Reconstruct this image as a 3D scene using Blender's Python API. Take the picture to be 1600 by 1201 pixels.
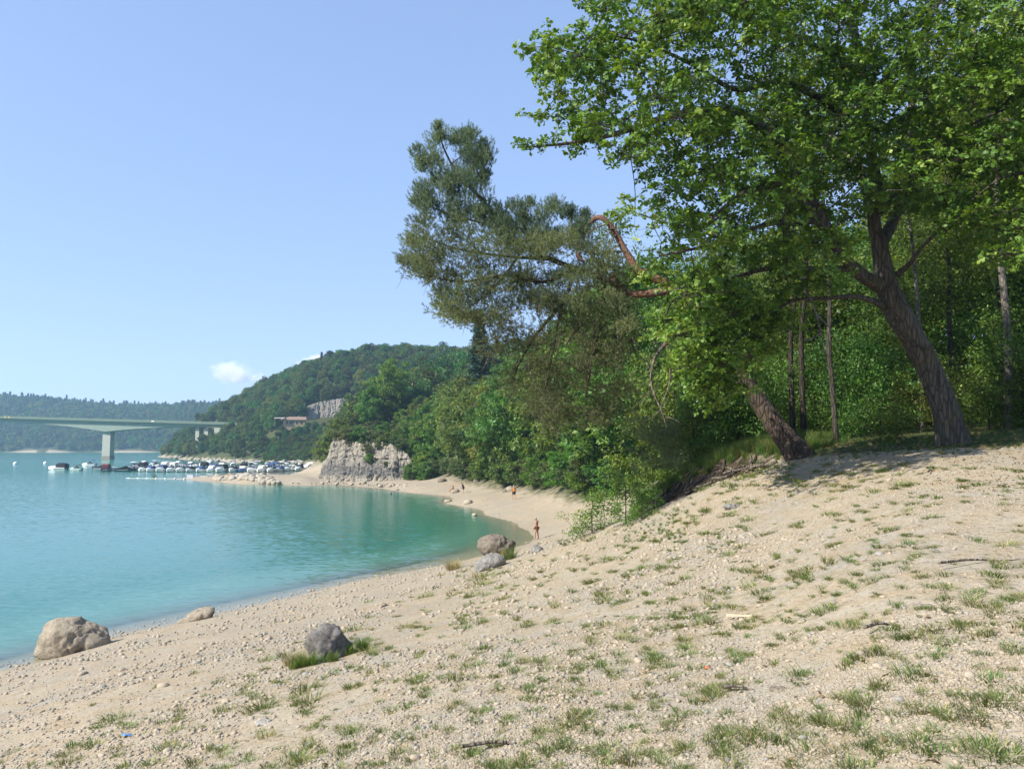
import bpy, bmesh, math, random
import numpy as np
from mathutils import Vector

for o in list(bpy.data.objects):
    bpy.data.objects.remove(o)
SC = bpy.context.scene
COL = SC.collection
rng = np.random.default_rng(11)
random.seed(11)

# ------------------------------------------------------------------ camera, sky, sun, exposure
CAM_Z = 7.3
PITCH = math.radians(4.64)
FPX = 1202.0                      # focal length in photograph pixels (1600 wide)
cd = bpy.data.cameras.new('camera')
cam = bpy.data.objects.new('camera', cd)
COL.objects.link(cam)
cam.location = (0, 0, CAM_Z)
cam.rotation_euler = (math.pi / 2 + PITCH, 0, 0)
cd.sensor_fit = 'HORIZONTAL'
cd.sensor_width = 36.0
cd.lens = 36.0 * FPX / 1600.0
cd.clip_start = 0.05
cd.clip_end = 30000
SC.camera = cam

SUN_AZ = math.radians(-118)       # clockwise from +Y (view direction): to the left and a little behind the camera
SUN_EL = math.radians(38)
sdir = Vector((math.sin(SUN_AZ) * math.cos(SUN_EL), math.cos(SUN_AZ) * math.cos(SUN_EL), math.sin(SUN_EL)))

w = bpy.data.worlds.new('World')
SC.world = w
w.use_nodes = True
nt = w.node_tree
nt.nodes.clear()
wo = nt.nodes.new('ShaderNodeOutputWorld')
bg = nt.nodes.new('ShaderNodeBackground')
sky = nt.nodes.new('ShaderNodeTexSky')
sky.sky_type = 'NISHITA'
sky.sun_disc = False
sky.sun_elevation = SUN_EL
sky.sun_rotation = SUN_AZ
sky.altitude = 430
sky.air_density = 1.0
sky.dust_density = 0.6
sky.ozone_density = 3.0
bg.inputs['Strength'].default_value = 0.145
gm = nt.nodes.new('ShaderNodeGamma')            # a milder, hazier gradient over the whole sky
gm.inputs['Gamma'].default_value = 0.46
tint = nt.nodes.new('ShaderNodeMix')
tint.data_type = 'RGBA'
tint.blend_type = 'MULTIPLY'
tint.inputs[0].default_value = 1.0
tint.inputs[7].default_value = (1.36, 1.58, 2.06, 1)
nt.links.new(sky.outputs[0], gm.inputs['Color'])
nt.links.new(gm.outputs[0], tint.inputs[6])
nt.links.new(tint.outputs[2], bg.inputs['Color'])
nt.links.new(bg.outputs[0], wo.inputs['Surface'])

sd = bpy.data.lights.new('sun', 'SUN')
sd.energy = 5.0
sd.angle = math.radians(0.53)
sd.color = (1.0, 0.94, 0.82)
sun = bpy.data.objects.new('sun', sd)
COL.objects.link(sun)
sun.rotation_euler = sdir.to_track_quat('Z', 'Y').to_euler()
sun.location = (-40, -20, 60)

SC.view_settings.view_transform = 'Standard'
SC.view_settings.look = 'None'
SC.view_settings.gamma = 1.0
SC.view_settings.use_curve_mapping = False
SC.view_settings.exposure = 0.84
SC.render.engine = 'CYCLES'
cy = SC.cycles
cy.max_bounces = 6
cy.diffuse_bounces = 3
cy.glossy_bounces = 3
cy.transmission_bounces = 5
cy.transparent_max_bounces = 8
cy.volume_bounces = 4
cy.use_denoising = True
cy.caustics_reflective = False
cy.caustics_refractive = False

# ------------------------------------------------------------------ maths helpers
_ct, _st = math.cos(PITCH), math.sin(PITCH)


def P(px, py, d):
    """Point of the place seen at photograph pixel (px, py), d metres ahead of the camera."""
    r = (px - 800.0) / FPX
    u = (600.5 - py) / FPX
    y = _ct - u * _st
    z = _st + u * _ct
    s = d / y
    return np.array((r * s, d, CAM_Z + z * s))


def Pz(px, py, z0):
    """Same, but at the known height z0."""
    r = (px - 800.0) / FPX
    u = (600.5 - py) / FPX
    y = _ct - u * _st
    z = _st + u * _ct
    s = (z0 - CAM_Z) / z
    return np.array((r * s, y * s, z0))


_perm = np.random.default_rng(5).permutation(4096).astype(np.int64)


def _h(ix, iy, iz):
    return _perm[(_perm[(_perm[ix & 4095] + iy) & 4095] + iz) & 4095] / 4096.0


def vnoise(p, scale=1.0, off=0.0):
    """Smooth value noise in -1..1, p is (N,3)."""
    q = np.asarray(p, float) * scale + off
    i = np.floor(q).astype(np.int64)
    f = q - i
    f = f * f * f * (f * (f * 6 - 15) + 10)
    r = 0
    for dx in (0, 1):
        wx = f[:, 0] if dx else 1 - f[:, 0]
        for dy in (0, 1):
            wy = f[:, 1] if dy else 1 - f[:, 1]
            for dz in (0, 1):
                wz = f[:, 2] if dz else 1 - f[:, 2]
                r = r + wx * wy * wz * _h(i[:, 0] + dx, i[:, 1] + dy, i[:, 2] + dz)
    return r * 2 - 1


def fbm(p, scale=1.0, octv=4, off=0.0):
    a, s, t = 1.0, scale, 0.0
    for k in range(octv):
        t = t + a * vnoise(p, s, off + 17.3 * k)
        a *= 0.5
        s *= 2.03
    return t


def smooth(a, b, x):
    t = np.clip((x - a) / (b - a), 0, 1)
    return t * t * (3 - 2 * t)


def unit(v):
    v = np.asarray(v, float)
    n = np.linalg.norm(v, axis=-1, keepdims=True)
    return v / np.maximum(n, 1e-9)


def rand_dirs(n, r=None):
    r = r or rng
    return unit(r.normal(size=(n, 3)))


# ------------------------------------------------------------------ object helpers
def tag(o, label=None, cat=None, group=None, kind=None):
    if label: o['label'] = label
    if cat: o['category'] = cat
    if group: o['group'] = group
    if kind: o['kind'] = kind
    return o


def fast_mesh(name, V, F, smooth_shade=False, attrs=None):
    """V (N,3), F (M,3) or (M,4)."""
    V = np.asarray(V, np.float32)
    F = np.asarray(F, np.int32)
    k = F.shape[1]
    me = bpy.data.meshes.new(name)
    me.vertices.add(len(V))
    me.vertices.foreach_set('co', V.ravel())
    me.loops.add(F.size)
    me.loops.foreach_set('vertex_index', F.ravel())
    me.polygons.add(len(F))
    me.polygons.foreach_set('loop_start', np.arange(0, F.size, k, dtype=np.int32))
    if smooth_shade:
        me.polygons.foreach_set('use_smooth', np.ones(len(F), bool))
    for nm, arr in (attrs or {}).items():
        a = me.attributes.new(nm, 'FLOAT', 'POINT')
        a.data.foreach_set('value', np.asarray(arr, np.float32))
    me.update(calc_edges=True)
    return me


def obj(name, me, mat=None, parent=None, loc=None):
    o = bpy.data.objects.new(name, me)
    COL.objects.link(o)
    if mat is not None:
        if me.materials:
            pass
        else:
            me.materials.append(mat)
    if parent is not None:
        o.parent = parent
    if loc is not None:
        o.location = loc
    return o


def empty(name, loc=(0, 0, 0), rz=0.0):
    o = bpy.data.objects.new(name, None)
    COL.objects.link(o)
    o.location = loc
    o.rotation_euler = (0, 0, rz)
    o.empty_display_size = 0.2
    return o


def copy_tree(o, parent=None):
    c = o.copy()
    COL.objects.link(c)
    c.parent = parent
    for ch in o.children:
        copy_tree(ch, c)
    return c


class MB:
    """Collects shapes into one mesh."""
    def __init__(self):
        self.v, self.f, self.n = [], [], 0

    def add(self, V, F):
        self.v.append(np.asarray(V, float))
        self.f += [tuple(int(i) + self.n for i in f) for f in F]
        self.n += len(V)
        return self

    def box(self, c, s, rz=0.0, taper=1.0):
        x, y, z = np.array(s) / 2.0
        V = []
        for zz, t in ((-z, 1.0), (z, taper)):
            for a, b in ((-x, -y), (x, -y), (x, y), (-x, y)):
                V.append((a * t, b * t, zz))
        V = np.array(V)
        ca, sa = math.cos(rz), math.sin(rz)
        V = np.c_[V[:, 0] * ca - V[:, 1] * sa, V[:, 0] * sa + V[:, 1] * ca, V[:, 2]] + np.array(c)
        return self.add(V, [(0, 3, 2, 1), (4, 5, 6, 7), (0, 1, 5, 4), (1, 2, 6, 5), (2, 3, 7, 6), (3, 0, 4, 7)])

    def tube(self, pts, rad, n=8, cap=True):
        V, F = tube(pts, rad, n, cap)
        return self.add(V, F)

    def build(self, name, mat, parent=None, smooth_shade=False, loc=None):
        me = bpy.data.meshes.new(name)
        me.from_pydata(np.concatenate(self.v).tolist(), [], self.f)
        if smooth_shade:
            me.polygons.foreach_set('use_smooth', np.ones(len(me.polygons), bool))
        me.update()
        return obj(name, me, mat, parent, loc)


def tube(pts, rad, n=8, cap=True, wob=None):
    """Swept tube with a parallel-transported frame; wob(ring, angle)->radius factor."""
    pts = np.asarray(pts, float)
    rad = np.broadcast_to(np.asarray(rad, float), (len(pts),))
    t = np.gradient(pts, axis=0)
    t = unit(t)
    a = np.array((0.0, 0.0, 1.0)) if abs(t[0][2]) < 0.9 else np.array((0.0, 1.0, 0.0))
    nrm = unit(np.cross(t[0], a))
    ang = np.linspace(0, 2 * math.pi, n, endpoint=False)
    V = []
    for i in range(len(pts)):
        nrm = unit(nrm - t[i] * np.dot(nrm, t[i]))
        b = np.cross(t[i], nrm)
        rr = rad[i] * (wob(i, ang) if wob else 1.0)
        V.append(pts[i] + np.outer(np.cos(ang) * rr, nrm) + np.outer(np.sin(ang) * rr, b))
    V = np.concatenate(V)
    F = []
    for i in range(len(pts) - 1):
        for j in range(n):
            k = (j + 1) % n
            F.append((i * n + j, i * n + k, (i + 1) * n + k, (i + 1) * n + j))
    if cap:
        F.append(tuple(range(n - 1, -1, -1)))
        F.append(tuple((len(pts) - 1) * n + j for j in range(n)))
    return V, F


def spline(pts, m):
    """Catmull-Rom resample of rows to m points."""
    pts = np.asarray(pts, float)
    if len(pts) < 3:
        t = np.linspace(0, 1, m)[:, None]
        return pts[0] * (1 - t) + pts[-1] * t
    q = np.vstack([2 * pts[0] - pts[1], pts, 2 * pts[-1] - pts[-2]])
    out = []
    for s in np.linspace(0, len(pts) - 1 - 1e-6, m):
        i = int(s)
        t = s - i
        a, b, c, d = q[i], q[i + 1], q[i + 2], q[i + 3]
        out.append(0.5 * (2 * b + (c - a) * t + (2 * a - 5 * b + 4 * c - d) * t * t + (3 * b - a - 3 * c + d) * t ** 3))
    return np.array(out)


# ------------------------------------------------------------------ material helpers
def new_mat(name):
    m = bpy.data.materials.new(name)
    m.use_nodes = True
    t = m.node_tree
    b = t.nodes['Principled BSDF']
    b.inputs['Roughness'].default_value = 0.8
    b.inputs['Specular IOR Level'].default_value = 0.25
    return m, t, b


def N(t, kind, **kw):
    n = t.nodes.new(kind)
    for k, v in kw.items():
        if k in n.inputs:
            n.inputs[k].default_value = v
        else:
            setattr(n, k, v)
    return n


def L(t, a, b):
    t.links.new(a, b)


def ramp(t, fac, stops, interp='LINEAR'):
    r = t.nodes.new('ShaderNodeValToRGB')
    r.color_ramp.interpolation = interp
    e = r.color_ramp.elements
    while len(e) < len(stops):
        e.new(0.5)
    for i, (p, c) in enumerate(stops):
        e[i].position = p
        e[i].color = (*c, 1) if len(c) == 3 else c
    L(t, fac, r.inputs[0])
    return r.outputs[0]


def mix(t, fac, a, b, blend='MIX'):
    m = t.nodes.new('ShaderNodeMix')
    m.data_type = 'RGBA'
    m.blend_type = blend
    for s, v in ((0, fac), (6, a), (7, b)):
        if hasattr(v, 'is_output') or isinstance(v, bpy.types.NodeSocket):
            L(t, v, m.inputs[s])
        else:
            m.inputs[s].default_value = v if s == 0 else ((*v, 1) if len(v) == 3 else v)
    return m.outputs[2]


def math_n(t, op, a, b=None, clamp=False):
    m = t.nodes.new('ShaderNodeMath')
    m.operation = op
    m.use_clamp = clamp
    for i, v in enumerate((a, b)):
        if v is None: continue
        if isinstance(v, bpy.types.NodeSocket): L(t, v, m.inputs[i])
        else: m.inputs[i].default_value = v
    return m.outputs[0]


def noise_n(t, scale, detail=4, rough=0.55, coord='Object', vec=None, dist=0.0):
    if vec is None:
        vec = t.nodes.new('ShaderNodeTexCoord').outputs[coord]
    n = N(t, 'ShaderNodeTexNoise', Scale=scale, Detail=detail, Roughness=rough, Distortion=dist)
    L(t, vec, n.inputs['Vector'])
    return n.outputs['Fac']


def bump(t, b, height, strength=0.5, dist=0.05, chain=None):
    n = N(t, 'ShaderNodeBump', Strength=strength, Distance=dist)
    L(t, height, n.inputs['Height'])
    if chain is not None:
        L(t, chain, n.inputs['Normal'])
    if b is not None:
        L(t, n.outputs[0], b.inputs['Normal'])
    return n.outputs[0]


def plain(name, col, rough=0.7, spec=0.25, var=0.12, scale=6.0, metal=0.0):
    m, t, b = new_mat(name)
    nz = noise_n(t, scale)
    c = mix(t, nz, tuple(x * (1 - var) for x in col), tuple(min(1, x * (1 + var)) for x in col))
    L(t, c, b.inputs['Base Color'])
    b.inputs['Roughness'].default_value = rough
    b.inputs['Specular IOR Level'].default_value = spec
    b.inputs['Metallic'].default_value = metal
    return m


def leaf_mat(name, dark, mid, light, trans=0.35, rough=0.5, objvar=0.35, warm=None):
    """Leaf: colour differs leaf by leaf (attribute rnd) and plant by plant; part of the light passes through."""
    m, t, b = new_mat(name)
    at = N(t, 'ShaderNodeAttribute', attribute_name='rnd')
    col = ramp(t, at.outputs['Fac'], [(0.0, dark), (0.5, mid), (1.0, light)])
    oi = t.nodes.new('ShaderNodeObjectInfo')
    hsv = N(t, 'ShaderNodeHueSaturation')
    v = math_n(t, 'MULTIPLY_ADD', oi.outputs['Random'], objvar)
    v.node.inputs[2].default_value = 1 - objvar / 2
    L(t, v, hsv.inputs['Value'])
    r2 = math_n(t, 'FRACT', math_n(t, 'MULTIPLY', oi.outputs['Random'], 7.13))
    hu = math_n(t, 'MULTIPLY_ADD', r2, 0.05 * objvar / 0.35)
    hu.node.inputs[2].default_value = 0.5 - 0.025 * objvar / 0.35
    L(t, hu, hsv.inputs['Hue'])
    L(t, col, hsv.inputs['Color'])
    L(t, hsv.outputs[0], b.inputs['Base Color'])
    b.inputs['Roughness'].default_value = rough
    b.inputs['Specular IOR Level'].default_value = 0.35
    tr = N(t, 'ShaderNodeBsdfTranslucent')
    tc = mix(t, 1.0, hsv.outputs[0], (1.5, 1.5, 0.45), 'MULTIPLY')
    L(t, tc, tr.inputs['Color'])
    ms = N(t, 'ShaderNodeMixShader')
    ms.inputs[0].default_value = trans
    L(t, b.outputs[0], ms.inputs[1])
    L(t, tr.outputs[0], ms.inputs[2])
    L(t, ms.outputs[0], t.nodes['Material Output'].inputs['Surface'])
    return m


def bark_mat(name, c1, c2, c3=None, scale=4.0, moss=0.0, stretch=0.18, bstr=0.9):
    m, t, b = new_mat(name)
    tc = t.nodes.new('ShaderNodeTexCoord')
    mp = N(t, 'ShaderNodeMapping')
    mp.inputs['Scale'].default_value = (1, 1, stretch)
    L(t, tc.outputs['Object'], mp.inputs['Vector'])
    n1 = noise_n(t, scale * 3, 6, 0.65, vec=mp.outputs[0], dist=0.6)
    vo = N(t, 'ShaderNodeTexVoronoi', Scale=scale * 4)
    vo.feature = 'DISTANCE_TO_EDGE'
    L(t, mp.outputs[0], vo.inputs['Vector'])
    ed = ramp(t, vo.outputs['Distance'], [(0.0, (0, 0, 0)), (0.18, (1, 1, 1))])
    n2 = noise_n(t, 1.3, 3)
    col = ramp(t, n1, [(0.3, c1), (0.68, c2)])
    if c3:
        col = mix(t, ramp(t, n2, [(0.45, (0, 0, 0)), (0.65, (1, 1, 1))]), col, c3)
    col = mix(t, ed, mix(t, 0.55, col, (0.0, 0.0, 0.0)), col)
    if moss:
        geo = t.nodes.new('ShaderNodeNewGeometry')
        mm = ramp(t, noise_n(t, 2.2, 5, 0.7), [(0.52, (0, 0, 0)), (0.64, (1, 1, 1))])
        at = N(t, 'ShaderNodeAttribute', attribute_name='moss')
        f = math_n(t, 'MULTIPLY', at.outputs['Fac'], 1.0, True)
        f = math_n(t, 'ADD', f, math_n(t, 'MULTIPLY', mm, moss), True)
        col = mix(t, f, col, (0.10, 0.085, 0.02))
    L(t, col, b.inputs['Base Color'])
    b.inputs['Roughness'].default_value = 0.92
    h = math_n(t, 'ADD', math_n(t, 'MULTIPLY', ed, 0.7), n1)
    bump(t, b, h, bstr, 0.03)
    return m
# ------------------------------------------------------------------ terrain: one height field through surveyed points
CP = []      # x, y, z, wood (0 gravel .. 1 forest floor)


def cz(px, py, z, wd=0.0):
    CP.append((*Pz(px, py, z), wd))


def cdist(px, py, d, wd=0.0, dz=0.0):
    p = P(px, py, d)
    CP.append((p[0], p[1], p[2] + dz, wd))


def cw(x, y, z, wd=0.0):
    CP.append((x, y, z, wd))


def cpx(px, y, z, wd=0.0):
    CP.append(((px - 800.0) / FPX * y * 1.0, y, z, wd))


# near shore line
for q in ((0, 1050), (65, 1035), (190, 992), (278, 975), (340, 960), (450, 935), (560, 908), (650, 891), (745, 871), (800, 857), (833, 847)):
    cz(q[0], q[1], 0.0)
# far side of the cove and the spit
for q in ((836, 836), (815, 823), (760, 804), (700, 786), (650, 770), (600, 763), (560, 760), (500, 757), (450, 757), (400, 756), (345, 752), (295, 747)):
    cz(q[0], q[1], 0.0)
# basin side of the spit
for q in ((300, 745.5), (345, 742), (400, 739.5), (450, 737), (500, 733)):
    cz(q[0], q[1], 0.0)
# ramp surface and spit top
cz(330, 747.5, 0.45); cz(370, 746, 0.9); cz(400, 746, 1.1); cz(450, 745, 1.2); cz(480, 746, 1.2); cz(490, 739.5, 1.3); cz(440, 741, 0.9)
# hill shore beyond the marina
for q in ((258, 711.5), (268, 715.5), (330, 720), (420, 723), (500, 726)):
    cz(q[0], q[1], 0.0, 0.2)
# far shore
for q in (-500, -250, 0, 130, 270, 420):
    cz(q, 706.6, 0.0, 0.3)
# camera slope
for q in ((0, 0, 5.7), (3, 0, 6.15), (-4, 0, 4.95), (8, 3, 6.75), (-9, 3, 3.7), (0, -2.3, 5.85), (-16, 8, 1.6), (14, 6, 7.3), (-26, 16, -1.6), (-24, 5, -0.2)):
    cw(*q)
for q in ((1600, 1200, 3.7), (1200, 1200, 4.3), (800, 1200, 5.2), (400, 1200, 6.7), (0, 1200, 9.2), (1400, 950, 6.2), (1400, 850, 8.8),
          (1400, 800, 10.6), (1400, 750, 13.0), (1400, 720, 15.2), (1600, 850, 8.2), (1600, 750, 11.5), (1600, 700, 14.5),
          (1200, 1050, 6.3), (1200, 950, 8.4), (1200, 850, 12.3), (1200, 780, 16.0), (1200, 745, 18.0),
          (1000, 1050, 6.9), (1000, 950, 9.8), (1000, 880, 13.5), (1000, 830, 18.8), (1000, 798, 24.0),
          (800, 1050, 7.6), (800, 950, 13.6), (800, 900, 21.5), (820, 868, 37.0), (600, 1050, 9.4), (600, 960, 18.5), (680, 920, 22.5),
          (300, 1050, 13.3), (300, 1000, 20.0), (100, 1100, 12.3), (900, 834, 31.5), (950, 813, 27.5),
          (1060, 773, 21.8), (1130, 744, 20.2)):
    cdist(*q)
cdist(1240, 716, 19.0, 0.35); cdist(1350, 704, 17.5, 0.35); cdist(1490, 696, 16.8, 0.5); cdist(1600, 678, 18.0, 0.5); cdist(1750, 664, 17.5, 0.6)
# behind the brow the bank falls to the cove beach
cpx(1000, 36, 3.0, 0.6); cpx(1000, 46, 2.4, 0.7); cpx(1080, 32, 5.3, 0.9); cpx(1080, 48, 4.6, 1); cpx(960, 40, 2.2, 0.2); cpx(960, 54, 1.7, 0.1); cpx(900, 46, 1.0); cpx(900, 56, 0.85); cpx(860, 52, 0.4)
# cove beach
cz(900, 812, 0.95); cz(930, 790, 1.8); cz(803, 781, 0.95); cz(850, 800, 0.75); cz(862, 828, 0.35); cz(745, 775, 0.9); cz(690, 760, 0.9); cz(640, 757, 0.8)
# upper edge of the beach, under the bushes
cz(945, 778, 2.4, .6); cz(900, 774, 2.3, .6); cz(850, 766, 1.95, .6); cz(800, 759, 1.8, .6); cz(740, 749, 1.9, .6); cz(680, 744, 1.6, .6); cz(630, 742, 1.6, .5)
# wooded slope behind the beach
for px, y, z in ((850, 112, 6), (850, 140, 14), (760, 142, 6.5), (760, 172, 14), (700, 165, 7), (700, 200, 15), (630, 178, 8), (630, 215, 16), (560, 172, 8.0), (560, 210, 13),
                 (525, 174, 7.2), (525, 215, 10), (950, 92, 7.5), (950, 120, 16), (1100, 60, 8.5), (1100, 95, 15), (1250, 26, 7.3), (1250, 45, 9), (1250, 80, 13.5),
                 (1450, 26, 7.9), (1450, 45, 10), (1450, 80, 15), (1700, 25, 8.6), (1700, 45, 11), (1700, 90, 17), (1000, 160, 24), (1400, 160, 26),
                 (1800, 160, 28), (800, 240, 28), (640, 300, 30), (560, 300, 22), (1200, 280, 42), (1700, 280, 45)):
    cpx(px, y, z, 1.0)
cpx(505, 158, .9); cpx(530, 157, .9); cpx(560, 155.5, .9); cpx(600, 153.5, 1.0); cpx(630, 152, 1.2); cpx(490, 160, 1.0)
cpx(478, 175, 1.3); cpx(490, 200, 1.3, .3); cpx(505, 235, 2.5, 1); cpx(510, 300, 8, 1)
# the hill: slope points and ridge
for px, y, z in ((460, 372, 9), (460, 384, 18), (500, 392, 21), (540, 395, 21), (400, 385, 9), (400, 415, 18), (340, 470, 12), (320, 535, 16), (300, 520, 7),
                 (540, 345, 10), (280, 540, 5), (470, 412, 29), (540, 412, 31)):
    cpx(px, y, z, 1.0)
for px, py, d, tree in ((720, 545, 460, 8), (660, 545, 460, 8), (600, 547, 460, 8), (540, 558, 455, 8), (500, 573, 450, 8), (480, 590, 445, 8),
                        (440, 607, 450, 8), (400, 622, 475, 8), (350, 634, 520, 8), (310, 652, 560, 7), (860, 540, 460, 8), (1100, 530, 460, 8), (1500, 525, 460, 8), (1900, 525, 460, 8)):
    p = P(px, py, d)
    cw(p[0], p[1], p[2] - tree, 1.0)
for px in (500, 700, 1000, 1500):
    cpx(px, 620, 60, 1.0)
cpx(400, 640, 40, 1); cpx(330, 620, 18, 1); cpx(300, 640, 3, 1); cpx(285, 700, -3, .5); cpx(400, 760, 4, 1)
# far ridge
for px, py, d in ((-600, 600, 1230), (-250, 606, 1230), (0, 622, 1230), (60, 626, 1230), (140, 633, 1230), (220, 638, 1230), (270, 634, 1240), (350, 632, 1260), (430, 632, 1260), (600, 628, 1260)):
    p = P(px, py, d)
    cw(p[0], p[1], p[2] - 9, 1.0)
    cw(p[0] * 0.92, 1120, (p[2] - 9) * 0.62, 1.0)
    cw(p[0] * 1.25, 1560, p[2] + 8, 1.0)
cpx(1200, 1300, 80, 1.0); cpx(1900, 1300, 80, 1.0)
# lake bed
for px, y, z in ((0, 32, -1.6), (0, 60, -6), (-200, 35, -3), (-600, 40, -6), (-300, 120, -10), (200, 45, -2.6), (400, 60, -4), (600, 62, -2.6), (700, 65, -1.5), (780, 62, -0.45),
                 (700, 85, -2.2), (620, 110, -3), (500, 120, -4), (100, 120, -8), (300, 135, -5), (-200, 250, -12), (100, 250, -9), (200, 330, -10),
                 (350, 260, -4), (450, 260, -3), (450, 320, -3), (350, 340, -4), (480, 225, -1.5), (0, 500, -14), (200, 600, -12), (0, 900, -10), (-500, 600, -14), (-900, 300, -12), (-900, 900, -12), (240, 460, -5), (250, 800, -8), (250, 160, -2.2)):
    cpx(px, y, z, 0.2)
CP = np.array(CP)


def _uv(x, y):
    yy = np.maximum(np.asarray(y, float) + 3.5, 0.6)
    return np.stack([1.6 * np.asarray(x, float) / yy, np.log(yy)], -1)


_cuv = _uv(CP[:, 0], CP[:, 1])


def _ker(r):
    return r ** 1.6


_D = np.linalg.norm(_cuv[:, None] - _cuv[None], axis=-1)
_A = np.zeros((len(CP) + 3, len(CP) + 3))
_A[:len(CP), :len(CP)] = -_ker(_D) + np.eye(len(CP)) * 1e-4
_A[:len(CP), -3] = 1
_A[:len(CP), -2:] = _cuv
_A[-3:, :len(CP)] = _A[:len(CP), -3:].T
# heights are stored relative to distance so that near centimetres and far metres weigh alike
_sc = (CP[:, 1] + 8.0)
_rhs = np.zeros((len(CP) + 3, 2))
_rhs[:len(CP), 0] = CP[:, 2] / _sc
_rhs[:len(CP), 1] = CP[:, 3]
_W = np.linalg.solve(_A, _rhs)


def field(x, y):
    x = np.atleast_1d(np.asarray(x, float)); y = np.atleast_1d(np.asarray(y, float))
    out = np.zeros((len(x), 2))
    for s in range(0, len(x), 20000):
        q = _uv(x[s:s + 20000], y[s:s + 20000])
        d = np.linalg.norm(q[:, None] - _cuv[None], axis=-1)
        out[s:s + 20000] = -_ker(d) @ _W[:-3] + _W[-3] + q @ _W[-2:]
    out[:, 0] *= (np.maximum(y, -3.0) + 8.0)
    return out


# eroded step along the brow under the pine
_BROW = np.array([P(985, 804, 25.4)[:2], P(1030, 787, 23.6)[:2], P(1075, 766, 22.2)[:2], P(1120, 748, 21.0)[:2], P(1180, 732, 20.0)[:2], P(1235, 720, 19.2)[:2]])


def brow_dist(x, y):
    """Signed distance to the brow line (positive behind it) and how far along it."""
    p = np.stack([x, y], -1)
    best = np.full(len(p), 1e9); sign = np.zeros(len(p)); along = np.zeros(len(p))
    for i in range(len(_BROW) - 1):
        a, b = _BROW[i], _BROW[i + 1]
        ab = b - a
        t = ((p - a) @ ab) / (ab @ ab)
        tc = np.clip(t, 0, 1)
        d = np.linalg.norm(p - (a + tc[:, None] * ab), axis=1)
        s = -(ab[0] * (p[:, 1] - a[1]) - ab[1] * (p[:, 0] - a[0]))
        m = d < best
        best[m] = d[m]; sign[m] = np.sign(s[m]); along[m] = (i + tc[m]) / (len(_BROW) - 1)
    return best * -sign, along


def height(x, y, detail=True):
    x = np.atleast_1d(np.asarray(x, float)); y = np.atleast_1d(np.asarray(y, float))
    f = field(x, y)
    z = f[:, 0].copy()
    d, al = brow_dist(x, y)
    near = (y > 10) & (y < 40) & (np.abs(d) < 6)
    env = np.sin(np.clip(al, 0.0, 1.0) * math.pi) ** 0.6
    step = 0.42 * env * (smooth(-0.25, 0.2, d) * (1 - smooth(1.0, 4.0, d)) - 0.35 * smooth(-1.6, -0.5, d) * (1 - smooth(-0.5, 0.0, d)))
    z += np.where(near, step, 0)
    if detail:
        p = np.stack([x, y, np.zeros_like(x)], -1)
        dist = np.hypot(x, y)
        k = smooth(0.05, 0.5, z)
        z += (0.02 * fbm(p, 0.5, 3) * smooth(2, 6, dist) + 0.012 * fbm(p, 2.3, 3, 9.1) * (dist < 60)) * (0.25 + 0.75 * k)
        wd = np.clip(f[:, 1], 0, 1)
        z += wd * smooth(60, 250, y) * 0.8 * fbm(p, 0.06, 3, 3.3)
    return z


def h1(x, y):
    return float(height([x], [y])[0])


def ground_hit(px, py, dmin=2.0, dmax=220.0):
    """First point of the ground along the ray of a photograph pixel."""
    ds = np.exp(np.linspace(math.log(dmin), math.log(dmax), 500))
    pts = np.array([P(px, py, d) for d in ds])
    hz = height(pts[:, 0], pts[:, 1])
    k = np.nonzero(pts[:, 2] < hz)[0]
    i = k[0] if len(k) else len(ds) - 1
    return np.array((pts[i, 0], pts[i, 1], hz[i]))


def polar_grid(nu, nv, u0, u1, v0, v1, mult=1.0):
    u = np.linspace(u0, u1, nu)
    v = np.exp(np.linspace(math.log(v0), math.log(v1), nv))
    U, Vv = np.meshgrid(u, v)
    Y = Vv - 3.5
    X = U * Vv
    idx = np.arange(nu * nv).reshape(nv, nu)
    F = np.stack([idx[:-1, :-1], idx[:-1, 1:], idx[1:, 1:], idx[1:, :-1]], -1).reshape(-1, 4)
    return X.ravel(), Y.ravel(), F


NU, NV, U0, U1, V0, V1 = 385, 470, -1.35, 1.35, 1.2, 1650
gx, gy, gF = polar_grid(NU, NV, U0, U1, V0, V1)
gz = height(gx, gy)
gf = field(gx, gy)
# under water the bed shelves gently before it falls away
gz = np.where((gz < 0) & (gz > -1.6), -(np.abs(gz) ** 1.7) / 1.6 ** 0.7, gz)
# the walked-on slope is even: smooth away survey kinks there, keep the brow and the shore
_S = gz.reshape(NV, NU).copy()
for _ in range(60):
    _p = np.pad(_S, 1, mode='edge')
    _S = (_p[:-2, 1:-1] + _p[2:, 1:-1] + _p[1:-1, :-2] + _p[1:-1, 2:] + 2 * _p[1:-1, 1:-1]) / 6.0
_bd, _ = brow_dist(gx, gy)
_w = smooth(2.0, 3.2, gy) * (1 - smooth(17.0, 20.0, gy)) * smooth(0.5, 1.2, gz) * smooth(0.8, 2.0, np.abs(_bd))
_pp = np.stack([gx, gy, np.zeros_like(gx)], -1)
gz = gz * (1 - _w) + _w * (_S.ravel() + 0.012 * fbm(_pp, 0.9, 3, 2.7) + 0.009 * fbm(_pp, 3.1, 3, 6.1))
_GZ = gz.reshape(NV, NU); _GW = gf[:, 1].reshape(NV, NU)


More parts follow.
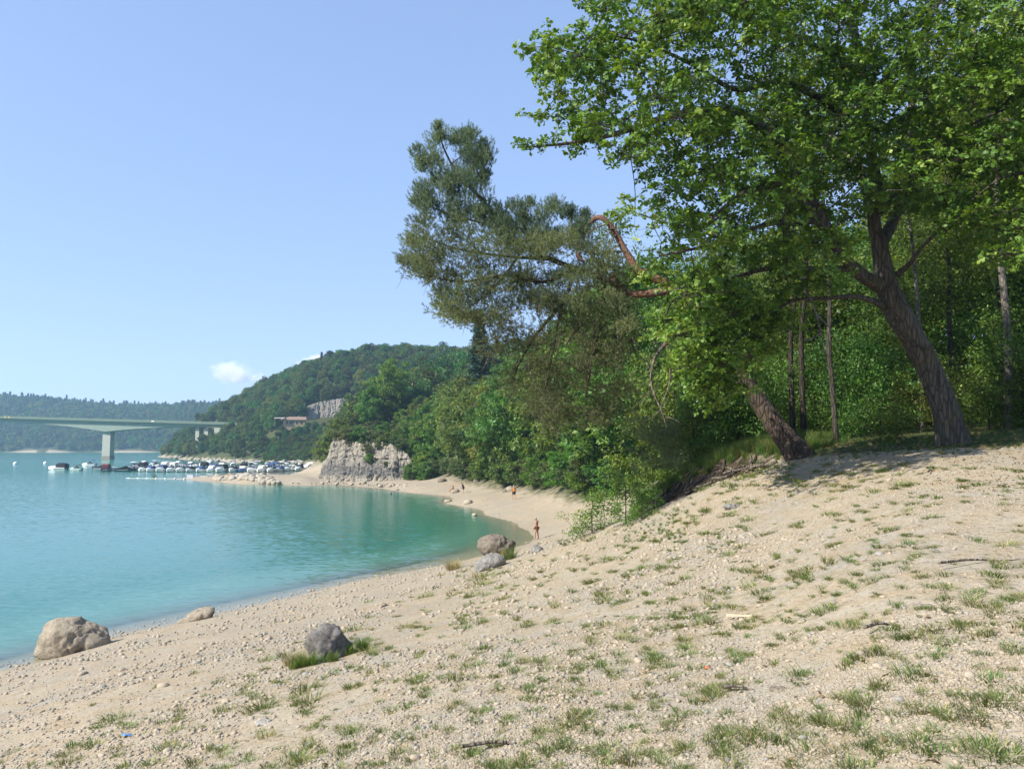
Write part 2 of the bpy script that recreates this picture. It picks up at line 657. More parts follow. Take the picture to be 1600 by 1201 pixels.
def _lookup(T, x, y):
    x = np.atleast_1d(np.asarray(x, float)); y = np.atleast_1d(np.asarray(y, float))
    v = np.maximum(y + 3.5, V0 + 1e-3)
    fu = np.clip((x / v - U0) / (U1 - U0) * (NU - 1), 0, NU - 1.001)
    fv = np.clip((np.log(v) - math.log(V0)) / (math.log(V1) - math.log(V0)) * (NV - 1), 0, NV - 1.001)
    i = fu.astype(int); j = fv.astype(int); a = fu - i; b = fv - j
    return T[j, i] * (1 - a) * (1 - b) + T[j, i + 1] * a * (1 - b) + T[j + 1, i] * (1 - a) * b + T[j + 1, i + 1] * a * b


def height(x, y, detail=True):
    return _lookup(_GZ, x, y)


def wood_at(x, y):
    return _lookup(_GW, x, y)


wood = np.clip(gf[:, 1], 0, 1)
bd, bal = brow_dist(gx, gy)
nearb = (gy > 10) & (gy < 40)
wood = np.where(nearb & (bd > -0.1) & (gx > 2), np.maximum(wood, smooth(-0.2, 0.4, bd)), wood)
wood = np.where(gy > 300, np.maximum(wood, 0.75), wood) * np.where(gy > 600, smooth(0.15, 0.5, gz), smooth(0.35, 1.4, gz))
soil = np.where(nearb, np.exp(-((bd + 0.15) / 0.5) ** 2) * np.sin(np.clip(bal, 0, 1) * math.pi) ** 0.5, 0)


def grass_density(x, y, z):
    """0..1, how thickly tufts stand on the camera slope."""
    p = np.stack([x, y, np.zeros_like(x)], -1)
    a = smooth(3.9, 5.0, z + 0.055 * np.minimum(y, 30)) * (y < 45) * (z < 8)
    patch = smooth(-0.35, 0.5, fbm(p, 0.33, 3, 4.4))
    right = 1 - 0.45 * smooth(2.5, 5.5, x) * smooth(6.0, 8.0, y) * (1 - smooth(13, 15.5, y))
    shade = smooth(12.5, 14.5, y) * smooth(4.0, 6.0, x) * 0.8
    return np.maximum(a * (0.62 + 0.38 * patch) * right, 1.6 * shade * (y < 24))


grs = grass_density(gx, gy, gz) * (1 - wood)
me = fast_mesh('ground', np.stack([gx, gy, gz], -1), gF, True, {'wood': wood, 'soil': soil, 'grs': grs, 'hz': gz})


def ground_material():
    m, t, b = new_mat('gravel_ground')
    tc = t.nodes.new('ShaderNodeTexCoord').outputs['Object']
    A = lambda nm: N(t, 'ShaderNodeAttribute', attribute_name=nm).outputs['Fac']
    big = noise_n(t, 0.35, 5, 0.6, vec=tc)
    mid = noise_n(t, 2.2, 5, 0.6, vec=tc)
    fin = noise_n(t, 26.0, 4, 0.7, vec=tc)
    col = ramp(t, big, [(0.34, (0.395, 0.333, 0.25)), (0.50, (0.362, 0.318, 0.25)), (0.64, (0.322, 0.294, 0.248))])
    col = mix(t, ramp(t, mid, [(0.42, (0, 0, 0)), (0.72, (1, 1, 1))]), col, (0.345, 0.268, 0.175))
    # pebbles of two sizes: a tone of their own, dark joints
    hs = None
    for sc, amt, thr in ((15.0, 0.5, 0.62), (38.0, 0.6, 0.45)):
        vo = N(t, 'ShaderNodeTexVoronoi', Scale=sc, Randomness=1.0)
        wv = N(t, 'ShaderNodeVectorMath')
        wv.operation = 'ADD'
        nn = N(t, 'ShaderNodeTexNoise', Scale=sc * 0.8, Detail=2.0)
        L(t, tc, nn.inputs['Vector'])
        sv = N(t, 'ShaderNodeVectorMath')
        sv.operation = 'SCALE'
        sv.inputs['Scale'].default_value = 0.5 / sc
        L(t, nn.outputs['Color'], sv.inputs[0])
        L(t, tc, wv.inputs[0]); L(t, sv.outputs[0], wv.inputs[1])
        L(t, wv.outputs[0], vo.inputs['Vector'])
        sep = t.nodes.new('ShaderNodeSeparateColor')
        L(t, vo.outputs['Color'], sep.inputs[0])
        tone = ramp(t, sep.outputs[0], [(0.0, (0.60, 0.58, 0.56)), (0.45, (0.92, 0.90, 0.87)), (1.0, (1.22, 1.22, 1.2))])
        pick = math_n(t, 'GREATER_THAN', sep.outputs[1], thr)
        dome = ramp(t, vo.outputs['Distance'], [(0.0, (1, 1, 1)), (0.55, (0.75, 0.75, 0.75)), (0.85, (0, 0, 0))])
        col = mix(t, math_n(t, 'MULTIPLY', math_n(t, 'MULTIPLY', pick, dome), amt), col, mix(t, 1.0, col, tone, 'MULTIPLY'))
        hh = math_n(t, 'MULTIPLY', math_n(t, 'MULTIPLY', dome, pick), math_n(t, 'MULTIPLY', sep.outputs[2], 1.0 / sc))
        hs = hh if hs is None else math_n(t, 'ADD', hs, hh)
    col = mix(t, math_n(t, 'MULTIPLY', fin, 0.5), col, mix(t, 1.0, col, (0.62, 0.60, 0.56), 'MULTIPLY'))
    # thin dry moss and short grass between the tufts
    g = A('grs')
    gm = math_n(t, 'MULTIPLY', ramp(t, noise_n(t, 5.5, 5, 0.7, vec=tc), [(0.48, (0, 0, 0)), (0.66, (1, 1, 1))]), math_n(t, 'MULTIPLY', g, 0.5))
    col = mix(t, gm, col, (0.17, 0.15, 0.065))
    # wet, darker stones at the water's edge
    hz = A('hz')
    wet = math_n(t, 'MULTIPLY', ramp(t, hz, [(0.0, (1, 1, 1)), (0.07, (0, 0, 0))]), 0.35)
    col = mix(t, wet, col, (0.33, 0.27, 0.19))
    # forest floor
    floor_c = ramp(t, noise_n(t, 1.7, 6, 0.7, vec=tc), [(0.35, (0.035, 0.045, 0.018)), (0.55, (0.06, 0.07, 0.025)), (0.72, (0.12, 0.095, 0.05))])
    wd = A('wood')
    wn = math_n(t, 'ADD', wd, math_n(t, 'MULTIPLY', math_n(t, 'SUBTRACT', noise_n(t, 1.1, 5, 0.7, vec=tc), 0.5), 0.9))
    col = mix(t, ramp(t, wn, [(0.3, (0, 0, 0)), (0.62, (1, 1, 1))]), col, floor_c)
    so = A('soil')
    sn = math_n(t, 'ADD', so, math_n(t, 'MULTIPLY', math_n(t, 'SUBTRACT', noise_n(t, 3.0, 5, 0.7, vec=tc), 0.5), 0.8))
    col = mix(t, ramp(t, sn, [(0.45, (0, 0, 0)), (0.7, (1, 1, 1))]), col, (0.055, 0.04, 0.028))
    L(t, col, b.inputs['Base Color'])
    b.inputs['Roughness'].default_value = 0.93
    b.inputs['Specular IOR Level'].default_value = 0.15
    n1 = bump(t, None, hs, 0.8, 0.45)
    bump(t, b, math_n(t, 'ADD', fin, math_n(t, 'MULTIPLY', mid, 2.0)), 0.5, 0.02, n1)
    return m


MAT_GROUND = ground_material()
ground = obj('ground', me, MAT_GROUND)
tag(ground, kind='structure')

# ------------------------------------------------------------------ water
wx, wy, wF = polar_grid(230, 380, -1.6, 1.2, 4.0, 1640)
wz = height(wx, wy)
keep = (wz[wF] < 0.25).any(1)
wF = wF[keep]
used = np.unique(wF)
rem = -np.ones(len(wx), int)
rem[used] = np.arange(len(used))
wme = fast_mesh('water', np.stack([wx, wy, np.zeros_like(wx)], -1)[used], rem[wF], True, {'depth': np.maximum(-wz[used], -0.2)})


def water_material():
    m, t, b = new_mat('lake_water')
    tc = t.nodes.new('ShaderNodeTexCoord').outputs['Object']
    dep = N(t, 'ShaderNodeAttribute', attribute_name='depth').outputs['Fac']
    # milky turquoise body of the lake: greener where shallow
    body = ramp(t, math_n(t, 'MULTIPLY', dep, 0.1), [(0.0, (0.22, 0.30, 0.22)), (0.05, (0.085, 0.225, 0.16)), (0.2, (0.018, 0.140, 0.092)), (0.8, (0.025, 0.165, 0.128))])
    nz = noise_n(t, 0.03, 3, 0.5, vec=tc)
    body = mix(t, math_n(t, 'MULTIPLY', nz, 0.35), body, mix(t, 1.0, body, (0.8, 0.9, 1.0), 'MULTIPLY'))
    L(t, body, b.inputs['Base Color'])
    b.inputs['Roughness'].default_value = 0.14
    b.inputs['IOR'].default_value = 1.333
    b.inputs['Specular IOR Level'].default_value = 0.5
    mp = N(t, 'ShaderNodeMapping')
    mp.inputs['Rotation'].default_value = (0, 0, math.radians(20))
    mp.inputs['Scale'].default_value = (0.45, 1.0, 1.0)
    L(t, tc, mp.inputs['Vector'])
    # ripples tilt the surface; broad calmer and rougher patches
    vec = None
    patch = ramp(t, noise_n(t, 0.03, 3, 0.6, vec=mp.outputs[0]), [(0.35, (0.75, 0.75, 0.75)), (0.65, (1, 1, 1))])
    for sc, k in ((5.0, 0.13), (1.9, 0.075), (0.5, 0.012)):
        nn = N(t, 'ShaderNodeTexNoise', Scale=sc, Detail=2.0, Roughness=0.5, Distortion=0.5)
        L(t, mp.outputs[0], nn.inputs['Vector'])
        sb = N(t, 'ShaderNodeVectorMath'); sb.operation = 'SUBTRACT'
        sb.inputs[1].default_value = (0.5, 0.5, 0.5)
        L(t, nn.outputs['Color'], sb.inputs[0])
        ml = N(t, 'ShaderNodeVectorMath'); ml.operation = 'MULTIPLY'
        ml.inputs[1].default_value = (k, k * 1.5, 0.0)
        L(t, sb.outputs[0], ml.inputs[0])
        if vec is None: vec = ml.outputs[0]
        else:
            ad = N(t, 'ShaderNodeVectorMath'); ad.operation = 'ADD'
            L(t, vec, ad.inputs[0]); L(t, ml.outputs[0], ad.inputs[1])
            vec = ad.outputs[0]
    sc_ = N(t, 'ShaderNodeVectorMath'); sc_.operation = 'SCALE'
    L(t, vec, sc_.inputs[0]); L(t, patch, sc_.inputs['Scale'])
    ad = N(t, 'ShaderNodeVectorMath'); ad.operation = 'ADD'
    ad.inputs[1].default_value = (0, 0, 1)
    L(t, sc_.outputs[0], ad.inputs[0])
    nrm = N(t, 'ShaderNodeVectorMath'); nrm.operation = 'NORMALIZE'
    L(t, ad.outputs[0], nrm.inputs[0])
    nrm = nrm.outputs[0]
    L(t, nrm, b.inputs['Normal'])
    # near the shore the bed shows through
    tr = N(t, 'ShaderNodeBsdfTransparent')
    tr.inputs[0].default_value = (0.93, 0.97, 0.92, 1)
    op = math_n(t, 'SUBTRACT', 1.0, math_n(t, 'POWER', 0.10, math_n(t, 'MAXIMUM', math_n(t, 'MULTIPLY', dep, 1.3), 0.01)))
    gl = N(t, 'ShaderNodeBsdfGlossy', Roughness=0.12)
    fr = N(t, 'ShaderNodeFresnel', IOR=1.333)
    L(t, nrm, gl.inputs['Normal']); L(t, nrm, fr.inputs['Normal'])
    clear = N(t, 'ShaderNodeMixShader')
    bf = t.nodes.new('ShaderNodeNewGeometry').outputs['Backfacing']
    L(t, math_n(t, 'MULTIPLY', fr.outputs[0], math_n(t, 'SUBTRACT', 1.0, bf)), clear.inputs[0]); L(t, tr.outputs[0], clear.inputs[1]); L(t, gl.outputs[0], clear.inputs[2])
    ms = N(t, 'ShaderNodeMixShader')
    L(t, op, ms.inputs[0]); L(t, clear.outputs[0], ms.inputs[1]); L(t, b.outputs[0], ms.inputs[2])
    L(t, ms.outputs[0], t.nodes['Material Output'].inputs['Surface'])
    return m


water = obj('water', wme, water_material())
tag(water, kind='structure')
# ------------------------------------------------------------------ vegetation tools
def tpl_oak():
    """Lobed oak leaf, base at the origin, tip at x = 1, folded a little along the midrib."""
    up = [(0.0, 0.0), (0.26, 0.19), (0.40, 0.10), (0.64, 0.31), (0.84, 0.20), (1.0, 0.0)]
    V = [(x, y, 0.28 * y - 0.22 * x * x) for x, y in up] + [(x, -y, 0.28 * y - 0.22 * x * x) for x, y in up[1:-1]]
    n = len(up)
    F = []
    lo = [0] + list(range(n, n + len(up) - 2)) + [n - 1]
    for i in range(n - 1):
        a, b, c, d = i, i + 1, lo[i + 1], lo[i]
        if a == d: F.append((a, c, b))
        elif b == c: F.append((a, d, b))
        else: F += [(a, d, c), (a, c, b)]
    return np.array(V), np.array(F)


def tpl_leaf(w=0.32, fold=0.12):
    V = np.array([(0, 0, 0), (0.45, w, fold), (1.0, 0, -0.05), (0.45, -w, fold)], float)
    return V, np.array([(0, 3, 2), (0, 2, 1)])


def tpl_clump():
    """A sprig of three blades, for crowns seen from afar."""
    Vs, Fs, n = [], [], 0
    for a, tl in ((0, 0.1), (2.2, -0.35), (4.1, 0.4)):
        V, F = tpl_leaf(0.34, 0.1)
        c, s = math.cos(a), math.sin(a)
        V = np.c_[V[:, 0] * c - V[:, 1] * s, V[:, 0] * s + V[:, 1] * c, V[:, 2] + V[:, 0] * tl]
        Vs.append(V); Fs.append(F + n); n += len(V)
    return np.concatenate(Vs), np.concatenate(Fs)


def place_leaves(tpl, pos, axis, nrm, size, rnd):
    """One copy of the template per row; returns vertices, faces, per-vertex rnd."""
    TV, TF = tpl
    axis = unit(axis)
    b = unit(np.cross(nrm, axis))
    n = np.cross(axis, b)
    s = np.asarray(size)[:, None, None]
    V = pos[:, None, :] + s * (TV[None, :, 0:1] * axis[:, None] + TV[None, :, 1:2] * b[:, None] + TV[None, :, 2:3] * n[:, None])
    k = len(TV)
    F = (TF[None] + (np.arange(len(pos)) * k)[:, None, None]).reshape(-1, 3)
    return V.reshape(-1, 3), F, np.repeat(rnd, k)


def leaf_mesh(name, tpl, pos, axis, nrm, size, rnd, mat):
    V, F, r = place_leaves(tpl, pos, axis, nrm, size, rnd)
    me = fast_mesh(name, V, F, False, {'rnd': r})
    me.materials.append(mat)
    return me


def grow(nodes, parents, targets, jit=0.12, sag=0.0, minseg=0.35, up=0.0):
    """Connect every target to the nearest node of the growing skeleton; returns nodes, parents, tip ids."""
    nodes = [np.asarray(p, float) for p in nodes]
    parents = list(parents)
    arr = np.zeros((len(nodes) + len(targets) * 12 + 10, 3))
    arr[:len(nodes)] = nodes
    cnt = len(nodes)
    base = arr[:cnt].copy()
    d0 = np.min(np.linalg.norm(targets[:, None] - base[None], axis=-1), axis=1)
    tips = []
    for i in np.argsort(d0):
        tg = targets[i]
        dv = arr[:cnt] - tg
        dd = np.linalg.norm(dv, axis=1) + 0.6 * np.maximum(dv[:, 2], 0)
        j = int(np.argmin(dd))
        L0 = np.linalg.norm(arr[j] - tg)
        m = int(np.clip(L0 / minseg, 1, 8))
        prev = j
        a = arr[j].copy()
        for s in range(1, m + 1):
            f = s / m
            q = a + (tg - a) * f
            if s < m:
                q = q + rng.normal(size=3) * jit * L0 / m + np.array((0, 0, -sag * L0 * math.sin(f * math.pi)))
            if cnt >= len(arr):
                break
            arr[cnt] = q
            parents.append(prev)
            prev = cnt
            cnt += 1
        tips.append((i, prev))
    return arr[:cnt].copy(), parents, tips


def pipe_radii(nodes, parents, tip=0.006, ex=2.3, rmin=None):
    n = len(nodes)
    acc = np.zeros(n)
    nch = np.zeros(n, int)
    for i in range(n):
        if parents[i] >= 0: nch[parents[i]] += 1
    r = np.zeros(n)
    for i in range(n - 1, -1, -1):
        if nch[i] == 0: acc[i] = tip ** ex
        r[i] = acc[i] ** (1 / ex)
        if rmin is not None and i < len(rmin): r[i] = max(r[i], rmin[i])
        if parents[i] >= 0: acc[parents[i]] += r[i] ** ex if i >= (len(rmin) if rmin is not None else 0) else acc[i]
    return r


def twig_mesh(name, nodes, parents, rad, skip, sides, mat, rmax=1e9):
    """Frusta for every skeleton edge from index skip on."""
    ids = [i for i in range(skip, len(nodes)) if parents[i] >= 0]
    if not ids: return None
    ids = np.array(ids)
    pa = np.array([parents[i] for i in ids])
    A, B = nodes[pa], nodes[ids]
    ra, rb = np.minimum(rad[pa], rad[ids] * 1.35), rad[ids]
    t = unit(B - A)
    ref = np.where(np.abs(t[:, 2:3]) < 0.9, np.array((0, 0, 1.0)), np.array((1.0, 0, 0)))
    n1 = unit(np.cross(t, ref)); n2 = np.cross(t, n1)
    ang = np.linspace(0, 2 * math.pi, sides, endpoint=False)
    c, s = np.cos(ang)[None, :, None], np.sin(ang)[None, :, None]
    ring = c * n1[:, None] + s * n2[:, None]
    V = np.concatenate([(A - t * ra[:, None] * 0.3)[:, None] + ring * ra[:, None, None], (B + t * rb[:, None] * 0.3)[:, None] + ring * rb[:, None, None]], 1)
    f = []
    for j in range(sides):
        k = (j + 1) % sides
        f.append((j, k, sides + k, sides + j))
    F = (np.array(f)[None] + (np.arange(len(ids)) * 2 * sides)[:, None, None]).reshape(-1, 4)
    me = fast_mesh(name, V.reshape(-1, 3), F, True, {'moss': np.zeros(len(ids) * 2 * sides)})
    me.materials.append(mat)
    return me


def clump_leaves(centers, radii, n, size, flat=0.55, upb=0.6, shell=0.5, hang=0.25, rv=0.3, rs=None):
    """n leaves through each ellipsoidal clump; returns pos, axis, nrm, size, rnd."""
    k = len(centers)
    cid = np.repeat(np.arange(k), n)
    d = rand_dirs(len(cid))
    r = rng.random(len(cid)) ** (1.0 / (1.5 + 3 * shell))
    loc = d * r[:, None]
    pos = centers[cid] + loc * radii[cid][:, None] * np.array((1, 1, flat))
    out = unit(loc * np.array((1, 1, 0.8)))
    axis = unit(out + rng.normal(size=(len(cid), 3)) * 0.55 + np.array((0, 0, -hang)))
    nrm = unit(np.array((0, 0, upb)) + out * 0.45 + rng.normal(size=(len(cid), 3)) * 0.42)
    sz = size * (1 + rv * rng.normal(size=len(cid))).clip(0.5, 1.6)
    tone = rng.random(k)
    rn = (0.28 + 0.34 * tone[cid] + 0.25 * rng.normal(size=len(cid))).clip(0, 1)
    return pos, axis, nrm, sz, rn


def cat_leaves(*ls):
    return [np.concatenate([l[i] for l in ls]) for i in range(len(ls[0]))]


def trunk_mesh(name, pts, rad, n=14, m=40, mat=None, flare=0.0, lobes=5, rough=0.10, moss=None, seed=0):
    pts = np.asarray(pts, float)
    pr = spline(np.c_[pts, np.asarray(rad)[:, None]], m)
    c, r = pr[:, :3], np.maximum(pr[:, 3], 0.004)
    hgt = np.r_[0, np.cumsum(np.linalg.norm(np.diff(c, axis=0), axis=1))]

    def wob(i, ang):
        q = np.c_[np.cos(ang) * 2.2, np.sin(ang) * 2.2, np.full(len(ang), hgt[i] * 1.1)] + seed * 3.7
        f = 1 + rough * fbm(q, 1.0, 3)
        if flare:
            e = math.exp(-hgt[i] / (flare * 0.9))
            f = f + e * (0.45 + 0.38 * np.cos(lobes * ang + seed))
        return f
    V, F = tube(c, r, n, True, wob)
    me = bpy.data.meshes.new(name)
    me.from_pydata(V.tolist(), [], F)
    me.polygons.foreach_set('use_smooth', np.ones(len(me.polygons), bool))
    a = me.attributes.new('moss', 'FLOAT', 'POINT')
    mv = np.zeros(len(V)) if moss is None else moss(V)
    a.data.foreach_set('value', mv.astype(np.float32))
    me.update()
    if mat: me.materials.append(mat)
    return me


# leaves and barks
M_OAK = leaf_mat('oak_leaf', (0.030, 0.078, 0.012), (0.108, 0.205, 0.024), (0.275, 0.345, 0.060), 0.30, 0.48, 0.0)
M_BROAD = leaf_mat('broad_leaf', (0.024, 0.060, 0.011), (0.074, 0.148, 0.020), (0.175, 0.245, 0.042), 0.30, 0.5, 0.5)
M_BRIGHT = leaf_mat('bright_leaf', (0.052, 0.122, 0.020), (0.106, 0.211, 0.031), (0.194, 0.293, 0.052), 0.40, 0.5, 0.35)
M_YELLOW = leaf_mat('yellowish_leaf', (0.067, 0.096, 0.021), (0.129, 0.168, 0.031), (0.215, 0.241, 0.055), 0.40, 0.5, 0.3)
M_PALE = leaf_mat('pale_leaf', (0.075, 0.125, 0.060), (0.140, 0.205, 0.100), (0.22, 0.29, 0.15), 0.3, 0.5, 0.1)
M_SHRUB = leaf_mat('shrub_leaf', (0.041, 0.063, 0.022), (0.086, 0.117, 0.036), (0.149, 0.171, 0.063), 0.33, 0.55, 0.5)
M_SPRUCE = leaf_mat('spruce_needle', (0.018, 0.044, 0.026), (0.034, 0.080, 0.042), (0.062, 0.118, 0.058), 0.12, 0.6, 0.3)
M_FAR = leaf_mat('far_leaf', (0.027, 0.061, 0.014), (0.063, 0.122, 0.025), (0.122, 0.176, 0.038), 0.33, 0.55, 0.9)
M_PINE = leaf_mat('pine_needle', (0.066, 0.092, 0.040), (0.155, 0.188, 0.088), (0.265, 0.275, 0.145), 0.30, 0.5, 0.0)
M_PINEBLUE = leaf_mat('blue_pine_needle', (0.060, 0.100, 0.062), (0.140, 0.195, 0.122), (0.235, 0.285, 0.185), 0.30, 0.5, 0.0)
M_PINEBROWN = leaf_mat('brown_pine_needle', (0.058, 0.070, 0.030), (0.118, 0.130, 0.058), (0.185, 0.185, 0.09), 0.30, 0.6, 0.0)
M_GRASS = leaf_mat('grass_blade', (0.066, 0.108, 0.028), (0.128, 0.182, 0.047), (0.33, 0.29, 0.13), 0.35, 0.55, 0.45)
M_LUSH = leaf_mat('lush_grass_blade', (0.045, 0.100, 0.022), (0.092, 0.170, 0.036), (0.20, 0.235, 0.075), 0.35, 0.55, 0.4)
M_DRY = leaf_mat('dry_grass_blade', (0.15, 0.145, 0.05), (0.27, 0.235, 0.10), (0.42, 0.35, 0.19), 0.3, 0.6, 0.3)
B_OAK = bark_mat('oak_bark', (0.045, 0.037, 0.030), (0.165, 0.138, 0.110), (0.11, 0.096, 0.078), 3.2, 0.35)
B_TWIG = bark_mat('twig_bark', (0.04, 0.033, 0.026), (0.11, 0.09, 0.07), None, 6.0)
B_PINE = bark_mat('pine_orange_bark', (0.13, 0.070, 0.045), (0.31, 0.165, 0.105), (0.17, 0.115, 0.09), 5.0, 0.0, 1.0, 0.7)
B_PINEDARK = bark_mat('pine_dark_bark', (0.03, 0.022, 0.018), (0.115, 0.082, 0.064), (0.085, 0.072, 0.058), 3.0, 0.25, 0.2, 1.0)
B_GREY = bark_mat('grey_bark', (0.035, 0.03, 0.025), (0.10, 0.088, 0.07), None, 3.0, 0.15)
B_DARK = bark_mat('dark_bark', (0.022, 0.018, 0.015), (0.065, 0.055, 0.043), None, 3.0, 0.2)
B_PALE = bark_mat('pale_bark', (0.08, 0.072, 0.06), (0.20, 0.18, 0.15), None, 3.0, 0.0, 0.5, 0.5)
B_DEAD = bark_mat('dead_wood', (0.11, 0.09, 0.07), (0.25, 0.21, 0.165), None, 4.0, 0.0)


def make_tree(name, H, crown_r, crown_base, ncl, leaves, lsize, mat, bark, seed, clump=(0.8, 1.3), trunk_r=0.16, lean=0.0, tpl=None, shape='round', upb=0.6, flat=0.55, bare=0.0, shell=0.5):
    """One broad-leaved tree as meshes (trunk, branches, crown) with its base at the origin."""
    global rng
    keep_rng = rng
    rng = np.random.default_rng(1000 + seed)
    tp = [np.array((0, 0, -0.3))]
    k = 7
    for i in range(1, k + 1):
        f = i / k
        tp.append(np.array((lean * f * H + 0.05 * H * f * rng.normal() * 0.35, 0.05 * H * f * rng.normal() * 0.35, f * H * 0.86)))
    tr = [trunk_r * (1 - 0.86 * (i / k)) + 0.01 for i in range(k + 1)]
    # crown envelope
    T = []
    while len(T) < ncl:
        d = rand_dirs(1)[0] * rng.random() ** 0.38
        z = d[2] * 0.5 + 0.5
        if shape == 'round': wr = math.sin(math.pi * min(1, 0.12 + 0.83 * z)) ** 0.6
        elif shape == 'cone': wr = (1 - z) * 1.1 + 0.06
        else: wr = (1 - z ** 2.2) ** 0.5 if z > 0.35 else 0.75 + 0.6 * z
        hh = crown_base + (H - crown_base) * z
        ax = lean * hh
        a = math.atan2(d[1], d[0])
        rr = crown_r * wr * math.hypot(d[0], d[1]) ** 0.6 * (1 + 0.3 * math.sin(3 * a + seed) + 0.18 * rng.normal())
        T.append((ax + rr * math.cos(a), rr * math.sin(a), hh + 0.4 * rng.normal()))
    T = np.array(T)
    base = spline(np.array(tp), 16)
    nodes, par, tips = grow(list(base), [-1] + list(range(15)), T, 0.14, 0.04, 0.6)
    rmin = np.interp(np.linspace(0, 1, 16), np.linspace(0, 1, k + 1), tr)
    rad = pipe_radii(nodes, par, 0.008, 2.3, rmin)
    rad[16:] = np.minimum(rad[16:], trunk_r * 0.45)
    tm = trunk_mesh('trunk', tp, tr, 10, 26, bark, flare=trunk_r * 1.4, seed=seed)
    bm_ = twig_mesh('branches', nodes, par, rad, 16, 4, bark)
    R = rng.uniform(clump[0], clump[1], len(T))
    P_, A_, N_, S_, Q_ = clump_leaves(T, R, leaves, lsize, flat, upb, shell)
    lm = leaf_mesh('crown', tpl or tpl_leaf(), P_, A_, N_, S_, Q_, mat)
    rng = keep_rng
    return tm, bm_, lm


def put_tree(name, meshes, loc, s=1.0, rz=0.0, label=None, group=None, cat='tree', sz=None, branches=True, tilt=(0, 0)):
    e = empty(name, loc, rz)
    e.rotation_euler = (tilt[0], tilt[1], rz)
    e.scale = (s, s, sz or s)
    tag(e, label, cat, group)
    obj('trunk', meshes[0], None, e)
    if branches and meshes[1]: obj('branches', meshes[1], None, e)['kind'] = 'stuff'
    c = obj('crown', meshes[2], None, e)
    c['kind'] = 'stuff'
    return e


def scatter(name, pts, rot, scl, idx, protos):
    """One object whose points carry copies of the given meshes (for what nobody could count)."""
    coll = bpy.data.collections.new(name + '_pieces')
    for i, me_ in enumerate(protos):
        coll.objects.link(bpy.data.objects.new('%s_piece_%02d' % (name, i), me_))
    me = bpy.data.meshes.new(name)
    me.vertices.add(len(pts))
    me.vertices.foreach_set('co', np.asarray(pts, np.float32).ravel())
    a = me.attributes.new('rot', 'FLOAT_VECTOR', 'POINT'); a.data.foreach_set('vector', np.asarray(rot, np.float32).ravel())
    a = me.attributes.new('scl', 'FLOAT_VECTOR', 'POINT'); a.data.foreach_set('vector', np.asarray(scl, np.float32).ravel())
    a = me.attributes.new('idx', 'INT', 'POINT'); a.data.foreach_set('value', np.asarray(idx, np.int32))
    me.update()
    o = obj(name, me)
    g = bpy.data.node_groups.new(name + '_scatter', 'GeometryNodeTree')
    g.interface.new_socket('Geometry', in_out='INPUT', socket_type='NodeSocketGeometry')
    g.interface.new_socket('Geometry', in_out='OUTPUT', socket_type='NodeSocketGeometry')
    gi = g.nodes.new('NodeGroupInput'); go = g.nodes.new('NodeGroupOutput')
    ci = g.nodes.new('GeometryNodeCollectionInfo')
    ci.inputs['Collection'].default_value = coll
    ci.inputs['Separate Children'].default_value = True
    ci.inputs['Reset Children'].default_value = True
    ip = g.nodes.new('GeometryNodeInstanceOnPoints')
    ip.inputs['Pick Instance'].default_value = True

    def at(nm, ty):
        n = g.nodes.new('GeometryNodeInputNamedAttribute')
        n.data_type = ty
        n.inputs['Name'].default_value = nm
        return n.outputs[0]
    g.links.new(gi.outputs[0], ip.inputs['Points'])
    g.links.new(ci.outputs[0], ip.inputs['Instance'])
    g.links.new(at('idx', 'INT'), ip.inputs['Instance Index'])
    g.links.new(at('rot', 'FLOAT_VECTOR'), ip.inputs['Rotation'])
    g.links.new(at('scl', 'FLOAT_VECTOR'), ip.inputs['Scale'])
    g.links.new(ip.outputs[0], go.inputs[0])
    mo = o.modifiers.new('scatter', 'NODES')
    mo.node_group = g
    o['kind'] = 'stuff'
    return o


ORD = 'first second third fourth fifth sixth seventh eighth ninth tenth eleventh twelfth thirteenth fourteenth fifteenth sixteenth seventeenth eighteenth nineteenth twentieth'.split()
TENS = {20: 'twenty', 30: 'thirty', 40: 'forty', 50: 'fifty'}


def ordinal(i):
    i += 1
    if i <= 20: return ORD[i - 1]
    t_, u_ = divmod(i, 10)
    if u_ == 0: return {3: 'thirtieth', 4: 'fortieth', 5: 'fiftieth'}.get(t_, 'last')
    return TENS[t_ * 10] + '-' + ORD[u_ - 1]


def number_labels(roots, where):
    """Give look-alike plants labels of their own by counting along their row."""
    by = {}
    for o_ in roots: by.setdefault(o_['label'], []).append(o_)
    for lab, lst in by.items():
        if len(lst) < 2: continue
        lst.sort(key=lambda o_: o_.location.x / max(o_.location.y, 1))
        for i, o_ in enumerate(lst): o_['label'] = lab + ', %s %s' % (ordinal(i), where)
# ------------------------------------------------------------------ the old oak
def in_poly(px, py, poly):
    poly = np.asarray(poly, float)
    c = np.zeros(len(px), bool)
    j = len(poly) - 1
    for i in range(len(poly)):
        a, b = poly[i], poly[j]
        with np.errstate(divide='ignore', invalid='ignore'):
            m = ((a[1] > py) != (b[1] > py)) & (px < (b[0] - a[0]) * (py - a[1]) / (b[1] - a[1]) + a[0])
        c ^= m
        j = i
    return c


def poly_targets(poly, n, dfun, spread, mind=0.3):
    poly = np.asarray(poly, float)
    lo, hi = poly.min(0), poly.max(0)
    out = []
    tries = 0
    while len(out) < n and tries < n * 60:
        tries += 1
        px, py = rng.uniform(lo[0], hi[0]), rng.uniform(lo[1], hi[1])
        if not in_poly(np.array([px]), np.array([py]), poly)[0]: continue
        p = P(px, py, dfun(px, py) + np.clip(rng.normal(), -1.8, 1.8) * spread)
        if out and np.min(np.linalg.norm(np.array(out) - p, axis=1)) < mind: continue
        out.append(p)
    return np.array(out)


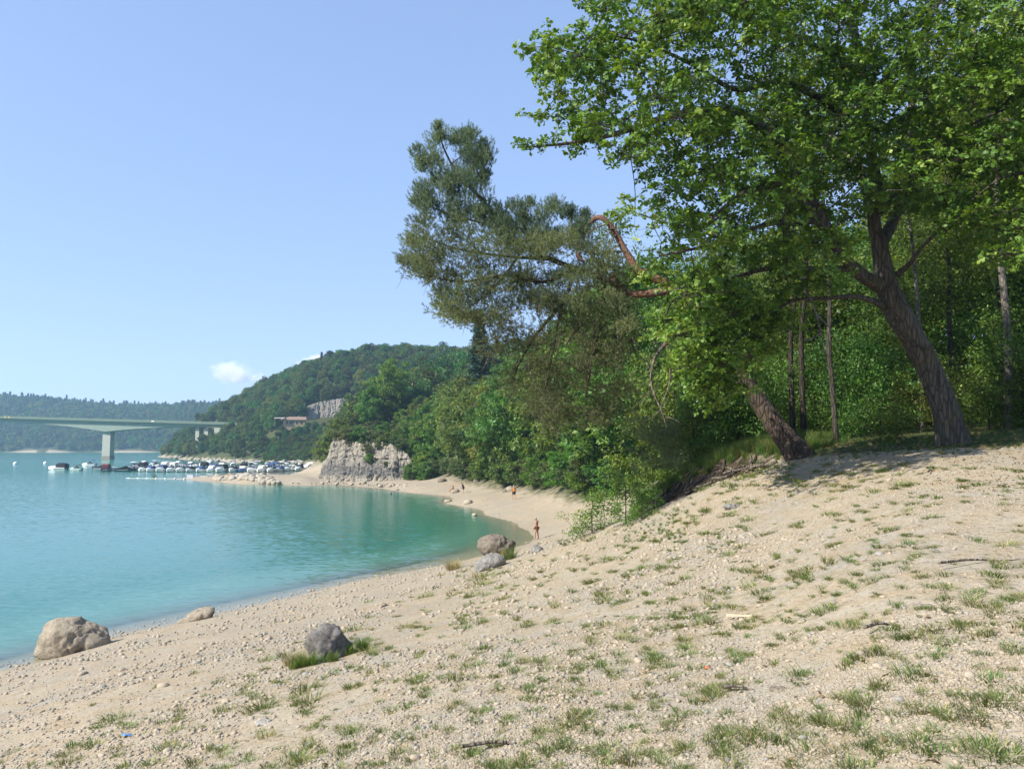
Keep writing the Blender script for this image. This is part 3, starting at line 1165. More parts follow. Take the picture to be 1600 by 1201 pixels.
def limbs_from_pixels(lists):
    """Hand-laid limbs: rows (px, py, depth, radius)."""
    res = []
    for l in lists:
        res.append((np.array([P(a, b, c) for a, b, c, r in l]), np.array([r for a, b, c, r in l])))
    return res


def skeleton(limbs, step=0.35):
    """Sample hand-laid limbs into skeleton nodes."""
    nodes, par, rmin = [], [], []
    for k, (p, r) in enumerate(limbs):
        ln = np.linalg.norm(np.diff(p, axis=0), axis=1).sum()
        m = max(4, int(ln / step))
        s = spline(np.c_[p, r[:, None]], m)
        for i in range(m):
            if i == 0:
                par.append(-1 if k == 0 else int(np.argmin(np.linalg.norm(np.array(nodes) - s[0, :3], axis=1))))
            else:
                par.append(len(nodes) - 1)
            nodes.append(s[i, :3])
            rmin.append(max(0.006, s[i, 3]))
    return nodes, par, np.array(rmin)


def rosettes(centers, R, per, lv, size, flat=0.5, upb=0.8):
    """Leaves in tufts at the twig ends, as an oak carries them."""
    k = len(centers)
    cid = np.repeat(np.arange(k), per)
    d = rand_dirs(len(cid))
    loc = d * (rng.random(len(cid)) ** 0.42)[:, None]
    rc = centers[cid] + loc * R[cid][:, None] * np.array((1, 1, flat))
    up = unit(np.array((0, 0, 0.75)) + loc * 0.6 + rng.normal(size=(len(cid), 3)) * 0.35)
    lid = np.repeat(np.arange(len(rc)), lv)
    n = len(lid)
    a = rng.random(n) * 2 * math.pi
    ref = unit(np.cross(up, np.array((1.0, 0.13, 0.07))))
    b2 = np.cross(up, ref)
    rad = ref[lid] * np.cos(a)[:, None] + b2[lid] * np.sin(a)[:, None]
    axis = unit(rad + up[lid] * rng.uniform(-0.25, 0.75, n)[:, None])
    nrm = unit(up[lid] * upb + rng.normal(size=(n, 3)) * 0.38)
    pos = rc[lid] + axis * rng.uniform(0.0, 0.05, n)[:, None]
    sz = size * rng.uniform(0.45, 1.3, n)
    tone = rng.random(k); tone2 = rng.random(len(rc))
    rn = (0.12 + 0.42 * tone[cid][lid] + 0.22 * tone2[lid] + 0.17 * rng.normal(size=n)).clip(0, 1)
    return [pos, axis, nrm, sz, rn], rc


OAK_D = 17.0
oak_limbs = [
    [(1499, 722, 17, .44), (1490, 690, 17, .37), (1478, 640, 17, .33), (1449, 570, 17, .31), (1425, 525, 17, .31), (1400, 480, 17, .33), (1384, 440, 17, .29), (1375, 387, 17, .20),
     (1366, 345, 17, .17), (1370, 292, 17, .15), (1356, 215, 17, .13), (1350, 125, 16.8, .11), (1330, 30, 16.5, .09), (1300, -120, 16, .06), (1280, -260, 16, .03)],
    [(1388, 455, 17, .17), (1361, 440, 16.8, .15), (1335, 420, 16.5, .13), (1313, 396, 16, .12), (1285, 345, 15.5, .11), (1245, 275, 15, .11), (1200, 208, 14.6, .10), (1130, 174, 14, .085),
     (1050, 181, 13.5, .07), (995, 200, 13.2, .05), (915, 220, 13, .035), (850, 228, 12.8, .018), (808, 231, 12.7, .008)],
    [(1313, 396, 16, .10), (1265, 330, 15.2, .09), (1230, 290, 14.8, .075), (1170, 300, 14.2, .06), (1125, 330, 13.8, .04), (1080, 370, 13.5, .02)],
    [(1356, 215, 17, .09), (1290, 160, 16, .08), (1220, 128, 15.2, .06), (1150, 140, 14.5, .05), (1080, 100, 14, .035), (980, 60, 13.6, .02), (890, 62, 13.4, .008)],
    [(1375, 387, 17, .13), (1412, 300, 18, .11), (1425, 185, 18.3, .10), (1425, 105, 18.3, .09), (1447, 40, 18.3, .075), (1475, -20, 18.3, .05), (1500, -150, 18, .03)],
    [(1402, 430, 17, .07), (1424, 409, 16.6, .05), (1442, 385, 16.2, .04), (1500, 330, 15, .03), (1560, 280, 14, .02)],
    [(1382, 480, 17, .08), (1364, 470, 16.7, .07), (1332, 463, 16.5, .055), (1294, 466, 16.4, .045), (1240, 470, 16.3, .035), (1190, 500, 16.2, .025), (1140, 540, 16.1, .012)],
    [(1335, 420, 16.5, .08), (1270, 420, 16.0, .06), (1200, 420, 15.7, .045), (1130, 440, 15.6, .03), (1050, 470, 15.4, .012)],
    [(1285, 345, 15.5, .07), (1200, 350, 14.6, .05), (1120, 380, 14, .035), (1030, 400, 13.6, .015)],
    [(1366, 345, 17, .10), (1330, 250, 19, .08), (1260, 180, 20.5, .06), (1180, 150, 21.5, .04)],
    [(1366, 345, 17, .07), (1430, 270, 16.8, .045), (1510, 200, 16.5, .03), (1620, 150, 16.2, .015)],
    [(1350, 125, 16.8, .08), (1250, 60, 15.8, .06), (1140, 20, 15, .04), (1030, -30, 14.5, .02)],
]
LB = limbs_from_pixels(oak_limbs)
oak_base = LB[0][0][0]
oak_poly = [(955, -60), (925, 10), (880, 40), (860, 62), (838, 88), (858, 110), (862, 160), (890, 185), (960, 245), (1020, 262), (1005, 300), (985, 345), (1010, 385), (978, 425), (1005, 480), (1050, 510),
            (1060, 560), (1075, 620), (1120, 632), (1165, 575), (1205, 520), (1250, 470), (1325, 440), (1360, 330), (1420, 300), (1450, 330), (1520, 400), (1600, 400), (1720, 330), (1720, -60)]
oak_top = [(960, -60), (1050, -330), (1300, -480), (1600, -420), (1800, -60)]
dc = lambda px, py: float(np.interp(px, [800, 1000, 1200, 1400, 1600], [13.0, 13.7, 14.8, 16.3, 15.6]))
dc2 = lambda px, py: dc(px, py) + 1.7 * float(smooth(360, 480, py)) * (px < 1300)
T1 = poly_targets(oak_poly, 560, dc2, 1.15, 0.36)
lowleft = [(990, 430), (1080, 420), (1250, 440), (1225, 510), (1180, 570), (1130, 640), (1075, 630), (1050, 560), (1000, 490)]
def _pxy(Q):
    a_ = Q - np.array((0, 0, CAM_Z)); f_ = a_[:, 1] * _ct + a_[:, 2] * _st; u_ = -a_[:, 1] * _st + a_[:, 2] * _ct
    return 800 + a_[:, 0] / f_ * FPX, 600.5 - u_ / f_ * FPX


T1 = np.concatenate([T1, poly_targets(lowleft, 70, lambda a, b: 16.3, 0.7, 0.3)])
rightside = [(1290, -40), (1720, -40), (1720, 380), (1560, 400), (1450, 330), (1330, 320)]
T1 = np.concatenate([T1, poly_targets(rightside, 85, lambda a, b: float(np.interp(a, [1290, 1500, 1720], [15.2, 14.6, 13.8])), 1.0, 0.32)])
qx, qy = _pxy(T1)
T1 = T1[~((qx > 950) & (qx < 1070) & (qy > 418) & (qy < 490)) & ~((qx > 1315) & (qx < 1420) & (qy > 345) & (qy < 480) & (T1[:, 1] < 17.6))]
T2 = poly_targets(oak_top, 70, lambda a, b: dc(a, b) + 0.8, 2.0, 0.6)
spr = np.array([P(a, b, c) for a, b, c in ((815, 229, 12.7), (838, 224, 12.7), (862, 226, 12.8), (828, 182, 12.9), (850, 176, 12.9), (872, 182, 13), (893, 232, 13), (905, 225, 13), (842, 96, 13.2), (862, 75, 13.2), (930, 205, 13), (900, 190, 13),
                                             (1085, 612, 15.9), (1110, 600, 16.0), (1065, 585, 15.9), (1140, 585, 16.0), (1180, 540, 16.1), (1100, 640, 16), (1005, 428, 15.6), (1022, 436, 15.7), (1040, 432, 15.7), (1012, 418, 15.6), (1032, 420, 15.7), (1052, 440, 15.8), (1000, 440, 15.6))])
OT = np.concatenate([T1, T2, spr])
on, op_, rm = skeleton(LB)
ns = len(on)
on, op_, tips = grow(on, op_, OT, 0.13, 0.03, 0.30)
orad = pipe_radii(on, op_, 0.007, 2.25, rm)
orad[ns:] = np.minimum(orad[ns:], 0.045)
R = rng.uniform(0.40, 0.72, len(OT))
R[-len(spr):] = rng.uniform(0.16, 0.26, len(spr))
R[len(T1):len(T1) + len(T2)] = 0.9
nper = 16
lv, rc = rosettes(OT[:len(T1)], R[:len(T1)], nper, 12, 0.100)
lv2, rc2 = rosettes(OT[len(T1):len(T1) + len(T2)], R[len(T1):len(T1) + len(T2)], 12, 8, 0.14)
lv3, rc3 = rosettes(OT[-len(spr):], R[-len(spr):], 6, 11, 0.092, 0.7)
oak = empty('oak_tree', oak_base)
tag(oak, 'large leaning oak with furrowed trunk, mossy foot and wide crown over the gravel slope', 'tree')
off = np.array(oak_base)


def moss_fn(V):
    h = V[:, 2] - oak_base[2]
    side = V[:, 0] - (oak_base[0] - 0.3 * h)
    return (smooth(1.15, 0.15, h) * smooth(0.05, 0.42, side + 0.12 * fbm(V, 3.0, 3)) * 0.95)


tv = trunk_mesh('trunk', LB[0][0], LB[0][1] * .80, 28, 120, B_OAK, flare=0.55, lobes=6, rough=0.11, moss=moss_fn, seed=2)
o = obj('trunk', tv, None, oak); o.location = -off
for k in range(1, len(LB)):
    m_ = trunk_mesh('limb', LB[k][0], LB[k][1], 12, 50, B_OAK, rough=0.16, seed=k * 3)
    o = obj('limb', m_, None, oak); o.location = -off
o = obj('branches', twig_mesh('branches', on, op_, orad, ns, 5, B_TWIG), None, oak); o.location = -off
o['kind'] = 'stuff'
# fine twigs to the leaf tufts
allr = np.concatenate([rc, rc3])
allc = np.concatenate([np.repeat(OT[:len(T1)], nper, axis=0), np.repeat(OT[-len(spr):], 6, axis=0)])
tn = np.concatenate([allc, allr]); tpn = [-1] * len(allc) + list(range(len(allc)))
o = obj('twigs', twig_mesh('twigs', tn, tpn, np.full(len(tn), 0.0035), len(allc), 3, B_TWIG), None, oak); o.location = -off
o['kind'] = 'stuff'
L_ = cat_leaves(lv, lv2, lv3)
o = obj('crown', leaf_mesh('crown', tpl_oak(), *L_, M_OAK), None, oak); o.location = -off
o['kind'] = 'stuff'
# pale dead branch hanging under the crown
db = MB()
for ln in ([(1262, 455, 15.3), (1275, 490, 15.2), (1283, 520, 15.1), (1287, 545, 15.0), (1291, 566, 15)], [(1283, 520, 15.1), (1270, 528, 15.0), (1255, 531, 14.9)], [(1275, 490, 15.2), (1290, 505, 15.2), (1296, 512, 15.2)], [(1287, 545, 15), (1294, 556, 14.9)]):
    pts = spline(np.array([P(*q) for q in ln]), 10)
    db.tube(pts, np.linspace(0.022, 0.006, 10), 5)
o = db.build('dead_branch', B_PALE, oak, True); o.location = -off

# ------------------------------------------------------------------ the leaning pine
pine_limbs = [
    [(1258, 738, 19, .40), (1243, 706, 19, .33), (1205, 655, 19.2, .28), (1160, 592, 19.4, .25), (1118, 540, 19.6, .24), (1092, 493, 19.8, .22), (1072, 458, 20, .20)],
    [(1072, 458, 20, .15), (1045, 454, 20, .11), (1012, 459, 20.2, .10), (985, 459, 20.4, .095), (966, 447, 20.6, .09), (948, 437, 20.8, .08), (930, 431, 20.95, .07)],
    [(945, 436, 20.85, .085), (900, 420, 21.2, .075), (860, 405, 21.6, .07), (820, 385, 21.8, .065), (784, 354, 22, .06),
     (756, 316, 22, .06), (725, 282, 22, .048), (706, 257, 22, .036), (690, 222, 22, .02), (684, 190, 22, .008)],
    [(1072, 458, 20, .14), (1035, 440, 20.1, .12), (1000, 424, 20.2, .11), (981, 398, 20.3, .09), (968, 375, 20.4, .085), (956, 355, 20.4, .075), (943, 342, 20.4, .072), (933, 340, 20.5, .07), (927, 343, 20.55, .066), (925, 347, 20.6, .05)],
    [(900, 420, 21.2, .06), (850, 440, 20.8, .05), (790, 430, 20.6, .04), (720, 440, 20.6, .03), (650, 425, 20.6, .015), (632, 410, 20.6, .006)],
    [(860, 405, 21.6, .05), (790, 400, 21.6, .04), (720, 390, 21.7, .03), (665, 372, 21.8, .015)],
    [(784, 354, 22, .04), (740, 345, 22, .03), (690, 330, 22, .02), (658, 315, 22, .008)],
    [(900, 420, 21.2, .06), (880, 470, 21, .05), (840, 520, 20.8, .04), (810, 570, 20.7, .03), (800, 600, 20.6, .015)],
    [(880, 470, 21, .04), (865, 540, 20.6, .035), (855, 600, 20.5, .025), (845, 660, 20.4, .012)],
    [(945, 436, 20.8, .05), (940, 500, 20.4, .04), (925, 560, 20.2, .03), (915, 620, 20.1, .02)],
    [(820, 385, 21.8, .05), (780, 440, 21.6, .035), (730, 480, 21.4, .02), (690, 470, 21.4, .01)],
]
PL = limbs_from_pixels(pine_limbs)
pine_base = PL[0][0][0]
poff = np.array(pine_base)
pine = empty('leaning_pine', pine_base)
tag(pine, 'leaning scots pine with orange limbs and needle crown reaching out over the cove', 'tree')
m_ = trunk_mesh('trunk', PL[0][0], PL[0][1] * .85, 22, 70, B_PINEDARK, flare=0.4, lobes=5, rough=0.14, seed=5)
o = obj('trunk', m_, None, pine); o.location = -poff
for k in range(1, len(PL)):
    m_ = trunk_mesh('limb', PL[k][0], PL[k][1], 10, 46, B_PINE if k in (1, 3) else B_PINEDARK, rough=0.24 if k == 3 else 0.2, seed=k * 5)
    o = obj('limb', m_, None, pine); o.location = -poff
upper = [(684, 188), (703, 214), (746, 206), (766, 240), (762, 284), (742, 298), (790, 326), (848, 312), (905, 330), (932, 345), (900, 385), (840, 380), (780, 372), (720, 350), (655, 325), (652, 292), (676, 290), (646, 242), (668, 238)]
mids = [(655, 345), (720, 345), (800, 372), (900, 372), (960, 400), (985, 440), (990, 520), (965, 560), (900, 540), (840, 470), (770, 510), (720, 503), (680, 482), (692, 452), (650, 425), (628, 408), (655, 400), (642, 375)]
lows = [(760, 500), (840, 465), (900, 530), (985, 520), (985, 600), (960, 670), (900, 650), (860, 690), (835, 650), (810, 620), (770, 560)]
skirt = [(975, 640), (1040, 650), (1085, 690), (1060, 735), (1010, 745), (985, 715)]
TU = poly_targets(upper, 120, lambda a, b: 22.0, 0.6, 0.24)
TM = poly_targets(mids, 125, lambda a, b: float(np.interp(a, [640, 980], [21.2, 20.6])), 0.95, 0.36)
TL = poly_targets(lows, 80, lambda a, b: 20.5, 0.8, 0.36)
edge_u = np.array([P(a, b, 22) for a, b in ((685, 198), (690, 215), (712, 222), (738, 212), (757, 228), (764, 250), (760, 275), (650, 240), (660, 252), (658, 300), (650, 318), (664, 345), (645, 378), (634, 408), (655, 415), (668, 432), (690, 455), (690, 478), (715, 492), (745, 497), (800, 325), (830, 318), (862, 322), (890, 330), (915, 338))])
TU = np.concatenate([TU, edge_u[:11]]); TM = np.concatenate([TM, edge_u[11:20]]); TU = np.concatenate([TU, edge_u[20:]])
TS = poly_targets(skirt, 40, lambda a, b: 24.5 - (a - 975) * 0.02, 0.5, 0.18)
pn, pp, prm = skeleton(PL, 0.3)
npn = len(pn)
PT = np.concatenate([TU, TM, TL])
pn, pp, tips = grow(pn, pp, PT, 0.12, -0.05, 0.25)
prad = pipe_radii(pn, pp, 0.006, 2.2, prm)
prad[npn:] = np.minimum(prad[npn:], 0.03)
o = obj('branches', twig_mesh('branches', pn, pp, prad, npn, 5, B_PINEDARK), None, pine); o.location = -poff
o['kind'] = 'stuff'


def needle_tufts(cent, R, per, needles, nlen, wid, droop=0.0, upw=0.7, tall=0.62):
    """Shoots of needles around each branch end."""
    k = len(cent)
    cid = np.repeat(np.arange(k), per)
    n = len(cid)
    loc = rand_dirs(n) * (rng.random(n) ** 0.45)[:, None]
    c = cent[cid] + loc * R[cid][:, None] * np.array((1, 1, tall))
    ax = unit(loc * 0.7 + np.array((-0.15, 0, upw - droop)) + rng.normal(size=(n, 3)) * 0.4)
    ln = nlen * rng.uniform(0.8, 1.5, n)
    tone = rng.random(k)
    tt = (0.15 + 0.45 * tone[cid] + 0.2 * rng.normal(size=n))
    nid = np.repeat(np.arange(n), needles)
    N_ = len(nid)
    f = rng.random(N_)
    base = c[nid] + ax[nid] * (ln[nid] * 1.35 * f)[:, None]
    sd_ = unit(rng.normal(size=(N_, 3)))
    sd_ = unit(sd_ - ax[nid] * (sd_ * ax[nid]).sum(1, keepdims=True))
    dr = unit(sd_ * rng.uniform(0.7, 1.1, N_)[:, None] + ax[nid] * (0.45 + 0.8 * f)[:, None])
    tip = base + dr * (nlen * rng.uniform(0.55, 1.0, N_))[:, None]
    sw = unit(np.cross(dr, rng.normal(size=(N_, 3)))) * wid
    V = np.stack([base - sw, base + sw, tip], 1).reshape(-1, 3)
    F = np.arange(N_ * 3).reshape(-1, 3)
    rn = np.repeat((tt[nid] + 0.15 * rng.normal(size=N_)).clip(0, 1), 3)
    return V, F, rn, c


for nm, TT, mt, rr, per, nd, drp, upw in (('crown', TU, M_PINEBLUE, (0.20, 0.36), 62, 26, 0.0, 1.3), ('crown', TM, M_PINE, (0.34, 0.60), 106, 24, 0.0, 0.6), ('crown', TL, M_PINEBROWN, (0.30, 0.58), 66, 20, 0.4, 0.3), ('crown', TS, M_PINE, (0.25, 0.4), 36, 18, 0.3, 0.4)):
    RR = rng.uniform(rr[0], rr[1], len(TT))
    if TT is TU: RR[-16:] *= 0.62; RR[-16:-12] *= 0.75
    if TT is TM: RR[-9:] *= 0.6
    V, F, rn, cc = needle_tufts(TT, RR, per, nd, 0.080 if TT is not TU else 0.088, 0.0050, drp, upw, 0.62 if TT is not TU else 1.1)
    me = fast_mesh(nm, V, F, False, {'rnd': rn}); me.materials.append(mt)
    o = obj(nm, me, None, pine); o.location = -poff
    o['kind'] = 'stuff'
# bare hanging and broken dead limbs
BR = [([(1062, 520, 19.6, .055), (1050, 528, 19.4, .05), (1037, 540, 19.2, .045), (1022, 562, 19.0, .038), (1017, 590, 19, .03), (1022, 615, 19, .026), (1033, 640, 19, .02), (1042, 668, 19, .01)], B_DEAD),
      ([(1064, 517, 19.6, .05), (1056, 524, 19.5, .058), (1046, 532, 19.3, .056), (1036, 542, 19.18, .045)], B_PINE),
      ([(1041, 540, 19.2, .022), (1046, 570, 19.1, .02), (1046, 598, 19.1, .018), (1036, 628, 19, .014), (1030, 645, 19, .008)], B_DEAD),
      ([(1033, 545, 19.2, .02), (1024, 535, 19.3, .016), (1016, 556, 19.3, .012), (1008, 585, 19.2, .006)], B_DEAD),
      ([(964, 500, 20.3, .02), (966, 540, 20.2, .018), (969, 565, 20.2, .014), (968, 590, 20.1, .008)], B_DEAD),
      ([(928, 500, 20.3, .022), (926, 540, 20.2, .02), (924, 565, 20.2, .014), (919, 615, 20.1, .007)], B_DEAD),
      ([(876, 490, 20.6, .02), (877, 515, 20.5, .018), (873, 540, 20.5, .014), (868, 560, 20.5, .006)], B_DEAD),
      ([(910, 505, 20.6, .04), (896, 520, 20.5, .045), (884, 538, 20.4, .02)], B_PINE),
      ([(1033, 640, 19, .012), (1018, 652, 18.9, .009), (1008, 657, 18.8, .004)], B_DEAD),
      ([(1040, 650, 19, .012), (1056, 656, 18.9, .009), (1066, 664, 18.9, .004)], B_DEAD),
      ([(1000, 620, 19.1, .008), (1016, 612, 19, .006), (986, 640, 19.1, .004)], B_DEAD),
      ([(956, 428, 20.6, .09), (959, 440, 20.5, .11), (972, 449, 20.5, .10), (968, 455, 20.4, .05)], B_PINE),
      ([(908, 394, 20.0, .03), (902, 398, 20.0, .055), (908, 406, 20.0, .05), (914, 409, 20.0, .03)], B_PINE)]
for rows, mt in BR:
    p = np.array([P(a, b, c) for a, b, c, r in rows]); r = np.array([q[3] for q in rows])
    m_ = trunk_mesh('dead_branch', p, r, 7, 26, mt, rough=0.2, seed=len(rows) + rows[0][0])
    o = obj('dead_branch', m_, None, pine); o.location = -poff
# little bare spurs below the arched limb and dead twigs through the hanging crown
sp = MB()
for q in ((976, 392), (970, 380), (963, 366), (958, 358), (950, 350)):
    a = P(q[0], q[1], 20.35)
    for k in range(2):
        b = P(q[0] - rng.uniform(14, 34), q[1] + rng.uniform(6, 28), 20.2 + 0.3 * rng.normal())
        sp.tube(spline(np.array([a, (a + b) / 2 + np.array((0, 0, 0.05)), b]), 5), np.linspace(0.022, 0.006, 5), 5)
for k in range(110):
    a = PT[rng.integers(len(TU), len(PT))]
    b = a + np.array((rng.normal() * 0.25, rng.normal() * 0.2, -rng.uniform(0.2, 0.75)))
    sp.tube(spline(np.array([a, (a + b) / 2 + rng.normal(size=3) * 0.05, b]), 5), np.linspace(0.008, 0.003, 5), 4)
for k in range(60):
    q = (rng.uniform(1005, 1075), rng.uniform(655, 735))
    a = P(q[0], q[1], 23.6); b = a + np.array((rng.normal() * 0.4, -0.1, rng.normal() * 0.3))
    sp.tube(spline(np.array([a, (a + b) / 2 + rng.normal(size=3) * 0.06, b]), 5), np.linspace(0.010, 0.003, 5), 4)
o = sp.build('dead_twigs', B_DEAD, pine, True); o.location = -poff
o['kind'] = 'stuff'
# roots laid bare along the eroded brow
for k in range(16):
    t0 = rng.uniform(0.08, 0.85)
    s0 = t0 * (len(_BROW) - 1); i0 = int(s0); q0 = _BROW[i0] + (_BROW[min(i0 + 1, len(_BROW) - 1)] - _BROW[i0]) * (s0 - i0)
    ln = rng.uniform(0.7, 2.2)
    pts = []
    ang = rng.uniform(-0.7, 0.7) + math.radians(-55) + (math.pi if rng.random() < 0.25 else 0)
    for j in range(7):
        f = j / 6
        x = q0[0] + math.cos(ang) * ln * (f - 0.5) + 0.10 * rng.normal() - 0.28 * math.sin(f * 3)
        y = q0[1] + math.sin(ang) * ln * (f - 0.5) + 0.10 * rng.normal() - 0.28 * math.sin(f * 3)
        pts.append((x, y, h1(x, y) + 0.03 + 0.16 * math.sin(f * math.pi) * rng.random()))
    r0 = rng.uniform(0.025, 0.06)
    m_ = trunk_mesh('root', np.array(pts), np.linspace(r0, r0 * 0.35, 7), 7, 24, B_PINEDARK if k % 3 else B_DEAD, rough=0.25, seed=k)
    o = obj('root', m_, None, pine); o.location = -poff
for k, ln in enumerate(([(1095, 795, 20.2), (1097, 775, 20.4), (1112, 768, 20.8), (1130, 764, 21)], [(1118, 779, 20.2), (1122, 768, 20.6), (1121, 764, 20.9)], [(1024, 800, 25), (1022, 785, 25.3), (1032, 776, 25.6), (1042, 780, 25.4)],
                       [(1036, 790, 25.2), (1046, 796, 24.6), (1060, 788, 24)])):
    m_ = trunk_mesh('root', np.array([P(*q) for q in ln]), np.linspace(0.055, 0.03, len(ln)), 7, 20, B_DEAD if k < 2 else B_PINEDARK, rough=0.25, seed=40 + k)
    o = obj('root', m_, None, pine); o.location = -poff

# ------------------------------------------------------------------ the wood to the right
near_protos = [
    make_tree('t', 14, 3.4, 3.0, 110, 95, 0.15, M_BROAD, B_DARK, 1, (0.7, 1.2), 0.16),
    make_tree('t', 15, 3.0, 4.0, 100, 95, 0.15, M_BROAD, B_GREY, 2, (0.7, 1.1), 0.15, 0.03),
    make_tree('t', 12, 3.2, 2.0, 110, 95, 0.14, M_BROAD, B_DARK, 3, (0.6, 1.1), 0.13),
    make_tree('t', 16, 3.3, 5.0, 100, 90, 0.15, M_YELLOW, B_GREY, 4, (0.6, 1.1), 0.15, -0.02),
    make_tree('t', 6, 2.4, 0.3, 80, 95, 0.13, M_BROAD, B_DARK, 5, (0.5, 0.9), 0.07),
    make_tree('t', 5, 2.0, 0.3, 70, 95, 0.12, M_YELLOW, B_DARK, 6, (0.5, 0.8), 0.06),
]
shrub_protos = [
    make_tree('s', 2.6, 1.4, 0.15, 45, 70, 0.10, M_BROAD, B_DARK, 21, (0.3, 0.55), 0.03),
    make_tree('s', 2.0, 1.3, 0.1, 40, 70, 0.09, M_BRIGHT, B_DARK, 22, (0.3, 0.5), 0.025),
    make_tree('s', 1.6, 1.2, 0.1, 36, 70, 0.09, M_YELLOW, B_DARK, 23, (0.28, 0.45), 0.025),
]
G_WOOD = 'broadleaf trees of the wood'
G_UNDER = 'saplings and bushes in the shade of the wood'
LAB_NEAR = {0: 'dark barked broadleaf tree deep in the wood behind the oak', 1: 'grey barked broadleaf tree deep in the wood behind the oak', 2: 'short broad crowned tree deep in the wood behind the oak',
            3: 'yellowish green broadleaf tree deep in the wood behind the oak', 4: 'low dark green bushy tree at the wood edge', 5: 'low yellow green bushy tree at the wood edge'}


WT = []


def wood_tree(px, d, kind, s, rz=None, label=None, name='forest_tree', group=G_WOOD, sz=None, protos=near_protos, cat='tree'):
    x = (px - 800) / FPX * d
    z = h1(x, d)
    WT.append(put_tree(name, protos[kind], (x, d, z - 0.05), s, rng.uniform(0, 6.28) if rz is None else rz, label or LAB_NEAR[kind], group, cat, sz))
    return WT[-1]


r_ = np.random.default_rng(77)
for d, x0, x1, st in ((25.5, 1420, 1720, 75), (31, 1230, 1760, 70), (38, 1130, 1780, 62), (48, 1060, 1780, 55), (62, 1010, 1700, 52)):
    px = x0
    while px < x1:
        pj = px + r_.uniform(-18, 18); dj = d + r_.uniform(-2, 2)
        k = int(r_.choice([0, 1, 2, 3], p=[.33, .25, .22, .2]))
        top = float(np.interp(pj, [1000, 1100, 1250, 1320, 1420, 1500, 1600], [420, 380, 330, 330, 360, 60, 10]))
        want = 7.3 + (698 - top) / FPX * dj - h1((pj - 800) / FPX * dj, dj)
        H0 = (14, 15, 12, 16)[k]
        s = float(np.clip(want / H0 * r_.uniform(0.86, 1.06), 0.42, 1.5))
        wood_tree(pj, dj, k, s)
        px += st
for d, x0, x1, st in ((23.2, 1120, 1215, 34), (22.0, 1350, 1760, 60), (27.5, 1090, 1760, 52), (31, 1040, 1760, 52)):
    px = x0
    while px < x1:
        pj = px + r_.uniform(-14, 14); dj = d + r_.uniform(-1.2, 1.2)
        k = int(r_.choice([4, 5], p=[.7, .3]))
        wood_tree(pj, dj, k, r_.uniform(0.35, 0.65) if d < 28 else r_.uniform(0.8, 1.2), name='understory_tree', group=G_UNDER)
        px += st
for px, d, k, s in ((1130, 23.5, 0, .8), (1160, 22.6, 1, .7), (1095, 27, 0, .9), (1070, 29.5, 1, .9), (1375, 19.6, 0, .42), (1400, 19.4, 0, .38), (1545, 20.5, 0, .5), (1580, 21, 1, .6),
                    (1040, 33, 0, 1.0), (1015, 35, 1, .9), (1030, 31.5, 0, .8), (1330, 24.5, 1, .6), (1280, 25, 0, .6), (1620, 20, 0, .7)):
    wood_tree(px, d, k, s, name='bush', group='small bushes along the wood edge', protos=shrub_protos, cat='bush',
              label=('dark green bush on the shaded wood edge', 'bright green bush on the shaded wood edge', 'yellow green bush on the shaded wood edge')[k])

number_labels(WT, 'counted from the pine')
WT.clear()

# separate trunks one can pick out
slim = [make_tree('t', 17, 2.2, 7.0, 60, 90, 0.15, M_BROAD, B_DARK, 31, (0.7, 1.1), 0.11),
        make_tree('t', 15, 2.0, 7.5, 55, 90, 0.15, M_YELLOW, B_GREY, 32, (0.6, 1.0), 0.10, -0.02),
        make_tree('t', 16, 2.4, 6.5, 50, 60, 0.13, M_YELLOW, B_PALE, 33, (0.6, 1.0), 0.085, 0.03)]
for px, d, k, s, lab in ((1239, 21.2, 0, .70, 'thinner straight dark trunk of the pair standing just behind the pine foot'), (1256, 21.8, 0, .76, 'thicker straight dark trunk of the pair standing just behind the pine foot'),
                         (1306, 20.8, 1, .72, 'slim grey trunk standing alone between the pine and the oak'),
                         (1437, 22.5, 2, .80, 'pale slender tree with light bark rising just behind the oak trunk'),
                         (1570, 20.5, 2, 1.15, 'tall pale barked tree with thin bare upper branches beside the oak crown')):
    wood_tree(px, d, k, s, 0.6, lab, 'slender_tree', None, protos=slim)

# ------------------------------------------------------------------ trees round the cove
mid_protos = [
    make_tree('t', 10, 3.2, 1.2, 80, 60, 0.24, M_BROAD, B_DARK, 41, (0.8, 1.3), 0.14, tpl=tpl_clump()),
    make_tree('t', 9, 3.0, 0.6, 80, 60, 0.22, M_YELLOW, B_DARK, 42, (0.7, 1.2), 0.12, tpl=tpl_clump()),
    make_tree('t', 11, 3.4, 1.5, 85, 60, 0.24, M_BRIGHT, B_DARK, 43, (0.8, 1.3), 0.15, tpl=tpl_clump()),
    make_tree('t', 4, 2.2, 0.1, 55, 60, 0.19, M_SHRUB, B_DARK, 44, (0.5, 0.8), 0.06, tpl=tpl_clump()),
    make_tree('t', 4.5, 2.4, 0.1, 60, 60, 0.19, M_BRIGHT, B_DARK, 45, (0.5, 0.9), 0.06, tpl=tpl_clump()),
    make_tree('t', 4, 2.3, 0.1, 55, 60, 0.19, M_BROAD, B_DARK, 46, (0.5, 0.8), 0.06, tpl=tpl_clump()),
]
EP = np.array([(560, 166), (630, 157), (680, 147), (740, 126), (800, 107), (850, 96), (900, 80), (950, 75), (1010, 56)], float)
LAB_MID = {0: 'dark green round tree in the stand behind the cove beach', 1: 'yellow green round tree in the stand behind the cove beach', 2: 'bright green tall tree in the stand behind the cove beach',
           3: 'olive bush on the slope above the cove beach', 4: 'bright green bush overhanging the cove beach', 5: 'dark green bush overhanging the cove beach'}
r_ = np.random.default_rng(99)
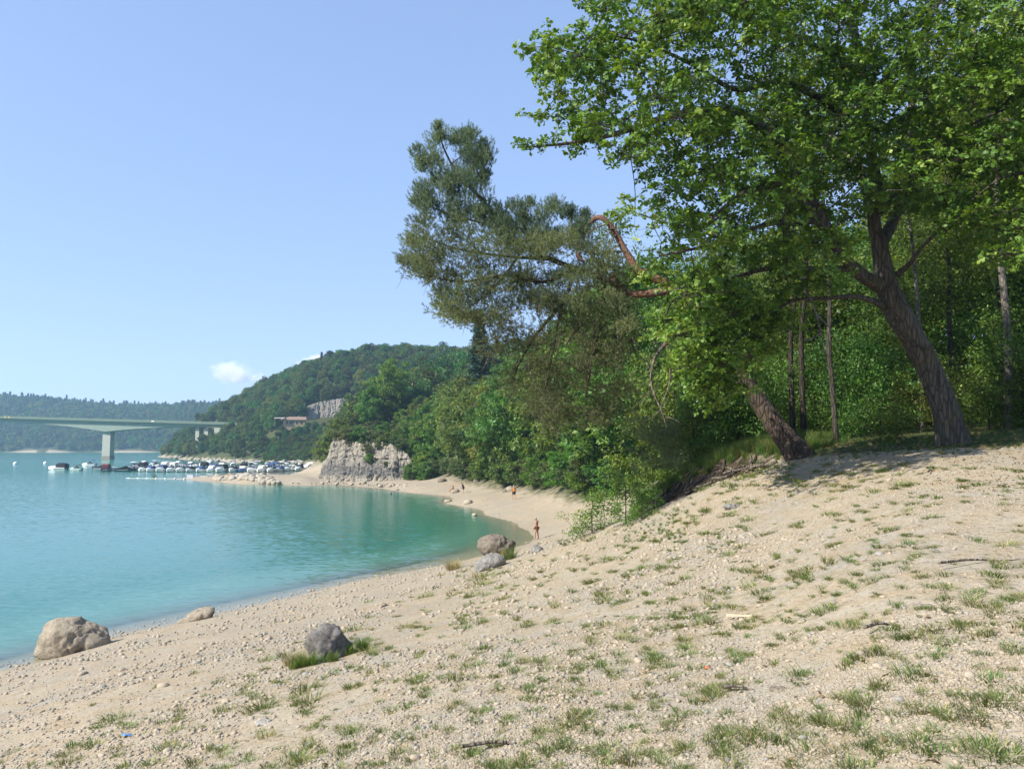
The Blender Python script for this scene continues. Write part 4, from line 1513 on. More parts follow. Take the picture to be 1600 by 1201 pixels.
for off_, n, kinds, lo, hi in ((2.0, 30, (4, 5, 5, 3), .65, 1.05), (5.5, 24, (1, 4, 5, 0), .6, .9), (12, 22, (0, 1, 2, 1), .75, 1.05), (22, 20, (0, 1, 2), .8, 1.1), (36, 18, (0, 2, 1), .9, 1.2)):
    for i in range(n):
        f = (i + r_.uniform(0.1, 0.9)) / n
        pj = 632 + (1010 - 632) * f if off_ < 20 else 660 + (1010 - 660) * f
        d = float(np.interp(pj, EP[:, 0], EP[:, 1])) + off_ * r_.uniform(0.8, 1.2)
        k = int(r_.choice(kinds))
        s = r_.uniform(lo, hi)
        if k < 3:
            top = float(np.interp(pj, [640, 690, 720, 760, 820, 880, 940, 1010], [640, 625, 600, 592, 560, 520, 450, 400])) + (22 - off_) * 1.2
            want = 7.3 + (698 - top) / FPX * d - h1((pj - 800) / FPX * d, d)
            s = float(np.clip(want / (10, 9, 11)[k] * r_.uniform(0.85, 1.05), 0.55, 1.7))
        wood_tree(pj, d, k, s, name='tree' if k < 3 else 'bush', group='trees and bushes behind the cove beach', protos=mid_protos, label=LAB_MID[k], cat='tree' if k < 3 else 'bush')
# bushes hugging the cliff's end and growing from its ledges
for px, d, k, s in ((640, 150, 4, .62), (650, 149, 5, .7), (662, 147, 4, .7), (634, 153.5, 3, .45), (672, 146, 5, .75)):
    wood_tree(px, d, k, s, name='bush', group='bushes on top of the pale cliff', protos=mid_protos, cat='bush', label=('', '', '', 'olive bush hanging over the cliff end', 'bright green bush against the cliff end', 'dark green bush against the cliff end')[k])
for px, py, d, k, s in ((577, 716, 155.5, 4, .38), (573, 700, 157.5, 3, .42), (556, 708, 158, 3, .2), (603, 722, 153, 3, .24), (590, 696, 157, 3, .3), (530, 686, 163.5, 3, .7), (545, 687, 162.5, 3, .8), (560, 686, 161.5, 5, .75), (520, 688, 165, 5, .6), (575, 688, 160.5, 3, .7), (590, 690, 159.5, 3, .75), (604, 692, 158.5, 5, .7), (615, 696, 158, 3, .7), (626, 702, 157, 3, .7), (552, 684, 166, 3, .8), (536, 684, 167, 5, .8)):
    p_ = P(px, py, d)
    WT.append(put_tree('bush', mid_protos[k], (p_[0], p_[1], p_[2] - .8), s, px * .1, ('', '', '', 'small olive bush rooted in the pale cliff', 'bright green bush rooted in the middle of the cliff', 'dark green bush on the rim of the cliff')[k], 'bushes on top of the pale cliff', 'bush'))
# cliff top and the slope above it
for i in range(46):
    pj = r_.uniform(512, 700); d = r_.uniform(164, 215)
    k = int(r_.choice([3, 3, 5, 4, 1]))
    wood_tree(pj, d, k, r_.uniform(.5, .9), name='bush' if k != 1 else 'tree', group='bushes on top of the pale cliff', protos=mid_protos, cat='bush' if k != 1 else 'tree',
              label=('', 'small yellow green tree on the slope above the pale cliff', '', 'olive bush on the slope above the pale cliff', 'bright green bush on the slope above the pale cliff', 'dark green bush on the slope above the pale cliff')[k])
for px, py_top, d, k, lab in ((610, 562, 205, 2, 'tall bright green tree standing above the slope left of the spruce'), (578, 606, 200, 0, 'dark rounded tree below the tall bright green tree'), (655, 620, 200, 0, 'broad mid green tree right of the tall bright green tree'),
                              (690, 612, 190, 2, 'light green round tree between the broad tree and the spruce'), (720, 598, 150, 1, 'yellow green tree at the foot of the dark spruce')):
    x = (px - 800) / FPX * d
    want = 7.3 + (698 - py_top) / FPX * d - h1(x, d)
    wood_tree(px, d, k, want / (10, 9, 11)[k], name='tree', group=None, protos=mid_protos, label=lab)

number_labels(WT, 'counted from the cliff')

# dark spruce
def make_spruce(H, r0, n, seed, blade=0.5):
    g = np.random.default_rng(seed)
    pos, ax, nr, sz, rn = [], [], [], [], []
    for i in range(n):
        z = H * (0.06 + 0.93 * g.random() ** 1.25)
        rr = r0 * (1 - z / H) ** 0.85 * (0.8 + 0.25 * math.sin(z * 5.1) + 0.12 * g.normal()) + 0.05
        a = g.random() * 6.283
        f = g.random() ** 0.5
        d = np.array((math.cos(a), math.sin(a), -0.32))
        pos.append((rr * f * d[0], rr * f * d[1], z - 0.22 * rr * f)); ax.append(d + g.normal(size=3) * 0.2)
        nr.append(np.array((0, 0, 1.0)) + g.normal(size=3) * 0.3); sz.append(blade * g.uniform(0.7, 1.3)); rn.append(g.random())
    lm = leaf_mesh('crown', tpl_clump(), np.array(pos), np.array(ax), np.array(nr), np.array(sz), np.array(rn), M_SPRUCE)
    tm = trunk_mesh('trunk', [(0, 0, -0.3), (0, 0, H * 0.5), (0, 0, H * 0.97)], [0.02 * H, 0.012 * H, 0.02], 8, 12, B_DARK)
    return tm, None, lm


spr_m = make_spruce(19, 4.2, 4200, 3, 0.5)
x = (749 - 800) / FPX * 150
z0 = h1(x, 150)
put_tree('spruce', spr_m, (x, 150, z0), (7.3 + (698 - 484) / FPX * 150 - z0) / 19.0, 0, 'tall dark spruce rising behind the pine crown', None, 'tree')
pale_m = make_tree('t', 18, 2.6, 4.0, 90, 70, 0.2, M_PALE, B_PALE, 51, (0.6, 1.1), 0.16, upb=0.2, flat=1.1)
for px, d, py_top, lab in ((972, 86, 322, 'pale feathery birch showing above the arched pine limb'), (1393, 55, 300, 'pale feathery birch seen past the oak trunk')):
    x = (px - 800) / FPX * d
    z0 = h1(x, d)
    put_tree('birch', pale_m, (x, d, z0), (7.3 + (698 - py_top) / FPX * d - z0) / 18.0, 0, lab, None, 'tree')

# shrubs on the open slope
for px, py, k, s, lab in ((925, 833, 1, .62, 'small leafy shrub standing alone at the slope edge above the beach'), (978, 818, 0, .5, 'low dark bush at the slope edge below the roots'), (1003, 812, 1, .42, 'low bright bush at the slope edge below the roots')):
    g_ = ground_hit(px, py, 14, 50)
    put_tree('shrub', shrub_protos[k], (g_[0], g_[1], g_[2] - 0.05), s, 1.0, lab, None, 'shrub')

# ------------------------------------------------------------------ wooded hills: one mass each
def far_crown(seed, n, size, H=8.5, R=4.0, cone=False):
    if cone: return make_spruce(H, R * 0.75, n, seed, size)[2]
    g = np.random.default_rng(seed)
    k = 16
    C = []
    for i in range(k):
        a = g.random() * 6.283; z = g.uniform(0.15, 0.95)
        rr = R * math.sin(math.pi * min(0.97, 0.15 + 0.78 * z)) * 0.75 * g.random() ** 0.4
        C.append((rr * math.cos(a), rr * math.sin(a), H * z))
    C = np.array(C)
    global rng
    kr = rng; rng = g
    l = clump_leaves(C, g.uniform(1.0, 1.7, k), n // k, size, 0.75, 0.55, 0.9)
    rng = kr
    return leaf_mesh('crown', tpl_leaf(0.45), *l, M_FAR)


fp_mid = [far_crown(100 + i, 2400, 0.5) for i in range(5)] + [far_crown(120, 900, 0.7, 11, 2.6, True)]
fp_far = [far_crown(200 + i, 700, 0.95, 9, 5.0) for i in range(4)] + [far_crown(220, 320, 1.3, 12, 2.6, True)]


def hill_points(px0, px1, y0, y1, step, seed):
    g = np.random.default_rng(seed)
    pts = []
    y = y0
    while y < y1:
        x0, x1 = (px0 - 800) / FPX * y, (px1 - 800) / FPX * y
        n = int((x1 - x0) / step)
        for i in range(n):
            pts.append((x0 + (i + g.random()) * step, y + g.random() * step))
        y += step
    pts = np.array(pts)
    z = height(pts[:, 0], pts[:, 1])
    return pts, z, wood_at(pts[:, 0], pts[:, 1]), g


pts, z, wd, g_ = hill_points(230, 1050, 205, 640, 5.4, 5)
px = pts[:, 0] / pts[:, 1] * FPX + 800
face = (px > 476) & (px < 560) & (pts[:, 1] > 386) & (pts[:, 1] < 413)         # bare rock cut and terrace
home = (px > 424) & (px < 486) & (pts[:, 1] > 378) & (pts[:, 1] < 389)          # house plot
piers = (px > 308) & (px < 346) & (pts[:, 1] > 480) & (pts[:, 1] < 545)
k_ = (wd > 0.35) & (z > 1.6) & ~piers & ~face & ~home & ((pts[:, 1] > 235) | (px > 520)) & ~((pts[:, 1] > 470) & (z < 30) & (px > 420))
pts, z, px = pts[k_], z[k_], px[k_]
n = len(pts)
low = smooth(16, 4, z) * smooth(460, 330, pts[:, 1])
s = g_.uniform(0.62, 1.12, n) * (1 - 0.45 * low) * np.where(px < 560, 1.0, 1.1)
below_cut = (px > 482) & (px < 562) & (pts[:, 1] < 394) & (pts[:, 1] > 300)
s = np.where(below_cut, np.clip(np.minimum(s, (7.3 + (698 - 656) / FPX * pts[:, 1] - z) / 9.0), .15, 2), s)
near_house = (px > 415) & (px < 500) & (pts[:, 1] < 379)
sight = 7.3 + (698 - 656) / FPX * pts[:, 1] + g_.uniform(-2, 0.6, n)
s = np.where(near_house, np.clip(np.minimum(s, (sight - z + .5) / 9.0), .18, 2), s)
idx = np.where(g_.random(n) < 0.008 * (z > 22), 5, g_.integers(0, 5, n))
hb = 420                                                            # low scrub on the house slope
hx = g_.uniform(415, 500, hb); hd = g_.uniform(345, 378.5, hb); hxx = (hx - 800) / FPX * hd
hzz = height(hxx, hd)
hs = np.clip((7.3 + (698 - 655) / FPX * hd - hzz) / 9.0, .16, .42) * g_.uniform(.7, 1.0, hb)
pts = np.vstack([pts, np.c_[hxx, hd]]); z = np.r_[z, hzz]; s = np.r_[s, hs]; idx = np.r_[idx, g_.integers(0, 5, hb)]
n = len(pts)
fo = scatter('hill_forest', np.c_[pts, z - 0.5], np.c_[np.zeros(n), np.zeros(n), g_.random(n) * 6.28], np.c_[s, s, s * g_.uniform(0.8, 1.15, n)], idx, fp_mid)
tag(fo, 'dense green forest covering the hill behind the marina', 'forest', None, 'stuff')
pts, z, wd, g_ = hill_points(-160, 470, 1034, 1360, 8.0, 6)
k_ = (z > 0.45)
pts, z = pts[k_], z[k_]
n = len(pts)
s = g_.uniform(0.75, 1.3, n)
idx = np.where(g_.random(n) < 0.06 + 0.14 * smooth(55, 75, z), 4, g_.integers(0, 4, n))
fo = scatter('far_forest', np.c_[pts, z - 0.8], np.c_[np.zeros(n), np.zeros(n), g_.random(n) * 6.28], np.c_[s, s, s * g_.uniform(0.85, 1.25, n)], idx, fp_far)
tag(fo, 'hazy dark green forest on the far ridge beyond the bridge', 'forest', None, 'stuff')
# ------------------------------------------------------------------ rock faces
def rock_mat(name, c_lo, c_hi, band=None, scale=1.0, bstr=0.8):
    m, t, b = new_mat(name)
    tc = t.nodes.new('ShaderNodeTexCoord').outputs['Object']
    n1 = noise_n(t, 1.6 * scale, 7, 0.68, vec=tc, dist=0.5)
    n2 = noise_n(t, 7.0 * scale, 6, 0.7, vec=tc)
    n3 = noise_n(t, 38.0 * scale, 3, 0.7, vec=tc)
    col = ramp(t, n1, [(0.32, c_lo), (0.66, c_hi)])
    col = mix(t, ramp(t, n2, [(0.35, (0.75, 0.75, 0.75)), (0.7, (0, 0, 0))]), col, mix(t, 1.0, col, (0.50, 0.49, 0.47), 'MULTIPLY'))
    if band:
        at = N(t, 'ShaderNodeAttribute', attribute_name='hz').outputs['Fac']
        q = math_n(t, 'ADD', at, math_n(t, 'MULTIPLY', math_n(t, 'SUBTRACT', n1, 0.5), 0.5))
        msk = ramp(t, q, [(0.0, (0, 0, 0)), (0.20, (0, 0, 0)), (0.27, (0.95, 0.95, 0.95)), (0.42, (0.8, 0.8, 0.8)), (0.62, (0.1, 0.1, 0.1)), (1.0, (0, 0, 0))])
        col = mix(t, msk, col, mix(t, n2, band[0], band[1]))
    L(t, col, b.inputs['Base Color'])
    b.inputs['Roughness'].default_value = 0.92
    b.inputs['Specular IOR Level'].default_value = 0.15
    h = math_n(t, 'ADD', n2, math_n(t, 'MULTIPLY', n3, 0.35))
    bump(t, b, math_n(t, 'ADD', h, n1), bstr, 0.12 / scale)
    return m


M_CLIFF = rock_mat('limestone_cliff', (0.25, 0.22, 0.18), (0.44, 0.395, 0.325), ((0.07, 0.069, 0.068), (0.17, 0.166, 0.16)), 0.8)
M_CUT = rock_mat('grey_rock_cut', (0.17, 0.155, 0.135), (0.38, 0.345, 0.295), None, 0.8)


def cliff_mesh(name, base, top, nu, nv, cell, amp, seed, lean=0.0):
    """Rock face between two polylines, broken into blocks by joints and ledges."""
    b = spline(np.array(base), nu); tp = spline(np.array(top), nu)
    fv = np.linspace(0, 1, nv)
    V = b[None] * (1 - fv[:, None, None]) + tp[None] * fv[:, None, None]
    Q = V.reshape(-1, 3)
    tan = unit(np.gradient(b, axis=0)); out = unit(np.cross(tan, np.array((0, 0, 1.0))))
    if out[:, 1].mean() > 0: out = -out
    O = np.repeat(out[None], nv, 0).reshape(-1, 3)
    s = np.repeat(np.r_[0, np.cumsum(np.linalg.norm(np.diff(b, axis=0), axis=1))][None], nv, 0).ravel()
    zz = Q[:, 2]
    q0 = np.c_[s, zz, np.zeros_like(s)]
    w1 = s + 0.5 * fbm(q0, 0.5, 3, seed); w2 = zz + 0.35 * fbm(q0, 0.4, 3, seed + 5)
    disp = 0
    for cx, cyv, am in ((cell * 2.6, cell * 6.0, 1.0), (cell * 0.9, cell * 2.1, 0.5), (cell * 0.4, cell * 0.6, 0.2)):
        iy = np.floor(w2 / cyv); ix = np.floor(w1 / cx + _h(iy.astype(int) + 40, iy.astype(int) * 0 + seed, iy.astype(int) * 0))
        r = _h(ix.astype(int) + 300, iy.astype(int) + 100, (ix * 0).astype(int) + seed)
        fx = np.abs((w1 / cx) % 1 - 0.5) * 2; fy = np.abs((w2 / cyv) % 1 - 0.5) * 2
        disp = disp + am * (r - 0.5 - 0.35 * smooth(0.86, 1.0, fx) - 0.25 * smooth(0.85, 1, fy))
    crack = smooth(0.12, 0.0, np.abs(vnoise(np.c_[s, zz * 0.12, zz * 0], 0.55, seed * 1.7)))
    disp = disp - 1.1 * crack
    edge = np.repeat(np.sin(np.linspace(0.02, 1, nu) * math.pi)[None] ** 0.2, nv, 0).ravel()
    Q = Q + O * (amp * disp * edge + 0.15 * amp * fbm(Q, 1.4, 4))[:, None]
    Q[:, 2] += 0.25 * amp * fbm(Q, 0.9, 3, 3.1) * (np.repeat(fv, nu) > 0.02)
    idx = np.arange(nu * nv).reshape(nv, nu)
    F = np.stack([idx[:-1, :-1], idx[:-1, 1:], idx[1:, 1:], idx[1:, :-1]], -1).reshape(-1, 4)
    # a back sheet so that the rock is a body, not a skin
    B = V.reshape(-1, 3) - O * 2.5
    F2 = F[:, ::-1] + len(Q)
    rim = np.r_[idx[0], idx[:, -1], idx[-1, ::-1], idx[::-1, 0]]
    R_ = np.array([(rim[i], rim[i] + len(Q), rim[(i + 1) % len(rim)] + len(Q), rim[(i + 1) % len(rim)]) for i in range(len(rim)) if rim[i] != rim[(i + 1) % len(rim)]])
    hv = np.r_[np.repeat(fv, nu), np.repeat(fv, nu)]
    return fast_mesh(name, np.vstack([Q, B]), np.vstack([F, F2, R_]), False, {'hz': hv})


cb = [P(494, 758, 158), P(505, 760, 155), P(540, 761, 152.5), P(580, 762, 150.5), P(615, 760, 149), P(640, 757, 148), P(655, 754, 148)]
ct = [P(514, 722, 163), P(520, 688, 163), P(545, 690, 161), P(580, 691, 159), P(612, 694, 157), P(632, 706, 155), P(650, 726, 153)]
o = obj('cliff', cliff_mesh('cliff', cb, ct, 300, 130, 0.8, 1.25, 7), M_CLIFF)
tag(o, 'pale limestone cliff with dark waterline band rising behind the beach end', 'cliff')
rb = [P(462, 656, 387), P(485, 660, 392), P(510, 660, 395), P(535, 658, 397), P(560, 655, 398)]
rt = [P(468, 646, 394), P(490, 631, 401), P(512, 626, 404), P(535, 622, 406), P(558, 620, 407)]
o = obj('rock_cut', cliff_mesh('rock_cut', rb, rt, 190, 70, 1.1, 1.0, 12), M_CUT)
tag(o, 'grey quarried rock face high on the hill above the house', 'cliff')
rb = [P(440, 656, 388), P(460, 654, 391), P(482, 652, 394)]; rt = [P(442, 650, 391), P(460, 645, 394), P(482, 643, 397)]
o = obj('rock_ledge', cliff_mesh('rock_ledge', rb, rt, 90, 26, 1.0, 0.9, 15), M_CUT)
tag(o, 'low rock ledge just behind the house roof', 'cliff')
# debris at the cliff foot, and the rubble bank along the ramp
_ico = bmesh.new(); bmesh.ops.create_icosphere(_ico, subdivisions=2, radius=1.0)
ICO2 = (np.array([v.co[:] for v in _ico.verts]), np.array([[v.index for v in f.verts] for f in _ico.faces])); _ico.free()
_ico = bmesh.new(); bmesh.ops.create_icosphere(_ico, subdivisions=1, radius=1.0)
ICO1 = (np.array([v.co[:] for v in _ico.verts]), np.array([[v.index for v in f.verts] for f in _ico.faces])); _ico.free()
_ico = bmesh.new(); bmesh.ops.create_icosphere(_ico, subdivisions=5, radius=1.0)
ICO5 = (np.array([v.co[:] for v in _ico.verts]), np.array([[v.index for v in f.verts] for f in _ico.faces])); _ico.free()


def stone_mesh(seed, sub=ICO2, rough=0.35, flat=0.7, blocky=0.5):
    V = sub[0].copy()
    g = np.random.default_rng(seed)
    k = 7
    nn = unit(g.normal(size=(k, 3)))
    dd = g.uniform(0.62, 0.95, k)
    for a, d in zip(nn, dd):                       # chip flat facets
        ex = V @ a - d
        V = V - np.outer(np.maximum(ex, 0) * blocky * 1.6, a)
    V = V * (1 + rough * 0.5 * fbm(V, 1.3, 3, seed * 2.3))[:, None]
    V *= np.array((g.uniform(0.85, 1.35), g.uniform(0.75, 1.1), flat * g.uniform(0.8, 1.15)))
    return fast_mesh('stone', V, sub[1], False)


M_STONE = rock_mat('pale_stone', (0.35, 0.298, 0.225), (0.50, 0.445, 0.36), None, 3.0, 0.5)
M_STONEGREY = rock_mat('grey_stone', (0.33, 0.31, 0.28), (0.52, 0.49, 0.44), None, 3.0, 0.5)
stones = [stone_mesh(300 + i) for i in range(8)]
for q in stones: q.materials.append(M_STONE)
stones_g = [stone_mesh(320 + i) for i in range(4)]
for q in stones_g: q.materials.append(M_STONEGREY)


def scatter_rocks(name, gen, n, smin, smax, seed, protos, label, sink=0.25, cat='rocks'):
    g = np.random.default_rng(seed)
    P_ = np.array([gen(g) for _ in range(n)])
    s = smin + (smax - smin) * g.random(n) ** 2.2
    P_[:, 2] = np.where(np.isnan(P_[:, 2]), height(P_[:, 0], P_[:, 1]), P_[:, 2]) - s * sink * 0 + s * 0.2
    o = scatter(name, P_, np.c_[g.normal(size=n) * 0.3, g.normal(size=n) * 0.3, g.random(n) * 6.28], np.c_[s, s, s], g.integers(0, len(protos), n), protos)
    tag(o, label, cat, None, 'stuff')
    return o


def gen_riprap(g):
    f = g.random()
    px = 338 + 98 * f
    y0 = np.interp(px, [338, 400, 454], [750.5, 755.0, 756.5]); y1 = np.interp(px, [338, 400, 454], [743.5, 744.5, 753.5])
    t_ = g.random()
    p = Pz(px, y0 + (y1 - y0) * t_, 0.1 + 0.9 * t_)
    p[2] = max(p[2] - .3, h1(p[0], p[1]))
    return p


scatter_rocks('rubble_bank', gen_riprap, 230, 0.35, 1.0, 5, stones + stones_g, 'pale rubble rocks heaped along the boat ramp', cat='rubble')


def gen_foot(g):
    px = g.uniform(455, 660)
    y = np.interp(px, [455, 500, 560, 600, 660], [756, 755.5, 758, 760, 765]) - g.uniform(0, 4)
    return Pz(px, y, 0.3)


scatter_rocks('cliff_debris', gen_foot, 90, 0.15, 0.6, 6, stones, 'broken pale stones along the foot of the cliff', cat='rubble')


def gen_hillshore(g):
    px = g.uniform(262, 505)
    y = np.interp(px, [262, 268, 330, 420, 500], [713, 715.3, 719.8, 722.8, 725.8]) - g.uniform(0, 2.2)
    return Pz(px, y, 0.35)


scatter_rocks('shore_rocks', gen_hillshore, 420, 0.5, 1.5, 8, stones_g + stones[:3], 'grey rocks edging the shore behind the moored boats', cat='rubble')

# ------------------------------------------------------------------ bridge
M_CONC = plain('bridge_concrete', (0.25, 0.29, 0.24), 0.9, 0.15, 0.18, 0.35)
M_CONCD = plain('bridge_parapet', (0.15, 0.19, 0.145), 0.9, 0.15, 0.2, 0.3)
M_PIER = plain('pier_concrete', (0.36, 0.36, 0.31), 0.9, 0.15, 0.15, 0.4)
M_WHITE = plain('white_paint', (0.75, 0.75, 0.74), 0.45, 0.4, 0.05, 2.0)
M_YEL = plain('yellow_paint', (0.60, 0.42, 0.05), 0.5, 0.3, 0.05, 2.0)
DECK = 23.9
bp_ = P(169, 700, 462)
rzb = math.radians(-6)
bridge = empty('road_bridge', (bp_[0], bp_[1], 0), rzb)       # local x runs along the deck, origin at the pier
tag(bridge, 'grey green concrete girder bridge on one pier crossing the lake', 'bridge')
SLOPE = -0.030
xs = np.linspace(-150, 112, 130)


def girder_depth(x):
    return np.where(x < 0, 2.3 + 4.2 * np.clip(1 + x / 62.0, 0, 1) ** 1.8, 1.9 + 4.6 * np.clip(1 - x / 66.0, 0, 1) ** 1.8)


def strip(section, name, mat):
    V, F = [], []
    k_ = len(section(0.0))
    for xx in xs:
        for yy, zz in section(float(xx)): V.append((xx, yy, zz + SLOPE * xx))
    for i in range(len(xs) - 1):
        for j in range(k_):
            k = (j + 1) % k_
            F.append((i * k_ + j, i * k_ + k, (i + 1) * k_ + k, (i + 1) * k_ + j))
    F += [tuple(range(k_)), tuple((len(xs) - 1) * k_ + j for j in range(k_ - 1, -1, -1))]
    return MB().add(V, F).build(name, mat, bridge)


def sec_girder(xx):
    d = float(girder_depth(np.array([xx]))[0]); zt = DECK - 1.0
    return [(-5.6, zt), (-5.6, zt - 0.35), (-3.9, zt - 0.6), (-3.7, zt - d), (3.7, zt - d), (3.9, zt - 0.6), (5.6, zt - 0.35), (5.6, zt)]


strip(sec_girder, 'girder', M_CONC)
for sy in (-1, 1):
    strip(lambda xx: [(sy * 5.55 - .14, DECK - .994), (sy * 5.55 - .14, DECK + .1), (sy * 5.55 + .14, DECK + .1), (sy * 5.55 + .14, DECK - .994)], 'parapet', M_CONCD)
strip(lambda xx: [(-5.3, DECK - .99), (-5.3, DECK - .87), (5.3, DECK - .87), (5.3, DECK - .99)], 'road_surface', plain('bridge_asphalt', (0.06, 0.06, 0.06), 0.9))
MB().box((0, 0, (DECK - 7.0) / 2 - 6.2), (5.2, 4.4, DECK - 7.0 + 12.6), 0, 0.94).build('pier', M_PIER, bridge)
MB().box((0, 0, 0.7), (5.5, 4.7, 2.6)).build('pier_foot', plain('stained_concrete', (0.22, 0.21, 0.17), 0.9, 0.15, 0.2, 0.8), bridge)
for xx in (57.0, 62.5):
    MB().box((xx, 0, 11.5), (2.3, 5.0, 14.2)).build('pier', M_PIER, bridge)
MB().box((73, 0, 12), (9, 9, 13)).build('abutment', M_PIER, bridge)
for xx, mt in ((-63.0, M_YEL), (-60.5, M_YEL)):
    o_ = MB().box((0, 0, 0), (0.9, 0.06, 0.9)).build('navigation_sign', mt, bridge)
    o_.location = (xx, -5.74, DECK - 0.7 + SLOPE * xx); o_.rotation_euler = (0, math.pi / 4, 0)
MB().box((31.0, -5.74, DECK - 1.5), (1.8, 0.06, 0.6)).build('navigation_sign', M_WHITE, bridge)

# ------------------------------------------------------------------ house on the terrace
M_PLASTER = plain('ochre_plaster', (0.38, 0.28, 0.17), 0.9, 0.1, 0.1, 1.0)
M_TILE = plain('brown_roof_tile', (0.24, 0.17, 0.13), 0.9, 0.1, 0.2, 1.2)
M_DKWIN = plain('dark_opening', (0.02, 0.02, 0.022), 0.2, 0.5, 0.05, 1.0)
M_AWN = plain('awning_fabric', (0.40, 0.38, 0.32), 0.8, 0.1, 0.1, 1.0)
M_WOODP0 = plain('canopy_post_wood', (.25, .2, .15), .9)
hp = P(460, 665, 383)
house = empty('house', (hp[0], hp[1], hp[2]), math.radians(12))
tag(house, 'long low ochre house with brown roof on the hillside below rocks', 'house')
house.scale = (.85, .85, .8)
MB().box((0, 0, 0.3), (12.4, 7, 6.3)).build('wall', M_PLASTER, house)
rf = MB()
x0, x1, y0, y1, ze, zr = -7.0, 6.9, -4.1, 4.1, 3.45, 5.6
rf.add([(x0, y0, ze), (x1, y0, ze), (x1, y1, ze), (x0, y1, ze), (x0 + 3.6, 0, zr), (x1 - 0.3, 0, zr), (x0, y0, ze + .22), (x1, y0, ze + .22), (x1, y1, ze + .22), (x0, y1, ze + .22)],
       [(3, 2, 1, 0), (0, 1, 7, 6), (1, 2, 8, 7), (2, 3, 9, 8), (3, 0, 6, 9), (6, 7, 5, 4), (8, 9, 4, 5), (9, 6, 4), (7, 8, 5)])
ro = rf.build('roof', M_TILE, house)
for xx, wd_ in ((-3.9, 1.1), (-1.4, 2.4), (1.6, 1.0), (4.2, 1.0)):
    wn = MB().box((xx, -3.52, 1.9), (wd_, 0.12, 1.7)).build('window', M_DKWIN, house)
    MB().box((xx, -3.56, 1.0), (wd_ + 0.3, 0.2, 0.1)).build('sill', M_PLASTER, wn)
gp = P(437, 661, 379)
car = empty('garden_canopy', tuple(gp), math.radians(10))
tag(car, 'pale fabric canopy on posts beside the house terrace', 'canopy')
MB().add([(-2.6, -1.8, 2.3), (2.6, -1.8, 2.3), (2.6, 1.8, 2.5), (-2.6, 1.8, 2.5), (-2.4, -1.6, 2.75), (2.4, -1.6, 2.75), (2.4, 1.6, 2.9), (-2.4, 1.6, 2.9)],
         [(3, 2, 1, 0), (4, 5, 6, 7), (0, 1, 5, 4), (1, 2, 6, 5), (2, 3, 7, 6), (3, 0, 4, 7)]).build('cloth', M_AWN, car)
for a, b_ in ((-2.4, -1.6), (2.4, -1.6), (2.4, 1.6), (-2.4, 1.6)):
    MB().box((a, b_, 0.4), (0.12, 0.12, 4.0)).build('post', M_WOODP0, car)

# ------------------------------------------------------------------ boats
M_HULL = plain('white_gelcoat', (0.82, 0.82, 0.80), 0.3, 0.5, 0.06, 1.5)
M_HULLB = plain('blue_gelcoat', (0.10, 0.16, 0.33), 0.3, 0.5, 0.08, 1.5)
M_HULLK = plain('dark_gelcoat', (0.035, 0.035, 0.04), 0.3, 0.5, 0.1, 1.5)
M_HULLT = plain('pale_green_gelcoat', (0.36, 0.46, 0.42), 0.3, 0.5, 0.08, 1.5)
M_COVK = plain('black_canvas', (0.03, 0.028, 0.032), 0.85, 0.1, 0.2, 4.0)
M_COVB = plain('navy_canvas', (0.045, 0.07, 0.16), 0.85, 0.1, 0.2, 4.0)
M_COVW = plain('cream_canvas', (0.62, 0.60, 0.55), 0.85, 0.1, 0.1, 4.0)
M_COVM = plain('maroon_canvas', (0.14, 0.045, 0.05), 0.85, 0.1, 0.2, 4.0)
M_SCREEN = plain('tinted_windshield', (0.06, 0.075, 0.085), 0.08, 0.6, 0.1, 4.0)
M_METAL = plain('alloy_tube', (0.55, 0.55, 0.56), 0.35, 0.5, 0.05, 3.0, 0.8)
M_MOTOR = plain('motor_cowl', (0.05, 0.05, 0.055), 0.3, 0.5, 0.1, 3.0)
M_WOODP = plain('pontoon_planks', (0.30, 0.25, 0.19), 0.9, 0.1, 0.2, 3.0)


def hull_mesh(Lg, Bm, Hh, top=1.0):
    """Lofted planing hull, stern at x = 0, bow at x = Lg, with gunwale and cockpit floor."""
    st = np.linspace(0, 1, 12)
    V, F = [], []
    for s in st:
        b = Bm / 2 * (1.0 if s < 0.45 else math.cos((s - 0.45) / 0.55 * math.pi / 2) ** 0.62)
        b = max(b, 0.02)
        sh = Hh * (0.82 + 0.30 * s * s) * top
        kl = -0.25 + 0.55 * max(0, s - 0.62) / 0.38 * Hh
        x = s * Lg
        V += [(x, -b, sh), (x + 0.04 * Lg * s * s, -b * 0.97, sh - 0.12), (x, -b * 0.82, kl * 0.4 + 0.12), (x, 0, kl), (x, b * 0.82, kl * 0.4 + 0.12), (x + 0.04 * Lg * s * s, b * 0.97, sh - 0.12), (x, b, sh),
              (x - 0.02, b * 0.82, sh - 0.02), (x - 0.02, b * 0.78, sh * 0.45), (x - 0.02, -b * 0.78, sh * 0.45), (x - 0.02, -b * 0.82, sh - 0.02)]
    n = 11
    for i in range(len(st) - 1):
        for j in range(n):
            k = (j + 1) % n
            F.append((i * n + j, (i + 1) * n + j, (i + 1) * n + k, i * n + k))
    F += [tuple(range(n)), tuple((len(st) - 1) * n + j for j in range(n - 1, -1, -1))]
    return V, F


